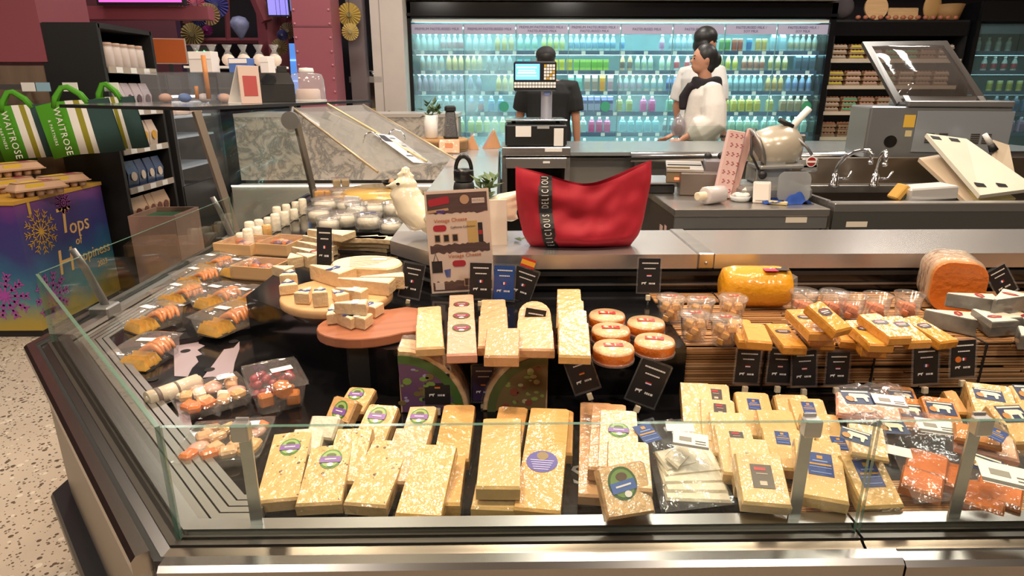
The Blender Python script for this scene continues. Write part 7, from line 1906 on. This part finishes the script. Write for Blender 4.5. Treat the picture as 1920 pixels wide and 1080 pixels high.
part(o, 'handle', MB().box((-.045, 0, .165), (.05, .01, .035), ch=.004), BLACKM); part(o, 'handle', MB().box((.045, 0, .165), (.05, .01, .035), ch=.004), BLACKM)
o = thing('cake_dome', 'clear plastic cake dome with white knob lid on the glass top shelf', 'dome', T(-1.16, 3.98, TSZ))
part(o, 'dome', MB().lathe([(.10, 0), (.102, .01), (.098, .12), (.088, .15), (.06, .158), (.001, .16)], 24), sheet('dome_clear', (.95, .95, .97), 1.4, .05, haze=.18)); part(o, 'cake', MB().lathe([(.07, .006), (.07, .06), (.06, .068), (.001, .068)], 20), pm('D8C0B4', .6)); part(o, 'base', MB().lathe([(.105, 0), (.105, .005), (.001, .006)], 24), WHITE); part(o, 'lid', MB().lathe([(.04, .161), (.045, .166), (.04, .185), (.001, .188)], 16), WHITE)
# ---------------------------------------------------------------- upper left architecture
struct('wall_bulkhead', (-3.75, 4.35, 2.43), (2.0, .5, 1.94), MAUVE)
sc_ = thing('promo_screen', 'lit magenta advertising screen under the mauve bulkhead', 'screen', T(-2.9, 5.6, 2.16))
part(sc_, 'frame', MB().box((0, 0, 0), (.7, .05, .42)), BLACKM); part(sc_, 'panel', MB().box((0, -.027, 0), (.66, .004, .38)), mat('screen_magenta', (.6, .12, .55), .3, emit=1.1))
struct('trim_1', (-3.2, 5.7, 1.9), (1.6, .12, .1), MAUVE)
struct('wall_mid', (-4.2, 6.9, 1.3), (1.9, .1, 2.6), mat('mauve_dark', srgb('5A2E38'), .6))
# mauve steel column with rivets
col_c = (-1.75, 6.5)
struct('trim_2', (col_c[0], col_c[1], 1.7), (.36, .34, 3.4), MAUVE)
t2 = bpy.data.objects['trim_2']
riv = MB().ell((0, 0, 0), (.012, .008, .012), 8).mesh('rivet', mat('rivet', srgb('A86A72'), .4))
for k in range(9):
    for sx in (-.16, .16): put('rivet', riv, t2, T(col_c[0] + sx, col_c[1] - .172, 1.16 + k * .12))
MB().box((col_c[0], col_c[1] - .172, 1.86), (.36, .004, .012)).build('plate_seam', mat('mauve_seam', srgb('743A46'), .6), t2)
struct('trim_3', (-1.46, 6.9, 1.7), (.16, .16, 3.4), mat('grey_column', srgb('7A6E70'), .4, .5))
# slanted mauve struts
def strut(n, a, b, w):
    a, b = V(a), V(b)
    MB().tube([a, b], w, 4, sm=False).build('trim_%d' % n, MAUVE, kind='structure')
strut(4, oy(520, 175, 7.2), oy(505, -30, 7.2), .16)
strut(5, oy(500, 40, 7.0), oy(470, -30, 7.0), .07)
strut(6, oy(540, 60, 7.05), oy(585, -25, 7.05), .07)
strut(7, oy(380, 76, 7.6), oy(560, 76, 7.6), .03)
strut(8, oy(428, 76, 7.6), oy(424, -20, 7.6), .03)
strut(9, oy(352, 45, 7.4), oy(372, -30, 7.4), .12)
# blue lit shop window behind
o = thing('blue_shop_window', 'glowing blue shop window behind the riveted mauve column', 'window', T(oy(538, 70, 8.2)))
part(o, 'glow', MB().box((0, 0, 0), (.45, .02, 1.3)), mat('blue_glow', (.10, .28, .75), .4, emit=.9)); 
for k in range(5): part(o, 'shelf_line', MB().box((0, -.02, -.5 + .24 * k), (.45, .02, .02)), mat('blue_bright', (.35, .6, 1), .4, emit=1.2))
for nm, lb, px, py, y, w, h, c in (('blue_sign', 'violet-blue lit sign panel between the mauve struts', 522, 12, 6.9, .20, .16, (.25, .22, .75)), ('cyan_screen', 'small cyan screen above the steel kitchen shelf', 677, 86, 7.2, .14, .16, (.08, .55, .85))):
    o = thing(nm, lb, 'sign', T(oy(px, py, y))); part(o, 'panel', MB().box((0, -.012, 0), (w, .005, h)), mat(nm, c, .4, emit=1.0)); part(o, 'frame', MB().box((0, 0, 0), (w + .03, .02, h + .03)), BLACKM); part(o, 'bracket', MB().box((0, .012, -.17), (.03, .01, .3)) if nm == 'cyan_screen' else MB().box((0, .012, .2), (.02, .01, .4)), BLACKM)
o = thing('orange_sign', 'plain orange sign board above the black cabinet', 'sign', T(oy(316, 96, 5.2)) @ RZ(12)); part(o, 'board', MB().box((0, -.006, 0), (.24, .01, .17)), mat('orange_sign', srgb('B05418'), .5)); part(o, 'frame', MB().box((0, .004, 0), (.255, .012, .185)), pm('B8A8A0', .5)); part(o, 'post', MB().box((0, .012, -.1), (.03, .01, .14)), BLACKM)
o = thing('juice_sign', 'green neon juice sign on a dark glass panel', 'sign', T(oy(372, 102, 5.9)))
part(o, 'panel', MB().box((0, .02, 0), (.3, .015, .15)), mat('neon_panel', (.03, .03, .035), .2)); part(o, 'frame', MB().box((0, .02, .08), (.32, .02, .012)), STEEL); part(o, 'post', MB().box((0, .035, -.3), (.03, .015, .7)), BLACKM); part(o, 'foot_post', MB().box((0, .035, -1.06), (.03, .015, 1.06)), BLACKM)
me = letters('Juice', .085, mat('neon', (.05, 1.0, .2), .4, emit=4.0), o, RX(90), ext=.003, shear=.3); me.scale.x = -1
# rosettes
def rosette(px, py, y, r, c, label, thick=.03):
    o = thing('paper_rosette', label, 'decoration', T(oy(px, py, y)) @ RZ(8))
    n = 40; vs = [(0, -thick, 0)]
    for i in range(n):
        a = 2 * math.pi * i / n
        vs.append((r * math.cos(a), (-thick if i % 2 else 0), r * math.sin(a)))
    part(o, 'fan', MB().add(vs, [(0, 1 + i, 1 + (i + 1) % n) for i in range(n)]), mat('fan' + c, srgb(c), .5, .2)); part(o, 'hub', MB().prism(circle(r * .22, 14), 0, .012, M=T(0, -thick, 0) @ RX(90)), mat('hub' + c, tuple(x * .4 for x in srgb(c)), .5)); part(o, 'string', MB().tube([(0, 0, r * .9), (0, 0, r + .5)], .002, 4), BLACKM)
for a in ((362, 65, 6.3, .10, '8A7A52', 'olive gold paper rosette hanging lowest beside the truss'), (393, 27, 6.3, .095, '9A8262', 'brown gold paper rosette hanging beside a blue one'), (373, 33, 6.2, .07, '3A3A6A', 'dark blue paper rosette hanging between two gold ones'), (330, 0, 6.3, .09, 'A09468', 'pale gold paper rosette hanging at the window frame'), (406, 10, 6.5, .11, '4A4A8A', 'large violet-blue paper rosette hanging at the window frame'), (368, 10, 6.4, .09, 'B86A80', 'pink paper rosette hanging behind the blue one'),
          (525, 88, 6.6, .075, '8A7A58', 'olive paper rosette hanging low before the blue window'), (540, 58, 6.6, .075, '7A6A58', 'brown paper rosette hanging before the blue window'), (530, 66, 6.5, .05, '4A4A7A', 'small navy paper rosette hanging before the blue window'), (655, 28, 6.7, .11, 'C0A860', 'bright gold paper rosette hanging before the grey column'), (657, 60, 6.62, .08, 'D0BC80', 'cream gold paper rosette hanging under the bright one'), (390, 57, 7.0, .05, '9A3A80', 'magenta paper rosette hanging at the dark window')): rosette(*a)
o = thing('balloon_ornament', 'small patterned hot-air balloon ornament hanging in the dark window', 'decoration', T(oy(450, 50, 6.8))); part(o, 'balloon', MB().lathe([(.012, -.12), (.03, -.09), (.085, .0), (.09, .04), (.06, .085), (.001, .1)], 16), mat('balloon', srgb('8A90B8'), .5, var=.4, vscale=12)); part(o, 'string', MB().tube([(0, 0, .1), (0, 0, .6)], .002, 4), BLACKM)
# steel kitchen shelf beyond the column
ks = thing('kitchen_shelf', 'steel kitchen shelf with back wall beyond the riveted column', 'shelf', T(-1.42, 7.15, 0))
part(ks, 'top', MB().box((0, 0, 1.4), (.34, .4, .06)), STEEL); part(ks, 'bottom', MB().box((0, 0, .95), (.34, .4, .06)), STEEL); part(ks, 'back', MB().box((0, .19, .75), (.34, .02, 1.5)), pm('A89A88', .6))
for i in range(2): o = thing('steel_bowl', 'round steel bowl on the kitchen shelf, %s' % ('nearest the column', 'nearest the white partition')[i], 'bowl', T(-1.51 + .16 * i, 7.08, 1.4306)); part(o, 'bowl', MB().lathe([(.03, 0), (.06, .02), (.075, .05), (.072, .05), (.055, .02), (.001, .006)], 18), CHROME); part(o, 'rim', MB().lathe([(.074, .049), (.079, .052), (.074, .054)], 18), CHROME)
for i, c in enumerate(('8FC4BC', 'D8B878')):
    o = thing('pantry_box', 'small %s box on the lower kitchen shelf' % ('mint', 'yellow')[i], 'box', T(-1.5 + .14 * i, 7.08, .9806)); part(o, 'box', MB().box((0, 0, .06), (.13, .1, .12), ch=.003), pm(c, .5)); part(o, 'lid', MB().box((0, 0, .122), (.134, .104, .012)), pm(c, .4))
# shallow wooden display behind the wing glass
o = thing('low_produce_bin', 'low pinkish wooden bin with green trays standing on the shop floor', 'bin', T(-2.235, 4.17, 0) @ Matrix.Diagonal((.58, .55, .95, 1)))
part(o, 'side', MB().box((.0, -.3, .28), (.5, .03, .56)), mat('bin_wood', srgb('A88474'), .6, var=.1)); part(o, 'side', MB().box((.24, 0, .28), (.03, .6, .56)), MATS['bin_wood']); part(o, 'side', MB().box((-.24, 0, .28), (.03, .6, .56)), MATS['bin_wood']); part(o, 'side', MB().box((0, .3, .28), (.5, .03, .56)), MATS['bin_wood']); part(o, 'tray', MB().box((0, 0, .5), (.44, .56, .06)), mat('bin_green', srgb('3F6A48'), .6))
# ceiling lamps as objects
for i, (x, y) in enumerate(LAMPS):
    o = thing('ceiling_downlight', 'round recessed ceiling downlight above the cheese case', 'lamp', T(x, y, CEIL - .05), 'counter downlights'); part(o, 'ring', MB().lathe([(.10, 0), (.12, 0), (.12, .05), (.10, .05)], 24), BLACKM)
